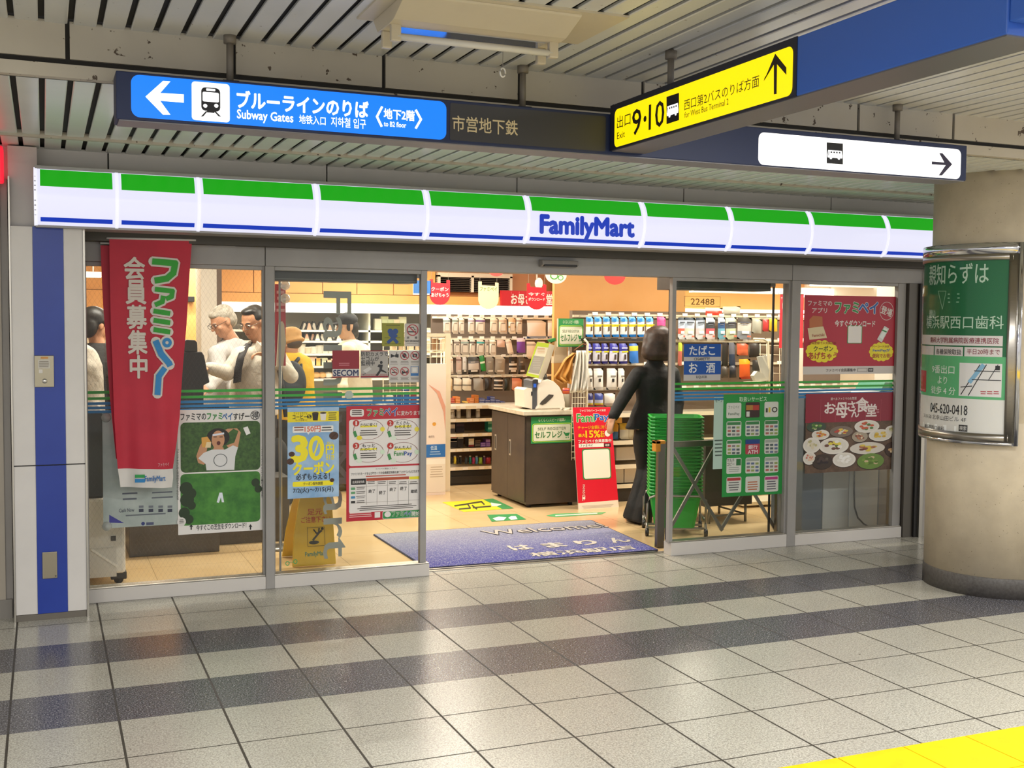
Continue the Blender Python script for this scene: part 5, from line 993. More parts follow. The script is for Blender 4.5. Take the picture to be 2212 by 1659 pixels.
# things around the machine
g = thing('paper_bag_holder', 'beige paper holder leaning up behind the checkout screen', 'holder', tuple(at(1205, 785, 2.5)))
b = MB(); b.prism(px(2.5, (1200, 738), (1224, 735), (1226, 783), (1196, 785)), (0, .06, 0), M('#C9B494', .5)); b.build('holder', g, bev=.003)
b = MB(); b.prism(px(2.52, (1188, 740), (1199, 736), (1198, 775), (1193, 765)), (0, .03, 0), M('#A9834A', .6)); b.build('paper_roll', g); b = MB(); b.prism(px(2.52, (1186, 734), (1200, 730), (1201, 736), (1190, 741)), (0, .04, 0), M('#2E8A4A', .5)); b.build('green_edge', g)
def cloth(name, outline, y, d, m):
    b = MB(); n = len(outline[0]); 
    def fn(s, t):
        f = t*(len(outline)-1); i = min(int(f), len(outline)-2); f -= i; A, B2 = outline[i], outline[i+1]; u = (A[1]*(1-f)+B2[1]*f)*(1-s)+(A[2]*(1-f)+B2[2]*f)*s; v = A[0]*(1-f)+B2[0]*f
        p = at(u, v+3*sin(s*9)*t, y); return Vector((p.x, y-d*(sin(s*11+t*3)*.5+.5)-d*.4*sin(s*23), p.z))
    b.grid(fn, 22, 14, m); return b.build(name, sol=.003)
g = tag(cloth('paper_bag', [(762, 1235, 1240), (775, 1214, 1238), (800, 1200, 1236), (815, 1190, 1232), (826, 1213, 1231)], 2.10, .05, noisy('kraft_paper', '#C98E3E', '#D69C4C', 9, .6)), 'crumpled brown paper bag hanging beside the checkout machine', 'bag')
g = tag(cloth('plastic_bag', [(757, 1242, 1252), (775, 1239, 1253), (800, 1234, 1254), (818, 1232, 1256), (846, 1228, 1256)], 2.06, .05, M('#EFE9DC', .35, 0, 0, .93)), 'left white plastic bag hanging beside the checkout counter', 'bag', 'hanging plastic bags')
g = tag(cloth('plastic_bag', [(757, 1254, 1262), (775, 1253, 1266), (800, 1253, 1268), (820, 1252, 1268), (842, 1251, 1265)], 2.03, .05, M('#F2EDE2', .35, 0, 0, .93)), 'right white plastic bag hanging beside the white post', 'bag', 'hanging plastic bags')
p = at(1269, 740, 2.105); g = thing('bag_hanger', 'white post with wire grid and bag hook at the end of the checkout counter', 'stand', (p.x, 2.105, 0))
b = MB(); b.tube([(p.x, 2.105, .0), (p.x, 2.105, p.z), (p.x-.03, 2.105, p.z+.03)], .011, CREAMW, 8); b.build('post', g)
b = MB(); xa = at(1236, 860, 2.105).x
for k in range(6): x = xa+(p.x-xa)*k/5; b.tube([(x, 2.105, .4), (x, 2.105, at(1240, 842, 2.105).z)], .003, CREAMW, 4)
for k in range(12): z = .42+k*.052; b.tube([(xa, 2.105, z), (p.x, 2.105, z)], .003, CREAMW, 4)
b.build('wire_grid', g); b = MB(); b.tube([(p.x, 2.105, p.z-.02), (p.x-.05, 2.09, p.z-.01), (at(1240, 757, 2.08).x, 2.08, at(1240, 757, 2.08).z)], .004, M('#8A5A3A', .4, .4), 6); b.build('hook', g)
for k, (u, c, c2, t) in enumerate(((1222.5, '#D8603A', '#B03A5A', 'striped red and orange tin beside the checkout machine'),)):
    q = at(u, 880, 2.42); b = MB(); b.lathe((q.x, 2.42, kz), [(.032, 0), (.032, .12), (.026, .13)], M('#B0A894', .4), 16); o = tag(b.build('tin'), t, 'tin'); b = MB(); b.lathe((q.x, 2.42, kz+.125), [(.031, 0), (.031, .05)], M(c, .4), 16); b.lathe((q.x, 2.42, kz+.15), [(.0315, 0), (.0315, .012)], M(c2, .4), 16); b.build('cap', o)
tag(cloth('napkin', [(880, 1208, 1236), (884, 1207, 1238), (889, 1208, 1238)], 2.2, .03, M('#E9E1D0', .6)), 'rumpled white napkin on the counter edge beside the red banner', 'napkin')
# ---- standing red banner
yb1, yb0 = 1.94, 2.06
def bp(u, v):
    t = (v-880)/225.0; return at(u, v, yb0+(yb1-yb0)*t)
g = thing('standing_banner', 'tall red standing banner leaning at the front of the checkout counter', 'banner', tuple(bp(1293, 1104)))
BA = at(1237, 880, yb0), at(1337, 1104, yb1)
def bl(a, bb, o): t = (BA[0].z-bb)/(BA[0].z-BA[1].z); return (a, yb0+(yb1-yb0)*t-o, bb)
S = Sheet(lambda u, v: (lambda p: (p.x, p.z))(bp(u, v)), bl); RB = '#D8142E'; PW = '#F0E8DA'
S.poly([(1237, 880), (1318, 879), (1337, 1100), (1250, 1106)], RB, 0); S.poly([(1249, 1087), (1335, 1080), (1337, 1100), (1250, 1106)], '#E9E0D0', 1); S.bars(1254, 1091, 1330, 1098, 3, '#B8A898', 2, .3)
S.text('ファミマのバーコード決済', 1252, 884, 1308, 889.5, PW, 2, .02); 
for q, u0, u1, c in (('Fami', 1246, 1284, '#3C9A3C'), ('Pay', 1285, 1314, '#1E5AB8')): S.text(q, u0, 894, u1, 911, PW, 2, .11); S.text(q, u0, 894, u1, 911, c, 3, .045)
S.text('チャージ金額に対し', 1248, 919, 1312, 927, '#F2B01E', 2, .03); S.text('最大', 1249, 937, 1264, 944, '#F2C81E', 2, .04); S.text('15%', 1265, 930, 1296, 945, '#F2C81E', 2, .05); S.text('還元', 1297, 931, 1305, 944, '#F2C81E', 2, .03); S.ell(1312, 936, 6, 7, PW, 2); S.text('ファミペイ会員募集中', 1249, 949, 1320, 956, PW, 2, .03); S.rect(1250, 958, 1304, 966, PW, 2); S.text('ファミペイ', 1253, 959.5, 1280, 965, '#3A2A2A', 3, .01); S.rect(1305, 957.5, 1319, 965.5, '#2A1416', 2); S.text('検索', 1307, 959, 1316, 964, PW, 3, .01)
S.rrect(1258, 969, 1319, 1035, .08, '#2E8A48', 2); S.rrect(1260, 971, 1317, 1033, .08, '#EFEAD8', 3); S.vtext('今すぐダウンロード', 1258, 1046, 1264, 1082, PW, 2, .02)
o = S.build('print', g); b = MB()
b.add([Vector(bl(*S.P(u, v), -.004)) for u, v in ((1237, 880), (1318, 879), (1337, 1100), (1250, 1106))], [(0, 1, 2, 3)], M('#D8CFC0', .5)); b.build('board', g, sol=.006)
b = MB(); q = bp(1278, 905); b.tube([q+Vector((0, .02, 0)), Vector((q.x, yb0+.0, .01)), ], .006, BLACKM, 6) if 0 else b.tube([q+Vector((0, .015, 0)), Vector((q.x+.03, 2.10, .0))], .006, BLACKM, 6); b.build('prop', g)

# ---- right hand gondola with bags of goods
yg = 2.2; gx0, gx1 = at(1278, 800, yg).x, 7.4
g = thing('goods_shelf', 'long white shelf with hook rows of wet wipes and masks behind the person in black', 'shelf', (5.6, 2.5, 0))
GH = [at(1330, v, yg).z for v in (683, 738, 791, 845)]
b = MB(); b.box(gx0, gx1, 2.60, 2.66, .1, GH[0]+.05, M('#7A6654', .6)); b.build('back_panel', g)
b = MB(); b.box(gx0, gx1, 2.2, 2.66, 0, at(1345, 1052, yg).z, M('#2A2624', .4)); b.build('base', g)
for v in (893, 952, 1004, 1046):
    z = at(1350, v, yg).z; SHZ.append(z); b = MB(); b.box(gx0, gx1, 2.2, 2.6, z-.03, z-.012, M('#CFC3AE', .5)); b.box(gx0, gx1, 2.19, 2.2, z-.034, z+.002, CREAMW); b.build('shelf', g)
for z in GH:
    b = MB(); b.box(gx0, gx1, 2.58, 2.6, z-.012, z+.012, CREAMW); b.box(gx0, gx1, 2.27, 2.285, z+.004, z+.02, M('#D9C9B0', .4)); x = gx0+.06
    while x < gx1: b.box(x-.026, x+.026, 2.262, 2.268, z+.006, z+.034, M('#F6F0E4', .5)); b.tube([(x, 2.6, z), (x, 2.26, z+.006)], .003, M('#D9D0C0', .3, .6), 5); x += .13
    b.build('hook_rail', g)
b = MB(); z = at(1330, 732, yg).z; b.box(gx0, 5.25, 2.22, 2.6, z-.02, z, M('#2A2624', .5)); b.build('dark_shelf', g)
BW = [(.05, '#3A6AB0'), (.22, '#5AA8E0'), (.12, '#DCE8F0'), (.08, '#E0D020'), (.37, '#EAF0F2'), (.16, '#1E78C8')]
row([(1268+k*18.6, 1284+k*18.6, BW) for k in range(8)]+[(1422, 1441, [(.3, '#D0307A'), (.7, '#E0508E')], 684, 726, 'magenta pack')], 684, 728, 2.19, 'blue and white wet wipe pack', 'top row beyond black suit', 'wet wipes on the top hook row', 'pack', 'wet_wipe_pack', .05, [(.62, .60, .22, .22, '#5A4636'), (.6, .40, .7, .05, '#E0C81E'), (.3, .16, .4, .16, '#2E86D0')])
NV = [(.06, '#1E1E5A'), (.26, '#34349A'), (.12, '#D8D8EC'), (.08, '#E0C81E'), (.34, '#DCDCEA'), (.14, '#26267A')]
row([(1268, 1280, NV), (1283, 1300, NV), (1302, 1316, NV), (1319, 1337, NV), (1340, 1358, NV), (1362, 1382, [(.12, '#2A62B8'), (.2, '#C9C03A'), (.68, '#3A7ACC')], 742, 785, 'plain blue pack')], 742, 786, 2.19, 'navy and white wet wipe pack', 'second row beyond black suit', 'wet wipes on the second hook row', 'pack', 'wet_wipe_pack', .05, [(.6, .66, .24, .26, '#4A3A34'), (.5, .22, .7, .06, '#C9CCEE'), (.55, .40, .75, .07, '#E4CC1E')])
FC = [(.1, '#D8D2CC'), (.8, '#F0EBE2'), (.1, '#CFC8BE')]
row([(1270, 1283, FC), (1285, 1306, FC), (1313, 1336, FC), (1338, 1352, FC)], 796, 842, 2.19, 'white face wash packet with dark mark', 'third row beyond black suit', 'white packets on the third hook row', 'packet', 'face_wash_packet', .05, [(.5, .55, .22, .16, '#2A2422'), (.5, .36, .5, .07, '#8A847C')])
row([(1270, 1284, [(.5, '#2A2A6A'), (.2, '#C9CCE4'), (.15, '#D8C020'), (.15, '#A02A34')]), (1287, 1306, [(.5, '#3A4A9A'), (.2, '#C9CCE4'), (.15, '#D8C020'), (.15, '#A02A34')]), (1308, 1332, [(.8, '#E9E2D8'), (.2, '#B8A8A0')], 850, 878, 'white dotted packet')], 850, 878, 2.19, 'navy snack packet', 'row above red banner', 'packets above the red banner', 'packet', 'snack_packet', .05)
row([(1324, 1340, [(.5, '#E0A02A'), (.5, '#3A6A9A')]), (1342, 1362, [(.4, '#E8C040'), (.6, '#EDE4D0')]), (1352, 1374, [(.3, '#D8922A'), (.7, '#E8DCC0')]), (1330, 1348, [(.6, '#E8E0D0'), (.4, '#E0A83A')], 880, 915, 'upper white and yellow crisp bag')], 915, 950, 2.30, 'yellow and blue crisp bag', 'beside the red banner', 'crisp bags beside the red banner', 'bag', 'crisp_bag', .07)
for k, (u0, v0, u1, v1, t) in enumerate(((1331, 966, 1375, 998, 'white carton on the upper low shelf beside the red banner'), (1330, 1009, 1347, 1038, 'narrow white carton on the lowest shelf beside the red banner'), (1349, 1007, 1382, 1038, 'wide white carton on the lowest shelf behind the person in black'))): tag(carton('carton_box', u0, v0, u1, v1, 2.26, '#D9CDBC', .2), t, 'box')
# masks and gloves further along, seen through the right door
MK = lambda c, t='#C9D4E8': [(.07, '#3A4250'), (.45, t), (.25, c), (.23, '#E4E6EC')]
row([(1467, 1482, MK('#D86A5A')), (1481, 1503, MK('#E0DCC8')), (1505, 1526, MK('#E8CCD0')), (1527, 1547, [(.3, '#DDE0E4'), (.2, '#4A4A50'), (.3, '#D8606A'), (.2, '#E4D4D8')]), (1553, 1569, [(.3, '#E4E8EC'), (.2, '#3A5A8A'), (.5, '#7AB4CC')]), (1570, 1594, [(.3, '#DCDCC0'), (.2, '#5A5A5E'), (.5, '#C9D0B0')]), (1595, 1626, [(.28, '#55504A'), (.3, '#C9C6C0'), (.42, '#8E949E')]), (1627, 1648, [(1, '#A9A79A')], 690, 720, 'grey mesh packet'), (1650, 1664, [(1, '#C03A3A')], 690, 716, 'red snack packet'), (1664, 1682, [(1, '#D8B02A')], 688, 716, 'golden snack packet')], 686, 733, 2.19, 'pale face mask packet', 'top row behind right door', 'mask packets behind the right door', 'packet', 'mask_packet', .04, [(.45, .22, .7, .06, '#5A5E6A'), (.4, .32, .5, .03, '#7A7E8A'), (.5, .68, .5, .12, '#F2EEEA'), (.75, .86, .25, .08, '#D0705A')])
row([(1467, 1476, [(.4, '#B8C83A'), (.6, '#C86A5A')]), (1562, 1576, [(1, '#2A2422')]), (1577, 1591, [(.5, '#6A6A74'), (.5, '#33415A')]), (1594, 1619, [(.5, '#C85A3A'), (.5, '#D86A44')], 742, 768, 'orange red packet'), (1621, 1645, [(.4, '#3A3432'), (.6, '#2A2624')], 742, 772, 'black battery packet')], 740, 790, 2.19, 'dark glove packet', 'row below the masks', 'glove packets behind the right door', 'packet', 'glove_packet', .04)
row([(1600, 1624, [(.2, '#E0A020'), (.65, '#D85A1E'), (.15, '#B83A1A')], 776, 819, 'orange and yellow boxed packet'), (1562, 1576, [(1, '#4A403A')], 792, 816, 'brown glove packet'), (1579, 1594, [(.4, '#3A3A44'), (.6, '#24242A')], 790, 816, 'charcoal sock packet'), (1628, 1646, [(.6, '#2A2826'), (.4, '#6A665E')], 778, 814, 'black tool packet')], 790, 818, 2.14, 'brown glove packet', 'lower row behind right door', 'lower packets behind the right door', 'packet', 'boxed_packet', .05)
# white packs on top, over the mask row
row([(1528, 1566, [(.3, '#D8D6CE'), (.5, '#D0402E'), (.2, '#D8D6CE')], 665, 690, 'white pack with big red disc'), (1566, 1605, [(1, '#C9C4B4')], 662, 682, 'crinkled white pack')], 665, 686, 2.32, 'white pack', 'top of mask shelf', 'packs on top of the mask shelf', 'pack', 'white_pack', .08)
# ================================================================ mat, floor markings
def mat_pile():
    m, nt, N, L, b2 = nodes('door_mat_pile'); P, x, y, z = coords(nt)
    n = noise_n(nt, 150, 3, P); t = ramp_n(nt, math_n(nt, 'ADD', y, math_n(nt, 'MULTIPLY', math_n(nt, 'SUBTRACT', noise_n(nt, 60, 3, P), .5), .7)), .25, 1.35)
    c = mix_n(nt, t, lin('#3A3C8E'), lin('#8C8C98')); c = mix_n(nt, ramp_n(nt, n, .55, .62), c, lin('#A9A9B8'))
    L.new(c, b2.inputs['Base Color']); b2.inputs['Roughness'].default_value = .95; bump_n(nt, b2, n, .6, .004); return m
p = [(2.245, .185), (3.93, .185), (4.02, 1.40), (2.235, 1.40)]
g = thing('door_mat', 'blue and grey welcome mat inside the open doorway', 'mat', (3.1, .8, 0))
pb = MB(); pb.prism([(x, y, .001) for x, y in p], (0, 0, .009), mat_pile())
b = MB()
for i in range(4): (xa, ya_), (xb, yb_) = p[i], p[(i+1) % 4]; b.tube([(xa, ya_, .005), (xb, yb_, .005)], .006, M('#2A2C4A', .8), 6)
b.build('rubber_edge', g)
S = ZS(.0102, lambda c: M(c, .95))
def floortext(S, st, a0, a1, b0, b1, col, bold): V, F = text_mesh(st, bold); S.rawk([((a0+a1)/2+x*(a1-a0), (b0+b1)/2+y*(b1-b0), k) for x, y, k in V], F, col, 2)
q0, q1 = atz(1048, 1160, .01), atz(1287, 1131, .01); r0, r1 = atz(1130, 1186, .01), atz(1330, 1165, .01); s0, s1 = atz(1148, 1200, .01), atz(1362, 1180, .01)
wy = (q0.y+q1.y)/2
floortext(S, 'Welcome!', q0.x+.05, q1.x+.02, wy-.07, wy+.11, '#2E2C3A', .07); S2 = ZS(.0112, lambda c: M(c, .95)); floortext(S2, 'Welcome!', q0.x+.05, q1.x+.02, wy-.07, wy+.11, '#B9B0A8', .015)
[floortext(S, c, r0.x+(r1.x-r0.x)*k/3-.075, r0.x+(r1.x-r0.x)*k/3+.075, (r0.y+r1.y)/2-.075, (r0.y+r1.y)/2+.085, '#C4BCB2', .06) for k, c in enumerate('はまりん')]; floortext(S, '横浜駅店', s0.x, s1.x, (s0.y+s1.y)/2-.08, (s0.y+s1.y)/2+.05, '#C4BCB2', .035)
for q in (S, S2):
    for f, mi in zip(q.mb.f, q.mb.m): pb.f.append([i+len(pb.v) for i in f]); pb.m.append(pb.mi(q.mb.mats[mi])); pb.smooth.append(False)
    pb.v += q.mb.v
pb.build('pile', g)
# floor guide stickers
g = thing('floor_sticker', 'yellow and green guide sticker on the shop floor beside the dark counter', 'sticker', tuple(atz(1030, 1092)))
S = ZS(.001); S.poly([(955, 1085), (1065, 1077), (1110, 1098), (1002, 1106)], '#D8D020', 0); S.poly([(1044, 1079), (1065, 1077), (1110, 1098), (1085, 1100)], '#3A8A4A', 1)
S.line([(982, 1093), (1010, 1089), (1016, 1098), (992, 1100)], 3, '#3A341E', 2); S.line([(1008, 1089), (1040, 1084), (1046, 1090)], 3, '#3A341E', 2); S.line([(1022, 1097), (1060, 1094)], 3, '#3A341E', 2); S.line([(1020, 1092), (1030, 1100)], 3, '#3A341E', 2); S.poly([(1060, 1086), (1084, 1090), (1074, 1094), (1062, 1094)], '#DCE8D4', 2); S.build('print', g)
g = thing('floor_sticker.001', 'green sticker with white footprints on the shop floor behind the mat', 'sticker', tuple(atz(1098, 1118)))
S = ZS(.001); S.poly([(1052, 1112), (1116, 1110), (1137, 1122), (1062, 1127)], '#2E8A4A', 0); S.poly([(1064, 1120), (1078, 1116), (1094, 1118), (1088, 1124), (1072, 1125)], '#E8EDE0', 1); S.poly([(1098, 1119), (1104, 1115), (1114, 1115), (1118, 1122), (1104, 1123)], '#E8EDE0', 1); S.build('print', g)
g = thing('floor_sticker.002', 'narrow green arrow sticker on the shop floor before the red banner', 'sticker', tuple(atz(1230, 1110)))
S = ZS(.001); S.poly([(1180, 1114), (1196, 1110), (1310, 1106), (1300, 1111), (1200, 1117)], '#5AA868', 0); S.line([(1200, 1114), (1290, 1109)], 2, '#E4EEDC', 1); S.build('print', g)

# ================================================================ shopping baskets
GB = M('#26A43A', .35); GB2 = M('#1E9030', .4)
BA_ = radians(25); bdv = Vector((sin(BA_), cos(BA_), 0)); bwv = Vector((cos(BA_), -sin(BA_), 0))
fl = at(1404, 1000, .72); fl.z = 0; rr = ray(1521, 1000); fr_ = CAM+rr*((fl-CAM).dot(bdv)/rr.dot(bdv)); bw = (fr_-fl).dot(bwv)/2/1.05; bd = .15
ctr_ = fl+bwv*(bw*1.05)+bdv*(bd*1.05); bx, by = ctr_.x, ctr_.y
def turn(b, z0=0.0):
    b.v = [(bx+x*bwv.x+y*bdv.x, by+x*bwv.y+y*bdv.y, z+z0) for x, y, z in b.v]; return b
def basket_mesh():
    b = MB(); w, d, h = bw, bd, .24
    def ring(z, s): return [((w*s)*cx_, (d*s)*cy_, z) for cx_, cy_ in ((-1, -.86), (-.84, -1), (0, -1.0), (.84, -1), (1, -.86), (1, 0), (1, .86), (.84, 1), (0, 1), (-.84, 1), (-1, .86), (-1, 0))]
    lev = [(0, .75), (.08, .825), (.16, .895), (h-.016, .955), (h-.014, 1.035), (h-.004, 1.05), (h, 1.03), (h, .97), (h-.025, .942), (.16, .890), (.005, .747)]; V = []; n = 12
    for z, s in lev: V += ring(z, s)
    b.add(V, [(i*n+k, i*n+(k+1) % n, (i+1)*n+(k+1) % n, (i+1)*n+k) for i in range(len(lev)-1) for k in range(n)], GB); b.add(ring(.004, .744), [tuple(range(n))], GB2)
    return b
b0 = turn(basket_mesh(), .05); body = b0.build('shopping_basket', base=(bx, by, .05))
hb = MB()
for yy in (-1, 1): hb.tube([(-bw*.7, yy*bd*1.0, .2195), (-bw*.66, yy*bd*1.035, .2195), (bw*.66, yy*bd*1.035, .2195), (bw*.7, yy*bd*1.0, .2195)], .0032, GB, 6)
turn(hb, .05).build('carry_handle', body)
tag(body, 'green shopping basket, lowest of the stack on the wheeled stand', 'basket', 'stacked green baskets'); NB = 24; pit = (at(1440, 897, .82).z-.05-.24)/(NB-1)
for k in range(1, NB): dup(body, (bx, by, .05+pit*k), None, 'green shopping basket, %s from below in the stack on the wheeled stand' % ORD[k] if k < NB-1 else 'topmost green shopping basket of the stack on the wheeled stand')
g = thing('basket_trolley', 'grey tube trolley with black castors under the stacked green baskets', 'trolley', (bx, by, 0)); TB = M('#8E8B84', .3, .7)
b = MB(); tw, td = bw*1.14, bd*1.16
for yy in (-td, td): b.tube([(-tw, yy, .09), (-tw, yy, .24), (-tw+.02, yy, .285), (-tw+.06, yy, .30), (tw-.05, yy, .30), (tw, yy, .27), (tw, yy, .09)], .009, TB, 8)
for xx in (-tw, tw): b.tube([(xx, -td, .115), (xx, td, .115)], .008, TB, 8)
b.box(-tw, tw, -.09, -.06, .036, .049, TB); b.box(-tw, tw, .06, .09, .036, .049, TB); turn(b).build('tube_frame', g)
for xx in (-tw, tw):
    for yy in (-td, td):
        b = MB(); b.tube([(xx-.012, yy-.02, .030), (xx+.012, yy-.02, .030)], .030, M('#1E1C1C', .4), 16); b.tube([(xx, yy-.02, .030), (xx, yy, .095)], .010, TB, 8); turn(b).build('castor', g)
# ---- grey guard rail beside the door
yr = .27; RG = brushed('rail_steel', '#7E7A74', .35); xg0, xg1 = at(1422, 1000, yr).x, at(1438, 1000, yr).x; ztop = at(1437, 955, yr).z; xg2 = at(1693, 1000, yr).x
g = thing('guard_rail', 'grey steel guard rail with orange corner cap inside the right door leaf', 'rail', (xg0, yr, 0))
b = MB(); b.box(xg0, xg1, yr, yr+.035, 0, ztop, RG); b.build('post', g, bev=.002); b = MB(); b.box(xg2-.05, xg2, yr, yr+.035, 0, ztop, RG); b.build('post', g, bev=.002)
b = MB(); b.box(xg1, xg2-.05, yr+.002, yr+.033, ztop-.04, ztop, RG); b.build('top_bar', g)
b = MB(); b.box(xg0-.028, xg0+.012, yr-.012, yr+.045, ztop-.065, ztop+.012, M('#D8902A', .5)); b.box(xg0-.028, xg0+.05, yr-.012, yr+.045, ztop-.012, ztop+.012, M('#D8902A', .5)); b.build('corner_cap', g, bev=.004)
b = MB(); cxr = at(1500, 1075, yr).x
for (ua, va), (ub_, vb) in (((1443, 1150), (1546, 962)), ((1450, 962), (1560, 1146)), ((1556, 1146), (1668, 962)), ((1568, 962), (1684, 1160))): pA, pB = at(ua, va, yr+.05), at(ub_, vb, yr+.05); d = (pB-pA).normalized(); b.obox((pA+pB)/2, d*((pB-pA).length/2), Vector((0, .006, 0)), Vector((-d.z, 0, d.x))*.012, M('#8E8B86', .35, .6))
b.build('cross_brace', g)
# ---- dark stand with tube legs and newspapers behind it
g = thing('newspaper_stand', 'dark box stand on grey tube legs behind the guard rail', 'stand', tuple(at(1600, 1120, 1.05)))
x0, x1 = at(1524, 1000, .95).x, at(1626, 1000, .95).x; z0, z1 = at(1570, 1092, .95).z, at(1570, 962, .95).z
b = MB(); b.box(x0, x1, .95, 1.4, max(.1, z0), z1, M('#4A4642', .5)); b.build('box', g); b = MB()
for xx in (x0+.06, x1-.04):
    for yy in (.98, 1.36): b.tube([(xx, yy, 0), (xx, yy, z0+.02)], .011, TB, 8)
b.tube([(x0+.06, .98, .06), (x1-.04, .98, .06)], .008, TB, 8); b.tube([(x1-.04, .98, .06), (x1-.04, 1.36, .06)], .008, TB, 8); b.build('leg_frame', g)
yn = 1.5; g = thing('newspaper_rack', 'white tube rack of folded newspapers seen through the right door leaf', 'rack', tuple(at(1660, 1000, yn)))
b = MB(); PXs = [(1628, 732), (1650, 733), (1658, 738), (1660, 750), (1661, 900), (1662, 1090)]; b.tube([at(u, v, yn) for u, v in PXs], .010, CREAMW, 8); b.tube([at(u+30, v+2, yn+.3) for u, v in PXs[2:]], .010, CREAMW, 8)
for k in range(7): q, w = at(1640, 745+20*k, yn+.05), at(1690, 747+20*k, yn+.3); b.tube([q, w], .003, CREAMW, 4)
for k in range(4): q, w = at(1642+14*k, 742, yn+.05+.07*k), at(1642+14*k, 880, yn+.05+.07*k); b.tube([q, w], .003, CREAMW, 4)
q = at(1632, 826, yn-.1); b.box(q.x-.02, q.x+.16, yn-.12, yn+.05, q.z-.012, q.z, CREAMW); lo = at(1655, 880, yn); b.box(lo.x-.2, lo.x+.35, yn+.02, yn+.3, .02, .05, CREAMW); b.build('rack_frame', g)
for k in range(6):
    b = MB(); P4 = px(yn-.04+.035*k, (1637+4.5*k, 771-.5*k), (1645+4.5*k, 769-.5*k), (1662+1.8*k, 800+1.2*k), (1660+1.8*k, 822), (1650+1.8*k, 822)); b.prism(P4, (0, .02, 0), M('#D6D2C8' if k % 2 else '#C4C0B8', .6)); tag(b.build('newspaper'), 'folded newspaper in the fanned bunch, %s from the left in the white rack' % ORD[k], 'newspaper', 'newspapers in the white rack')
b = MB(); b.prism(px(yn-.1, (1628, 812), (1636, 802), (1648, 806), (1658, 822), (1634, 824)), (0, .05, 0), M('#DAD4C8', .6)); tag(b.build('newspaper.006'), 'pale newspaper lying flat below the fanned newspapers', 'newspaper')
# ---- red banner hanging behind the right door edge
yh = 1.75; g = thing('hanging_banner', 'narrow red hanging banner half hidden by the mullion right of the newspapers', 'banner', tuple(at(1697, 815, yh)))
S = YS(yh); S.rect(1684, 634, 1735, 752, '#D8202E', 0); S.text('ファミマのバーコード', 1687, 642, 1722, 647, '#F0E0DC', 1, .02); S.rect(1690, 655, 1722, 667, '#EDE8DC', 1); S.text('Fami', 1691, 655, 1720, 666, '#3C9A3C', 2, .05); S.text('登場', 1696, 672, 1716, 683, '#F0E0DC', 1, .04); S.rrect(1695, 690, 1722, 745, .4, '#EDE6DA', 1); S.rect(1688, 752, 1735, 830, '#EAD8C8', 0); S.bars(1690, 756, 1712, 822, 7, '#B8705A', 1, .5); S.build('print', g)
b = MB(); q = at(1682, 634, yh); w = at(1736, 634, yh); b.tube([q, w], .008, SWHITE, 8); b.tube([((q.x+w.x)/2, yh, q.z), ((q.x+w.x)/2, yh, 2.62)], .004, SWHITE, 6); b.build('hanger', g)

# ================================================================ right hand chilled case and lights behind
yc2 = 5.2; x0, x1 = at(1484, 670, yc2).x, 9.1
g = thing('chilled_case.001', 'bright white canopy case at the right back seen behind the cigarette sticker', 'fridge', ((x0+x1)/2, yc2+.2, 0))
b = MB(); b.box(x0, x1, yc2, yc2+.4, at(1580, 690, yc2).z, at(1580, 668, yc2).z, LIT); b.build('lit_canopy', g)
b = MB(); b.box(x0, x1, yc2+.2, yc2+.4, 0, at(1580, 690, yc2).z, M('#D8CEB8', .5)); b.build('case_body', g)
for z in (.5, .8, 1.1, 1.4): b = MB(); b.box(x0, x1, yc2-.05, yc2+.2, z-.02, z, SWHITE); b.build('shelf', g)
for nm, u0, v0, u1, v1, yy, t in (('wall_light', 1500, 622, 1712, 632, 4.6, 'long white strip light high behind the number sticker'), ('wall_light.001', 1756, 608, 1944, 619, 4.2, 'upper white strip light seen above the red app poster'), ('wall_light.002', 1738, 625, 1932, 643, 5.0, 'lower wide white strip light seen above the red app poster')):
    p0, p1 = at(u0, (v0+v1)/2, yy), at(u1, (v0+v1)/2, yy); zz1 = at((u0+u1)/2, v0, yy).z; zz0 = at((u0+u1)/2, v1, yy).z
    g = thing(nm, t, 'light', ((p0.x+p1.x)/2, yy, zz0)); b = MB(); b.box(p0.x, p1.x, yy, yy+.06, zz0, zz1, M('#FFF6E6', .4, 0, 3.0)); b.build('diffuser', g); b = MB(); b.box(p0.x-.01, p1.x+.01, yy+.06, yy+.10, zz0-.01, zz1+.01, SWHITE); b.build('housing', g)
    b = MB(); b.tube([((p0.x+p1.x)/2, yy+.08, zz1), ((p0.x+p1.x)/2, yy+.08, 2.62)], .008, SWHITE, 6); b.build('hanger', g)
# white and grey cabinets low behind the right window
for k, (u0, u1, v0, c, yy, t) in enumerate(((1734, 1779, 850, '#5C656E', .42, 'dark grey blue cabinet low behind the right window'), (1779, 1836, 846, '#A7ABAA', .42, 'pale grey cabinet panel behind the food poster'), (1836, 1899, 846, '#BCC1C0', .42, 'whitish cabinet panel with a hanging cable low behind the right window'), (1899, 1950, 848, '#8C8B86', .42, 'grey cabinet at the right end behind the right window'))):
    p0, p1 = at(u0, 1000, yy), at(u1, 1000, yy); z1 = at((u0+u1)/2, v0, yy).z; b = MB(); b.box(p0.x+.003, p1.x-.003, yy, yy+.4, .0, z1, M(c, .45)); tag(b.build('cabinet' if k == 0 else 'cabinet.%03d' % k, bev=.006), t, 'cabinet')
b = MB(); b.tube([at(u, v, .408) for u, v in ((1846, 1000), (1845, 1060), (1846, 1095), (1853, 1118), (1866, 1132), (1882, 1140))], .006, M('#4A4A48', .5), 6); tag(b.build('cable'), 'dark cable hanging in a curve before the whitish cabinet', 'cable')
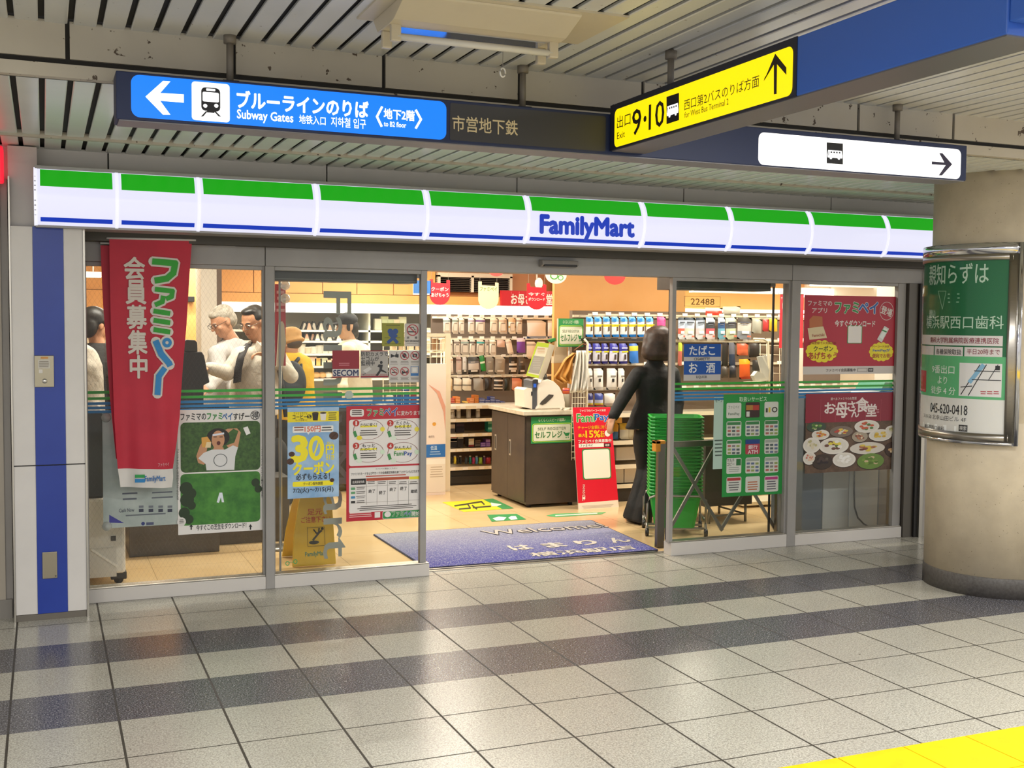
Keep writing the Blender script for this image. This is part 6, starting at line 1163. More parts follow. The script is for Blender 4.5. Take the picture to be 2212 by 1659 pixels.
b = MB(); p0, p1 = at(1906, 826, .5), at(1948, 846, .5); b.prism(px(.46, (1912, 826), (1948, 826), (1940, 845), (1902, 845)), (0, .3, 0), M('#3A8A6A', .5)); tag(b.build('folder'), 'dark green folder lying on the grey cabinet at the right end', 'folder')
x0 = at(1936, 700, .9).x; b = MB(); b.box(x0, x0+.25, .9, 1.15, 0, 2.62, M('#DAD2C4', .5)); struct(b.build('pillar_corner'))

# ================================================================ hanging pops
yp = 2.05
def bib(name, label, u0, v0, u1, v1, col, y, lines, tc):
    g = thing(name, label, 'sign', tuple(at((u0+u1)/2, v1, y))); S = YS(y); w = u1-u0; r = w/2; h = v1-v0; t = w*.17; dn = h*.13
    pts = [(u0, v0), (u0+t, v0), (u0+t, v0+dn), (u1-t, v0+dn+2), (u1-t, v0+2), (u1, v0+3), (u1, v1-r)]
    for k in range(1, 12): a = pi*k/12; pts.append(((u0+u1)/2+r*cos(a), v1-r+r*sin(a)))
    pts.append((u0, v1-r)); S.poly(pts, col, 0)
    for st, a, c in lines: S.text(st, u0+w*.08, a, u1-w*.08, c, tc, 1, .03)
    S.build('card', g, sol=.002); b = MB(); q, e = at(u0+t/2, v0, y), at(u1-t/2, v0+3, y); b.tube([q, Vector((q.x, y, 2.62))], .0012, M('#D8D2C4', .5), 4); b.tube([e, Vector((e.x, y, 2.62))], .0012, M('#D8D2C4', .5), 4); b.build('thread', g); return g
bib('hanging_pop', 'red round bottomed hanging card left of the air grille', 928, 603, 972, 659, '#E02A34', yp, [('クーポン', 620, 629), ('あげちゃう', 633, 642)], '#F4D8D0')
bib('hanging_pop.001', 'cream round bottomed hanging card before the air grille', 1033, 608, 1077, 668, '#E8D2A0', yp, [('ファミペイ', 620, 629)], '#6A8A4A')
bib('hanging_pop.002', 'red hanging card overlapping the red wall sign', 1138, 612, 1180, 669, '#E0202C', yp-.1, [('今すぐ', 632, 639), ('ダウンロード', 643, 650)], '#F4D8D0')
for nm, t, u, v, ru, rv, c in (('hanging_disc', 'small red disc hanging above the air grille', 1072, 586, 16, 11, '#E8524A'), ('hanging_disc.001', 'white disc with green rings hanging at the top of the doorway', 1201, 594, 23, 19, '#EEE8D8'), ('hanging_disc.002', 'red disc hanging at the top right of the doorway', 1328, 596, 23, 19, '#E0342E'), ('hanging_disc.003', 'white and blue disc hanging behind the right door edge', 1443, 598, 16, 12, '#DDE4EA')):
    q = at(u, v+rv, yp); g = thing(nm, t, 'sign', tuple(q)); S = YS(yp); S.ell(u, v, ru, rv, c, 0)
    if nm.endswith('001'): S.ring(u-4, v+2, 9, 8, .3, '#5AA84A', 1); S.ring(u+10, v+6, 6, 6, .3, '#5AA84A', 1)
    S.build('card', g, sol=.002); b = MB(); a = at(u, v-rv, yp); b.tube([a, Vector((a.x, yp, 2.62))], .0012, M('#D8D2C4', .5), 4); b.build('thread', g)
ysn = 5.42; p0, p1 = at(1083, 629, ysn), at(1197, 662, ysn); g = thing('wall_sign', 'red wall sign with white lettering standing on the lit canopy', 'sign', ((p0.x+p1.x)/2, ysn, p1.z))
b = MB(); b.box(p0.x, p1.x, ysn, ysn+.04, p1.z, p0.z+.01, M('#C01828', .5)); b.build('board', g); S = YS(ysn-.001); S.text('お母さん食堂', 1104, 635, 1193, 658, '#F0E4DC', 1, .05)
for u in (1104, 1121, 1183): S.rect(u, 630, u+.8, 662, '#E07A80', 1)
S.build('lettering', g)
q = at(1164, 612, 2.6); g = thing('spot_lamp', 'small white spot lamp hanging above the red hanging card', 'lamp', (q.x, 2.6, q.z-.05)); b = MB(); b.ell((q.x, 2.6, q.z-.0), (.03, .06, .05), M('#F4EEDC', .4, 0, .9), 14, 8); b.build('head', g); b = MB(); b.tube([(q.x-.02, 2.6, q.z+.03), (q.x-.02, 2.62, 2.62)], .008, SWHITE, 8); b.build('stem', g)
g = thing('hanging_card', 'blue and white card hanging behind the left door stile', 'sign', tuple(at(912, 636, yp))); S = YS(yp); S.rect(892, 606, 931, 637, '#E4E4E0', 0); S.rect(893, 606, 930, 634, '#3A72B8', 1); S.rect(908, 622, 911, 634, '#DDE4EA', 2); S.build('card', g, sol=.002); b = MB(); a = at(912, 606, yp); b.tube([a, Vector((a.x, yp, 2.62))], .0012, M('#D8D2C4', .5), 4); b.build('thread', g)
q = at(202, 593, 5.2); q2 = at(186, 593, 5.2); g = thing('wall_light.003', 'short bright strip light seen left of the red flags', 'light', (q.x, 5.2, q.z)); b = MB(); b.box(q2.x-.8, at(219, 593, 5.2).x, 5.2, 5.25, q.z-.025, q.z+.025, M('#FFF6E6', .4, 0, 3.0)); b.build('diffuser', g); b = MB(); b.box(q2.x-.8, at(219, 593, 5.2).x, 5.25, 5.3, q.z-.03, q.z+.03, SWHITE); b.tube([(q.x, 5.27, q.z), (q.x, 5.27, 2.62)], .008, SWHITE, 6); b.build('housing', g)
xa, xb = at(392, 650, 4.4).x, at(436, 650, 4.4).x; b = MB(); b.box(xa-.12, xb+.1, 4.4, 4.45, 0, 2.62, ORANGE); struct(b.build('wall_partition')); b = MB(); b.box(-1.8, xa-.13, 6.2, 6.3, 0, 2.62, CREAM); struct(b.build('wall_back_left'))
b = MB(); q = at(413, 645, 4.34); b.box(q.x-.03, q.x+.03, 4.33, 4.4, q.z-.03, q.z+.02, BLACKM); tag(b.build('speaker', bev=.004), 'small black speaker on the orange partition right of the red flag', 'speaker')

# ================================================================ low left side: plinth, copier, register, wet floor sign
x0, x1 = at(278, 1150, 1.25).x, at(636, 1150, 1.25).x
b = MB(); PLK = noisy('dark_grey_laminate', '#4E4A46', '#575350', 5, .4); b.box(x0, at(474, 1150, 1.2).x, 1.2, 1.72, 0, .46, PLK); b.box(at(474, 1150, 1.2).x, x1, 1.42, 1.72, 0, .46, PLK); tag(b.build('display_plinth', bev=.003), 'long dark grey low plinth behind the left windows below the posters', 'plinth')
g = thing('photocopier', 'white wheeled copier with black upper body in the lower left window corner', 'copier', (.1, .6, 0))
xr = at(271, 1150, .40).x; CW = noisy('copier_plastic', '#D2CEC6', '#D8D4CC', 3, .45)
b = MB(); z1 = at(240, 1076, .40).z; b.box(-.35, xr, .40, 1.0, .07, z1, CW); b.build('body', g, bev=.018)
b = MB(); p0, p1 = at(196, 1185, .397), at(252, 1245, .397); b.box(.0, p1.x, .397, .40, p1.z, p0.z+.0, M('#C4C0B8', .5)); d = Vector((.8, 0, -.62)).normalized(); b.obox(at(225, 1205, .394), d*.09, Vector((0, .003, 0)), Vector((.62, 0, .8)).normalized()*.006, M('#DEDAD2', .5)); b.build('side_cover', g)
b = MB(); q = at(245, 1163, .397); b.box(q.x-.014, q.x+.014, .394, .40, q.z-.014, q.z+.014, M('#4A4642', .5)); b.build('badge', g)
b = MB(); b.box(-.35, at(224, 1000, .42).x, .42, .98, z1, at(210, 890, .42).z, M('#26241F', .4)); b.build('upper_body', g, bev=.012)
b = MB(); q = at(257, 1252, .42); b.box(q.x-.045, q.x+.045, .42, .5, .03, .075, M('#2A2826', .5)); b.tube([(q.x, .43, .03), (q.x, .47, .03)], .028, BLACKM, 14); b.build('castor', g, bev=.006)
g = thing('register_terminal', 'black register terminal back view between the red flag and the two men', 'terminal', tuple(at(420, 1000, 1.55)))
b = MB(); b.prism(px(1.36, (386, 760), (436, 760), (441, 768), (453, 826), (440, 832), (440, 900), (386, 900)), (0, .10, 0), M('#26211E', .5)); b.build('screen_back', g, bev=.006)
b = MB(); b.prism(px(1.37, (398, 737), (404, 734), (422, 735), (426, 740), (427, 760), (398, 760)), (0, .08, 0), M('#3A332E', .5)); b.build('printer', g, bev=.004)
b = MB(); q = at(415, 900, 1.40); b.box(q.x-.10, q.x+.08, 1.38, 1.45, .465, q.z, M('#26211E', .5)); b.box(q.x-.14, q.x+.14, 1.30, 1.56, .4605, .49, M('#26211E', .5)); b.build('stand', g)
yw = .52; g = thing('wet_floor_sign', 'yellow wet floor stand behind the glass under the blue coupon poster', 'sign', tuple(at(680, 1228, yw))); YW = noisy('yellow_sign', '#C9A51E', '#D4B02A', 6, .45)
b = MB(); O1 = [(632, 1228), (637, 1160), (648, 1100), (654, 1075), (660, 1066), (716, 1064), (722, 1072), (726, 1222)]
P1 = [at(u, v, yw) for u, v in O1]; P1 = [Vector((p.x, p.y+(p.z)*.16, max(.004, p.z))) for p in P1]; b.prism(P1, (0, .018, 0), YW); b.build('front_leaf', g, bev=.004)
b = MB(); P2 = [Vector((p.x, yw+.34-p.z*.27, p.z)) for p in P1]; b.prism(P2, (0, .016, 0), YW); b.build('rear_leaf', g, bev=.004)
def wl(a, bb, o): return (a, yw+bb*.16-o-.001, bb)
S = Sheet(lambda u, v: (lambda p: (p.x, p.z))(at(u, v, yw)), wl); S.text('足元', 668, 1102, 700, 1115, '#B8401E', 1, .02); S.text('ご注意下さい', 654, 1118, 718, 1131, '#B8401E', 1, .02)
S.frame(666, 1141, 704, 1181, .8, '#4A3A14', 1); S.line([(678, 1168), (692, 1152), (697, 1148)], 4, '#2A2414', 2); S.line([(680, 1146), (686, 1154), (692, 1152)], 3, '#2A2414', 2); S.line([(692, 1143), (691, 1150)], 3, '#2A2414', 2); S.ell(699, 1144, 3, 3, '#2A2414', 2); S.ell(680, 1173, 11, 4, '#2A2414', 2); S.text('FamilyMart', 660, 1192, 706, 1204, '#3A7A6A', 1, .03); S.build('print', g)
# red strip with clear discs and a plastic bag behind the left mullion
yd = 1.15; g = thing('bag_dispenser', 'narrow red umbrella bag strip with clear discs right of the left mullion', 'dispenser', tuple(at(607, 780, yd)))
S = YS(yd); S.rect(594, 614, 617, 790, '#B02430', 0); S.bars(597, 628, 615, 680, 4, '#D89A9A', 1, .5); S.build('strip', g, sol=.003)
for v in (616, 645): q = at(616, v, yd-.03); b = MB(); b.lathe((0, 0, 0), [(.035, 0), (.033, .006), (.015, .012)], M('#D8D8D4', .1, .3, 0, .6), 20); b.v = [(x+q.x, q.y-z, y+q.z) for x, y, z in b.v]; b.build('disc', g)
b = MB(); b.prism(px(yd-.04, (603, 700), (610, 694), (614, 700), (618, 740), (612, 790), (598, 792)), (0, .03, 0), M('#CFC4AE', .3, 0, 0, .8)); b.build('clear_bag', g); b = MB(); q = at(606, 640, yd); b.tube([(q.x, yd+.02, 0), (q.x, yd+.02, at(606, 612, yd).z)], .012, TB, 8); b.lathe((q.x, yd+.02, 0), [(.12, 0), (.12, .012), (.02, .02)], TB, 20); b.build('stand', g)
# ================================================================ people
def skin_mat(h): return noisy('skin_'+h.strip('#'), h, h, 4, .5)
def cloth_mat(name, a, c, sc=9, rough=.8): return noisy(name, a, c, sc, rough, 0, .75, None, .35, .65, .016)
FOLD = bpy.data.textures.new('cloth_folds', 'CLOUDS'); FOLD.noise_scale = .17; FOLD.noise_depth = 2
class Body:
    """overlapping limbs, fused into one continuous skin by a fine voxel remesh"""
    def __init__(s): s.b = MB()
    def limb(s, pts, rs, m, n=14):
        s.b.tube(pts, rs, m, n)
        for p, r in zip(pts, rs): s.b.ell(p, (r, r, r), m, 12, 8)
    def slab(s, c, r, m, R=None): s.b.ell(c, r, m, 20, 12, R)
    def loft(s, secs, m, n=20, R=None):   # secs: (centre, half width, half depth, [heading])
        V = []; F = []
        for c, w, d, *h in secs:
            a = h[0] if h else 0.0; c = Vector(c)
            for k in range(n):
                t = 2*pi*k/n; x, y = w*cos(t), d*sin(t); V.append(c+Vector((x*cos(a)-y*sin(a), x*sin(a)+y*cos(a), 0)))
        for i in range(len(secs)-1):
            for k in range(n): F.append((i*n+k, i*n+(k+1) % n, (i+1)*n+(k+1) % n, (i+1)*n+k))
        F.append(tuple(range(n))[::-1]); F.append(tuple((len(secs)-1)*n+k for k in range(n))); s.b.add(V, F, m, True)
    def build(s, name, parent=None, base=None, vox=.009, smooth=4, fold=0.0):
        o = s.b.build(name, parent, base)
        md = o.modifiers.new('fuse', 'REMESH'); md.mode = 'VOXEL'; md.voxel_size = vox; md.use_smooth_shade = True
        md = o.modifiers.new('soften', 'SMOOTH'); md.iterations = smooth; md.factor = .5
        if fold: md = o.modifiers.new('folds', 'DISPLACE'); md.texture = FOLD; md.strength = fold; md.mid_level = .5; md.texture_coords = 'GLOBAL'
        return o
def frame(fwd, up=Vector((0, 0, 1))):
    f = Vector(fwd).normalized(); r = f.cross(up).normalized(); u = r.cross(f); return r, f, u
def add_head(B, c, fwd, m, s=1.0):
    """skull, jaw, nose, lips, ears and neck root; c is the middle of the head, fwd the way the face looks"""
    r, f, u = frame(fwd); R = Matrix((r, f, u)).transposed(); P = lambda x, y, z: Vector(c)+(r*x+f*y+u*z)*s
    B.slab(P(0, -.012, .025), (.074*s, .094*s, .088*s), m, R); B.slab(P(0, .012, -.035), (.062*s, .074*s, .080*s), m, R); B.slab(P(0, .038, -.085), (.040*s, .040*s, .030*s), m, R)
    B.limb([P(0, .082, .012), P(0, .102, -.022)], [.009*s, .015*s], m, 8); B.slab(P(0, .074, .020), (.046*s, .016*s, .012*s), m, R)
    B.slab(P(0, .078, -.056), (.024*s, .012*s, .008*s), m, R); B.slab(P(0, .076, -.068), (.020*s, .012*s, .007*s), m, R)
    for sx in (-1, 1): B.slab(P(sx*.076, -.008, -.008), (.010*s, .020*s, .032*s), m, R); B.slab(P(sx*.040, .058, -.025), (.022*s, .02*s, .02*s), m, R)
    return P, R
def face_parts(P, R, s, o, brow='#2A2220', lip='#9A5A4A'):
    for sx in (-1, 1):
        b = MB(); b.ell(P(sx*.032, .079, .004), (.0125*s, .006*s, .006*s), M('#E8E2DA', .2), 12, 8, R); b.ell(P(sx*.032, .0842, .003), (.005*s, .003*s, .005*s), M('#1A1412', .2), 10, 6, R); b.build('eye', o)
        b = MB(); b.tube([P(sx*.016, .090, .022), P(sx*.034, .089, .027), P(sx*.050, .076, .021)], [.003*s, .0042*s, .0025*s], M(brow, .8), 6); b.build('eyebrow', o)
    b = MB(); b.tube([P(-.022, .082, -.062), P(-.008, .0895, -.0615), P(.008, .0895, -.0615), P(.022, .082, -.062)], [.0015*s, .003*s, .003*s, .0015*s], M(lip, .5), 6); b.build('mouth', o)
def specs(P, s, o, m, name='glasses'):
    b = MB()
    for sx in (-1, 1):
        pts = [P(sx*.034+.024*cos(t), .101, .002+.017*sin(t)) for t in [2*pi*k/16 for k in range(17)]]; b.tube(pts, .0018*s, m, 5); b.tube([P(sx*.058, .100, .006), P(sx*.079, .07, .010), P(sx*.080, -.01, .008)], .0018*s, m, 5)
    b.tube([P(-.010, .102, .004), P(0, .105, .007), P(.010, .102, .004)], .0018*s, m, 5); b.build(name, o)
def add_hand(B, w, d, pn, m, s=1.0, curl=.5, thumb=1):
    """palm and five bent fingers; w wrist, d finger direction, pn palm normal, thumb side +1/-1"""
    d = Vector(d).normalized(); pn = Vector(pn); pn = (pn-d*pn.dot(d)).normalized(); a = d.cross(pn)*thumb; w = Vector(w)
    B.limb([w, w+d*.03*s], [.024*s, .026*s], m, 10)
    for k in range(4): B.limb([w+d*.02*s+a*(.026-.017*k)*s, w+d*.082*s+a*(.029-.019*k)*s], [.013*s, .0105*s], m, 8)
    for k, L in enumerate((.068, .078, .072, .056)):
        q = w+d*.082*s+a*(.029-.019*k)*s; t = 0; P = [q]
        for j, f in enumerate((.45, .32, .23)): t += curl*(.55+.25*j); q = q+(d*cos(t)+pn*sin(t))*L*f*s; P.append(q)
        B.limb(P, [.0098*s, .009*s, .0082*s, .0068*s], m, 8)
    q = w+d*.022*s+a*.026*s; B.limb([q, q+(d*.55+a*.75+pn*.25)*.036*s, q+(d*.85+a*.85+pn*.5)*.062*s], [.0125*s, .0105*s, .008*s], m, 8)

# ---- woman in a black suit walking in, seen from behind
Y = 1.14; A = lambda u, v, y=Y: at(u, v, y+.08)
SK1 = skin_mat('#C08F70'); BLK = cloth_mat('black_suit', '#09090A', '#0D0D0E', 5, .7); HAIR = noisy('dark_brown_hair', '#261810', '#3E2A1E', 30, .5)
hc = A(1414, 735, 1.16); wt = A(1409, 866, 1.16); hp = A(1407, 935, 1.17); nk = A(1415, 787, 1.16)
B = Body(); P, R = add_head(B, hc, (.12, 1, -.08), SK1, .95)
B.limb([hc+Vector((0, -.02, -.06)), nk], [.045, .048], SK1)
sl, sr = A(1374, 806, 1.15), A(1453, 806, 1.17); el, wl_ = A(1347, 858, 1.13), A(1325, 898, 1.08); er, wr = A(1463, 868, 1.15), A(1462, 925, 1.2)
B.loft([(hp, .14, .09), (wt, .115, .08), (A(1412, 815, 1.16), .14, .085), (A(1414, 796, 1.16), .08, .06)], SK1)
B.limb([sl, el, wl_], [.042, .034, .024], SK1); B.limb([sr, er, wr], [.042, .034, .024], SK1)
dh = A(1317, 925, 1.06)-wl_; add_hand(B, wl_+dh*.1, dh, (.9, .35, -.2), SK1, .92, .45, -1); add_hand(B, wr, (0, .1, -1), (-1, 0, 0), SK1, .92, .5, 1)
kl, kr = A(1392, 1015, 1.2), A(1411, 1015, 1.13); al, ar = A(1370, 1106, 1.14), A(1389, 1112, 1.06)
B.limb([hp+Vector((-.06, 0, -.03)), kl, al], [.085, .055, .036], SK1); B.limb([hp+Vector((.06, 0, -.03)), kr, ar], [.085, .055, .036], SK1)
for a in (al, ar): B.limb([a+Vector((0, .0, -.03)), a+Vector((.02, .13, -.075))], [.034, .030], SK1)
woman = B.build('person', None, (A(1385, 1130).x, Y, 0), .008); tag(woman, 'person in a black trouser suit with brown bobbed hair walking into the shop', 'person')
face_parts(P, R, .95, woman)
B = Body(); B.loft([(hc+Vector((.004*k2, yy, zz)), w_, d_) for k2, (zz, w_, d_, yy) in enumerate(((-.158, .060, .040, -.060), (-.148, .108, .074, -.044), (-.115, .134, .092, -.038), (-.06, .130, .096, -.032), (.0, .118, .100, -.024), (.05, .106, .102, -.014), (.085, .086, .086, -.010), (.110, .055, .058, -.010), (.120, .025, .028, -.010)))], HAIR, 28)
B.build('hair', woman, None, .007, 4, .03)
B = Body(); hem = A(1409, 928, 1.17)
B.loft([(hem+Vector((-.025, 0, .01)), .212, .128), (A(1406, 900, 1.16), .178, .116), (wt, .138, .100), (A(1411, 835, 1.16), .155, .108), (A(1413, 815, 1.16), .188, .104), (A(1413, 801, 1.16), .165, .09), (A(1414, 793, 1.16), .105, .07), (A(1415, 783, 1.16), .066, .062), (A(1415, 774, 1.15), .060, .058)], BLK, 24)
B.limb([sl+Vector((.01, 0, -.01)), el, wl_], [.060, .054, .044], BLK); B.limb([sr, er, wr], [.060, .054, .044], BLK); B.slab(sl+Vector((.035, 0, .0)), (.08, .07, .055), BLK); B.slab(sr+Vector((-.035, 0, 0)), (.08, .07, .055), BLK)
B.build('jacket', woman, None, .010, 4, .018)
B = Body(); B.loft([(hp+Vector((0, 0, .12)), .12, .095), (hp, .142, .11), (hp+Vector((0, 0, -.09)), .135, .10)], BLK)
for h0, k0, a0 in ((-.062, kl, al), (.062, kr, ar)): h1 = hp+Vector((h0, 0, -.05)); B.limb([h1, h1.lerp(k0, .5), k0, k0.lerp(a0, .5)], [.092, .078, .064, .066], BLK, 18); B.b.tube([k0, k0.lerp(a0, .5), a0.lerp(k0, .12), a0+Vector((-.005, .02, -.062))], [.062, .066, .076, .084], BLK, 18)
B.build('trousers', woman, None, .010, 4, .014)
for a in (al, ar):
    B = Body(); B.limb([a+Vector((-.004, -.03, -.04)), a+Vector((.012, .08, -.07)), Vector((a.x+.02, a.y+.15, .022))], [.034, .032, .022], BLACKM); sh = B.build('shoe', woman, None, .006, 2)
    b = MB(); b.tube([Vector((a.x-.012, a.y-.045, .062)), Vector((a.x-.014, a.y-.05, 0))], [.013, .005], BLACKM, 8); b.build('heel', sh)

# ---- shoppers behind the left window
def shopper(name, label, y, head, fwd, neck, hip, shoulders, arms, width, skin, shirt, trousers, hs=1.0, hands=(), pose=None):
    """everything in photo pixels at depth y; arms = [((shoulder), (elbow), (wrist)), ...] as (u, v, dy)"""
    A = lambda u, v, dy=0: at(u, v, y+dy); hc = A(*head); nk = A(*neck); hp = A(*hip); tw = atan2(shoulders[1][2]-shoulders[0][2], .36) if len(shoulders[0]) > 2 else 0
    B = Body(); P, R = add_head(B, hc, fwd, skin, hs); B.limb([hc+Vector((0, 0, -.05))-Vector(fwd).normalized()*.015, nk+Vector((0, 0, -.03))], [.050, .056], skin)
    w, d = width; ch = nk.lerp(hp, .30); wa = nk.lerp(hp, .68); s0 = nk.lerp(hp, .08)
    B.loft([(hp, w*.86, d*.86), (wa, w*.84, d*.84), (ch, w*.86, d*.82), (s0, w*.5, d*.5)], skin)
    for ar in arms: B.limb([A(*q) for q in ar], [.042, .036, .027], skin)
    for (q, dr, pn, cu, th) in hands: add_hand(B, A(*q), dr, pn, skin, .98, cu, th)
    gz = .0; k = [Vector((hp.x+sx*.085, hp.y+.01, hp.z*.52)) for sx in (-1, 1)]; f2 = Vector((fwd[0], fwd[1], 0)).normalized()
    for i, sx in enumerate((-1, 1)): an = Vector((hp.x+sx*.09, hp.y, .09)); B.limb([hp+Vector((sx*.075, 0, -.02)), k[i], an], [.088, .058, .042], skin); B.limb([an+Vector((0, 0, -.045)), an+f2*.14+Vector((0, 0, -.062))], [.036, .028], skin)
    o = B.build('person' if name is None else name, None, (hp.x, hp.y, 0), .008); tag(o, label, 'person')
    B = Body(); B.loft([(hp+Vector((0, 0, -.10)), w*.98, d*1.0), (hp, w*.99, d*1.02), (wa, w, d*1.05), (ch, w*1.0, d*.98), (s0, w*.72, d*.66), (nk+Vector((0, 0, .005)), .066, .064)], shirt, 24)
    for ar in arms: B.limb([A(*q) for q in ar], [.072, .060, .046], shirt); B.slab(A(*ar[0]).lerp(s0, .25), (.075, .075, .06), shirt)
    B.build('shirt', o, None, .010, 4, .026)
    B = Body(); B.loft([(hp+Vector((0, 0, -.04)), w*.93, d*.95), (hp+Vector((0, 0, -.14)), w*.95, d*.95), (hp+Vector((0, 0, -.22)), w*.9, d*.85)], trousers)
    for i, sx in enumerate((-1, 1)): B.limb([hp+Vector((sx*.075, 0, -.16)), k[i], Vector((hp.x+sx*.09, hp.y, .10))], [.098, .078, .066], trousers)
    B.build('trousers', o, None, .011, 4, .014)
    for sx in (-1, 1): B = Body(); an = Vector((hp.x+sx*.09, hp.y, .045)); B.limb([an-f2*.05, an+f2*.16+Vector((0, 0, -.012))], [.042, .032], BLACKM); B.build('shoe', o, None, .008, 2)
    return o, P, R, A, hc
WS = cloth_mat('white_shirt_cotton', '#BDB3A4', '#C6BDAE'); DKT = cloth_mat('dark_trousers', '#1C1B1E', '#242327')
SKM = skin_mat('#B98562'); SKM2 = skin_mat('#C08C6C')
# man with glasses in front
o, P, R, A, hc = shopper(None, 'person in white shirt with black shoulder strap and thin glasses beside the left mullion', 1.9, (546, 697, 0), (-.80, -.62, -.38), (562, 740, .02), (548, 868, .05), ((515, 770, -.05), (600, 770, .05)),
    [((522, 768, -.06), (492, 806, -.12), (452, 795, -.22)), ((600, 768, .06), (628, 812, .0), (585, 770, -.16))], (.185, .135), SKM, WS, DKT, 1.02, [((580, 766, -.18), (-1, -.1, .1), (.1, -.2, -1), .7, 1), ((452, 795, -.22), (-1, -.2, -.1), (0, 0, -1), .5, 1)])
face_parts(P, R, 1.02, o); specs(P, 1.02, o, M('#8A8076', .3, .8))
HB = noisy('black_hair', '#16130F', '#241F1A', 45, .45)
B = Body(); B.slab(P(0, -.032, .050), (.080, .092, .076), HB, R); B.slab(P(0, -.060, .0), (.076, .060, .075), HB, R); B.slab(P(.058, -.022, .042), (.024, .056, .040), HB, R); B.slab(P(-.058, -.022, .042), (.024, .056, .040), HB, R); B.slab(P(0, .012, .094), (.058, .056, .026), HB, R); B.build('hair', o, None, .007, 3, .006)
b = MB(); pts = [A(512, 826, -.14), A(514, 800, -.16), A(520, 772, -.155), A(529, 752, -.09), A(540, 741, .02), A(560, 745, .17)]; b.grid(lambda s, t: pts[min(4, int(t*5))].lerp(pts[min(4, int(t*5))+1], t*5-min(4, int(t*5)))+Vector((.055*(s-.5), 0, .012*(s-.5))), 2, 20, M('#241E1C', .7)); b.build('shoulder_strap', o, sol=.012)
b = MB(); b.tube([A(604, 800, -.12), A(610, 840, -.14), A(618, 900, -.12)], .018, M('#1E1A18', .7), 8); q = A(600, 1020, -.1); b.ell(q, (.10, .08, .26), M('#1E1B1A', .7), 16, 10); b.build('bag', o)
b = MB(); c = A(560, 745, .0)
for sx in (-1, 1): r, f, u = frame((-.8, -.62, 0)); q = c+f*.055+r*sx*.035; b.prism([q+u*.03, q+r*sx*.045-u*.005, q+r*sx*.02-u*.055, q-r*sx*.02-u*.02], f*.012, WS)
b.build('collar', o)
# grey haired man behind him
o, P, R, A, hc = shopper('person.001', 'grey haired person in white shirt and dark glasses behind the strap wearer', 2.5, (480, 695, 0), (-.86, -.30, -.48), (505, 732, .05), (482, 848, .1), ((470, 760, 0), (530, 760, 0)),
    [((468, 765, -.08), (470, 810, -.16), (452, 838, -.26)), ((528, 765, .1), (530, 810, .06), (500, 838, -.1))], (.175, .13), SKM2, cloth_mat('pale_shirt_cotton', '#BCB8B6', '#C5C1BE'), DKT, 1.02, [((452, 838, -.26), (-1, -.3, 0), (0, .3, -1), .5, 1)])
face_parts(P, R, 1.02, o, '#8A827A'); specs(P, 1.02, o, M('#2A2422', .4))
HG = noisy('grey_hair', '#8E8678', '#B8B0A2', 45, .6)
B = Body(); B.slab(P(0, -.030, .050), (.081, .094, .078), HG, R); B.slab(P(0, -.062, .0), (.077, .060, .08), HG, R); B.slab(P(0, .03, .075), (.06, .05, .03), HG, R); B.build('hair', o, None, .007, 3, .008)
b = MB(); c = A(505, 736, .03); r, f, u = frame((-.86, -.3, 0)); b.prism([c+f*.05+u*.03+r*.03, c+f*.09-u*.02+r*.07, c+f*.03-u*.05+r*.10, c-u*.0+r*.075], f*.012, M('#9AA4BC', .7)); b.build('collar', o)
# person further back, face half hidden
o, P, R, A, hc = shopper('person.002', 'dark haired person in profile half hidden behind the grey haired shopper', 3.9, (467, 742, 0), (-.92, -.32, -.22), (480, 764, 0), (478, 850, 0), ((462, 785, 0), (500, 785, 0)),
    [((462, 788, -.1), (458, 820, -.1), (452, 840, -.15)), ((496, 788, .1), (500, 820, .1), (496, 845, .1))], (.17, .12), SKM, cloth_mat('ochre_shirt', '#B88A4A', '#C49858'), DKT, .98)
face_parts(P, R, .98, o)
B = Body(); B.slab(P(0, -.028, .055), (.082, .098, .076), HB, R); B.slab(P(0, -.062, .0), (.078, .058, .078), HB, R); B.slab(P(0, .05, .085), (.06, .045, .026), HB, R); B.build('hair', o, None, .008, 3, .014)
# yellow shirt, tan hat, black backpack
o, P, R, A, hc = shopper('person.003', 'person in yellow shirt with tan hat and black backpack seen from behind', 3.0, (628, 742, 0), (-.55, .8, -.25), (632, 762, 0), (636, 880, 0), ((612, 780, 0), (658, 780, 0)),
    [((656, 786, 0), (664, 830, -.02), (662, 852, -.05)), ((612, 786, .05), (604, 828, .05), (604, 860, .05))], (.18, .125), SKM, cloth_mat('yellow_shirt', '#D8A81C', '#E4B62A'), DKT, .98, [((662, 872, -.05), (0, -.1, -1), (-1, 0, 0), .5, 1)])
face_parts(P, R, .98, o)
HT = cloth_mat('tan_hat_cotton', '#B98A50', '#C4965C')
B = Body(); B.slab(P(0, -.01, .07), (.095, .108, .075), HT, R); B.slab(P(0, -.01, .015), (.112, .125, .035), HT, R); B.build('hat', o, None, .008, 3, .008)
B = Body(); B.slab(P(0, -.030, .0), (.077, .084, .062), noisy('brown_hair', '#3A2A1E', '#4A3828', 40, .5), R); B.build('hair', o, None, .008, 3, .006)
BPK = M('#1E2226', .7); B = Body(); q = A(630, 828, -.17); B.slab(q, (.125, .085, .19), BPK); B.slab(q+Vector((0, -.05, -.07)), (.09, .05, .10), BPK); bk = B.build('backpack', o, None, .010, 3)
b = MB(); b.tube([A(632, 790, -.16), A(644, 776, -.13), A(646, 772, .0)], .016, BPK, 8); b.tube([A(640, 845, -.14), A(652, 815, -.14), A(651, 786, -.10)], .010, BPK, 8); b.build('strap', bk)
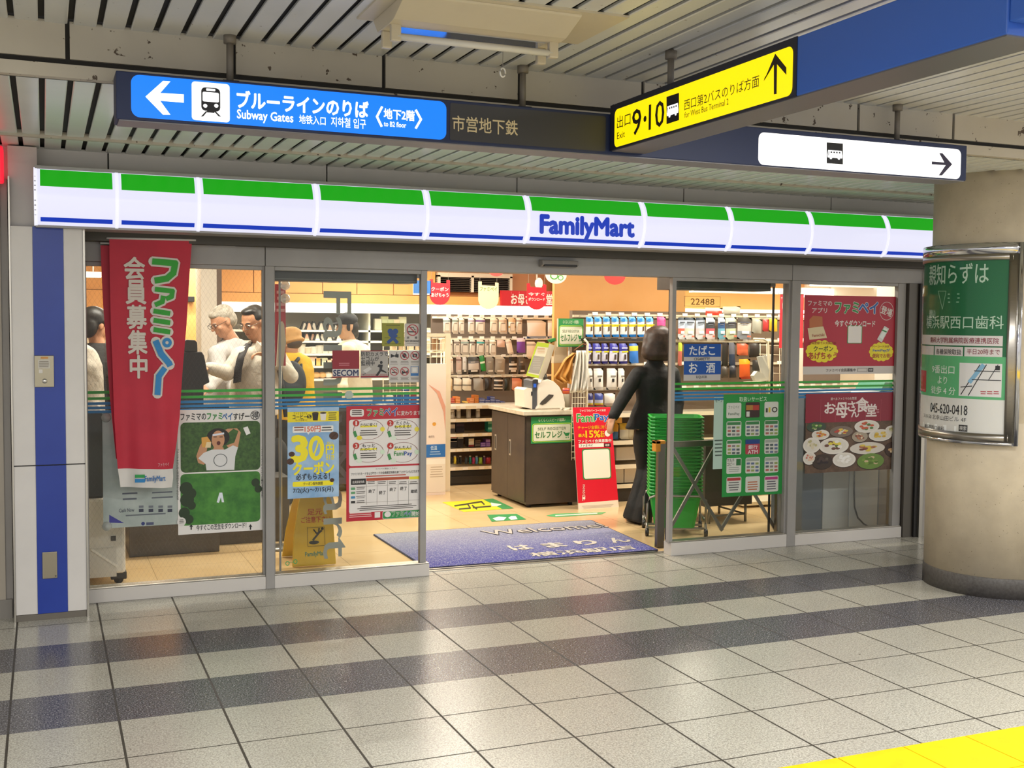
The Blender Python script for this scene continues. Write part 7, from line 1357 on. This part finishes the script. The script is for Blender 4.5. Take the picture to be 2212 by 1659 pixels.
# black cap and cream top
o, P, R, A, hc = shopper('person.004', 'person with black cap and cream top looking left behind the glass lettering', 3.6, (748, 706, 0), (-.95, -.25, -.1), (757, 735, 0), (768, 850, 0), ((745, 755, 0), (785, 755, 0)),
    [((750, 756, -.14), (744, 800, -.18), (742, 835, -.25)), ((784, 758, .1), (792, 800, .1), (788, 840, .1))], (.165, .12), skin_mat('#C49A7A'), cloth_mat('cream_top', '#D8CCB4', '#E0D6C0'), cloth_mat('dark_skirt', '#2A2826', '#33302E'), .98)
face_parts(P, R, .98, o)
CP = cloth_mat('black_cap_cotton', '#1E1D1E', '#282728'); B = Body(); B.slab(P(0, -.015, .062), (.088, .104, .072), CP, R); B.slab(P(0, .115, .040), (.062, .065, .011), CP, R); B.build('cap', o, None, .007, 3)
B = Body(); B.slab(P(0, -.060, -.005), (.078, .058, .085), HB, R); B.slab(P(0, -.085, -.075), (.04, .04, .045), HB, R); B.slab(P(.066, .010, -.0), (.014, .022, .04), HB, R); B.slab(P(-.066, .010, -.0), (.014, .022, .04), HB, R); B.build('hair', o, None, .007, 3, .006)
b = MB(); b.tube([A(748, 770, -.16), A(760, 756, -.10), A(766, 748, 0)], .007, M('#3A3028', .6), 6); b.tube([A(790, 775, -.02), A(783, 756, -.0), A(772, 746, .05)], .007, M('#3A3028', .6), 6); b.build('bag_strap', o)
# dark jacket and, before it, a white sleeve at the window edge
o, P, R, A, hc = shopper('person.005', 'person with black hair and dark jacket in the gap left of the red flags', 2.0, (208, 702, 0), (.85, .5, -.1), (212, 742, 0), (222, 880, 0), ((198, 770, 0), (250, 770, 0)),
    [((200, 772, 0), (198, 830, 0), (206, 880, -.05)), ((250, 772, 0), (258, 830, 0), (262, 870, -.05))], (.19, .14), SKM, cloth_mat('dark_jacket', '#24211F', '#2C2926'), DKT, 1.02)
face_parts(P, R, 1.02, o)
B = Body(); B.slab(P(0, -.02, .052), (.086, .104, .082), HB, R); B.slab(P(0, -.062, -.01), (.082, .062, .09), HB, R); B.slab(P(-.05, -.01, .03), (.036, .062, .055), HB, R); B.slab(P(.05, -.01, .03), (.036, .062, .055), HB, R); B.build('hair', o, None, .008, 3, .012)
o, P, R, A, hc = shopper('person.006', 'person in white shirt cut off by the blue pillar at the left window edge', 1.45, (158, 700, 0), (.3, .95, -.1), (160, 742, 0), (166, 900, 0), ((130, 775, 0), (190, 775, 0)),
    [((190, 782, 0), (202, 838, -.02), (200, 890, -.1)), ((126, 782, 0), (116, 838, 0), (120, 890, 0))], (.18, .13), SKM, WS, DKT, 1.0)
face_parts(P, R, 1.0, o)
B = Body(); B.slab(P(0, -.02, .052), (.082, .10, .078), HB, R); B.slab(P(0, -.060, -.01), (.078, .06, .085), HB, R); B.build('hair', o, None, .009, 3, .008)
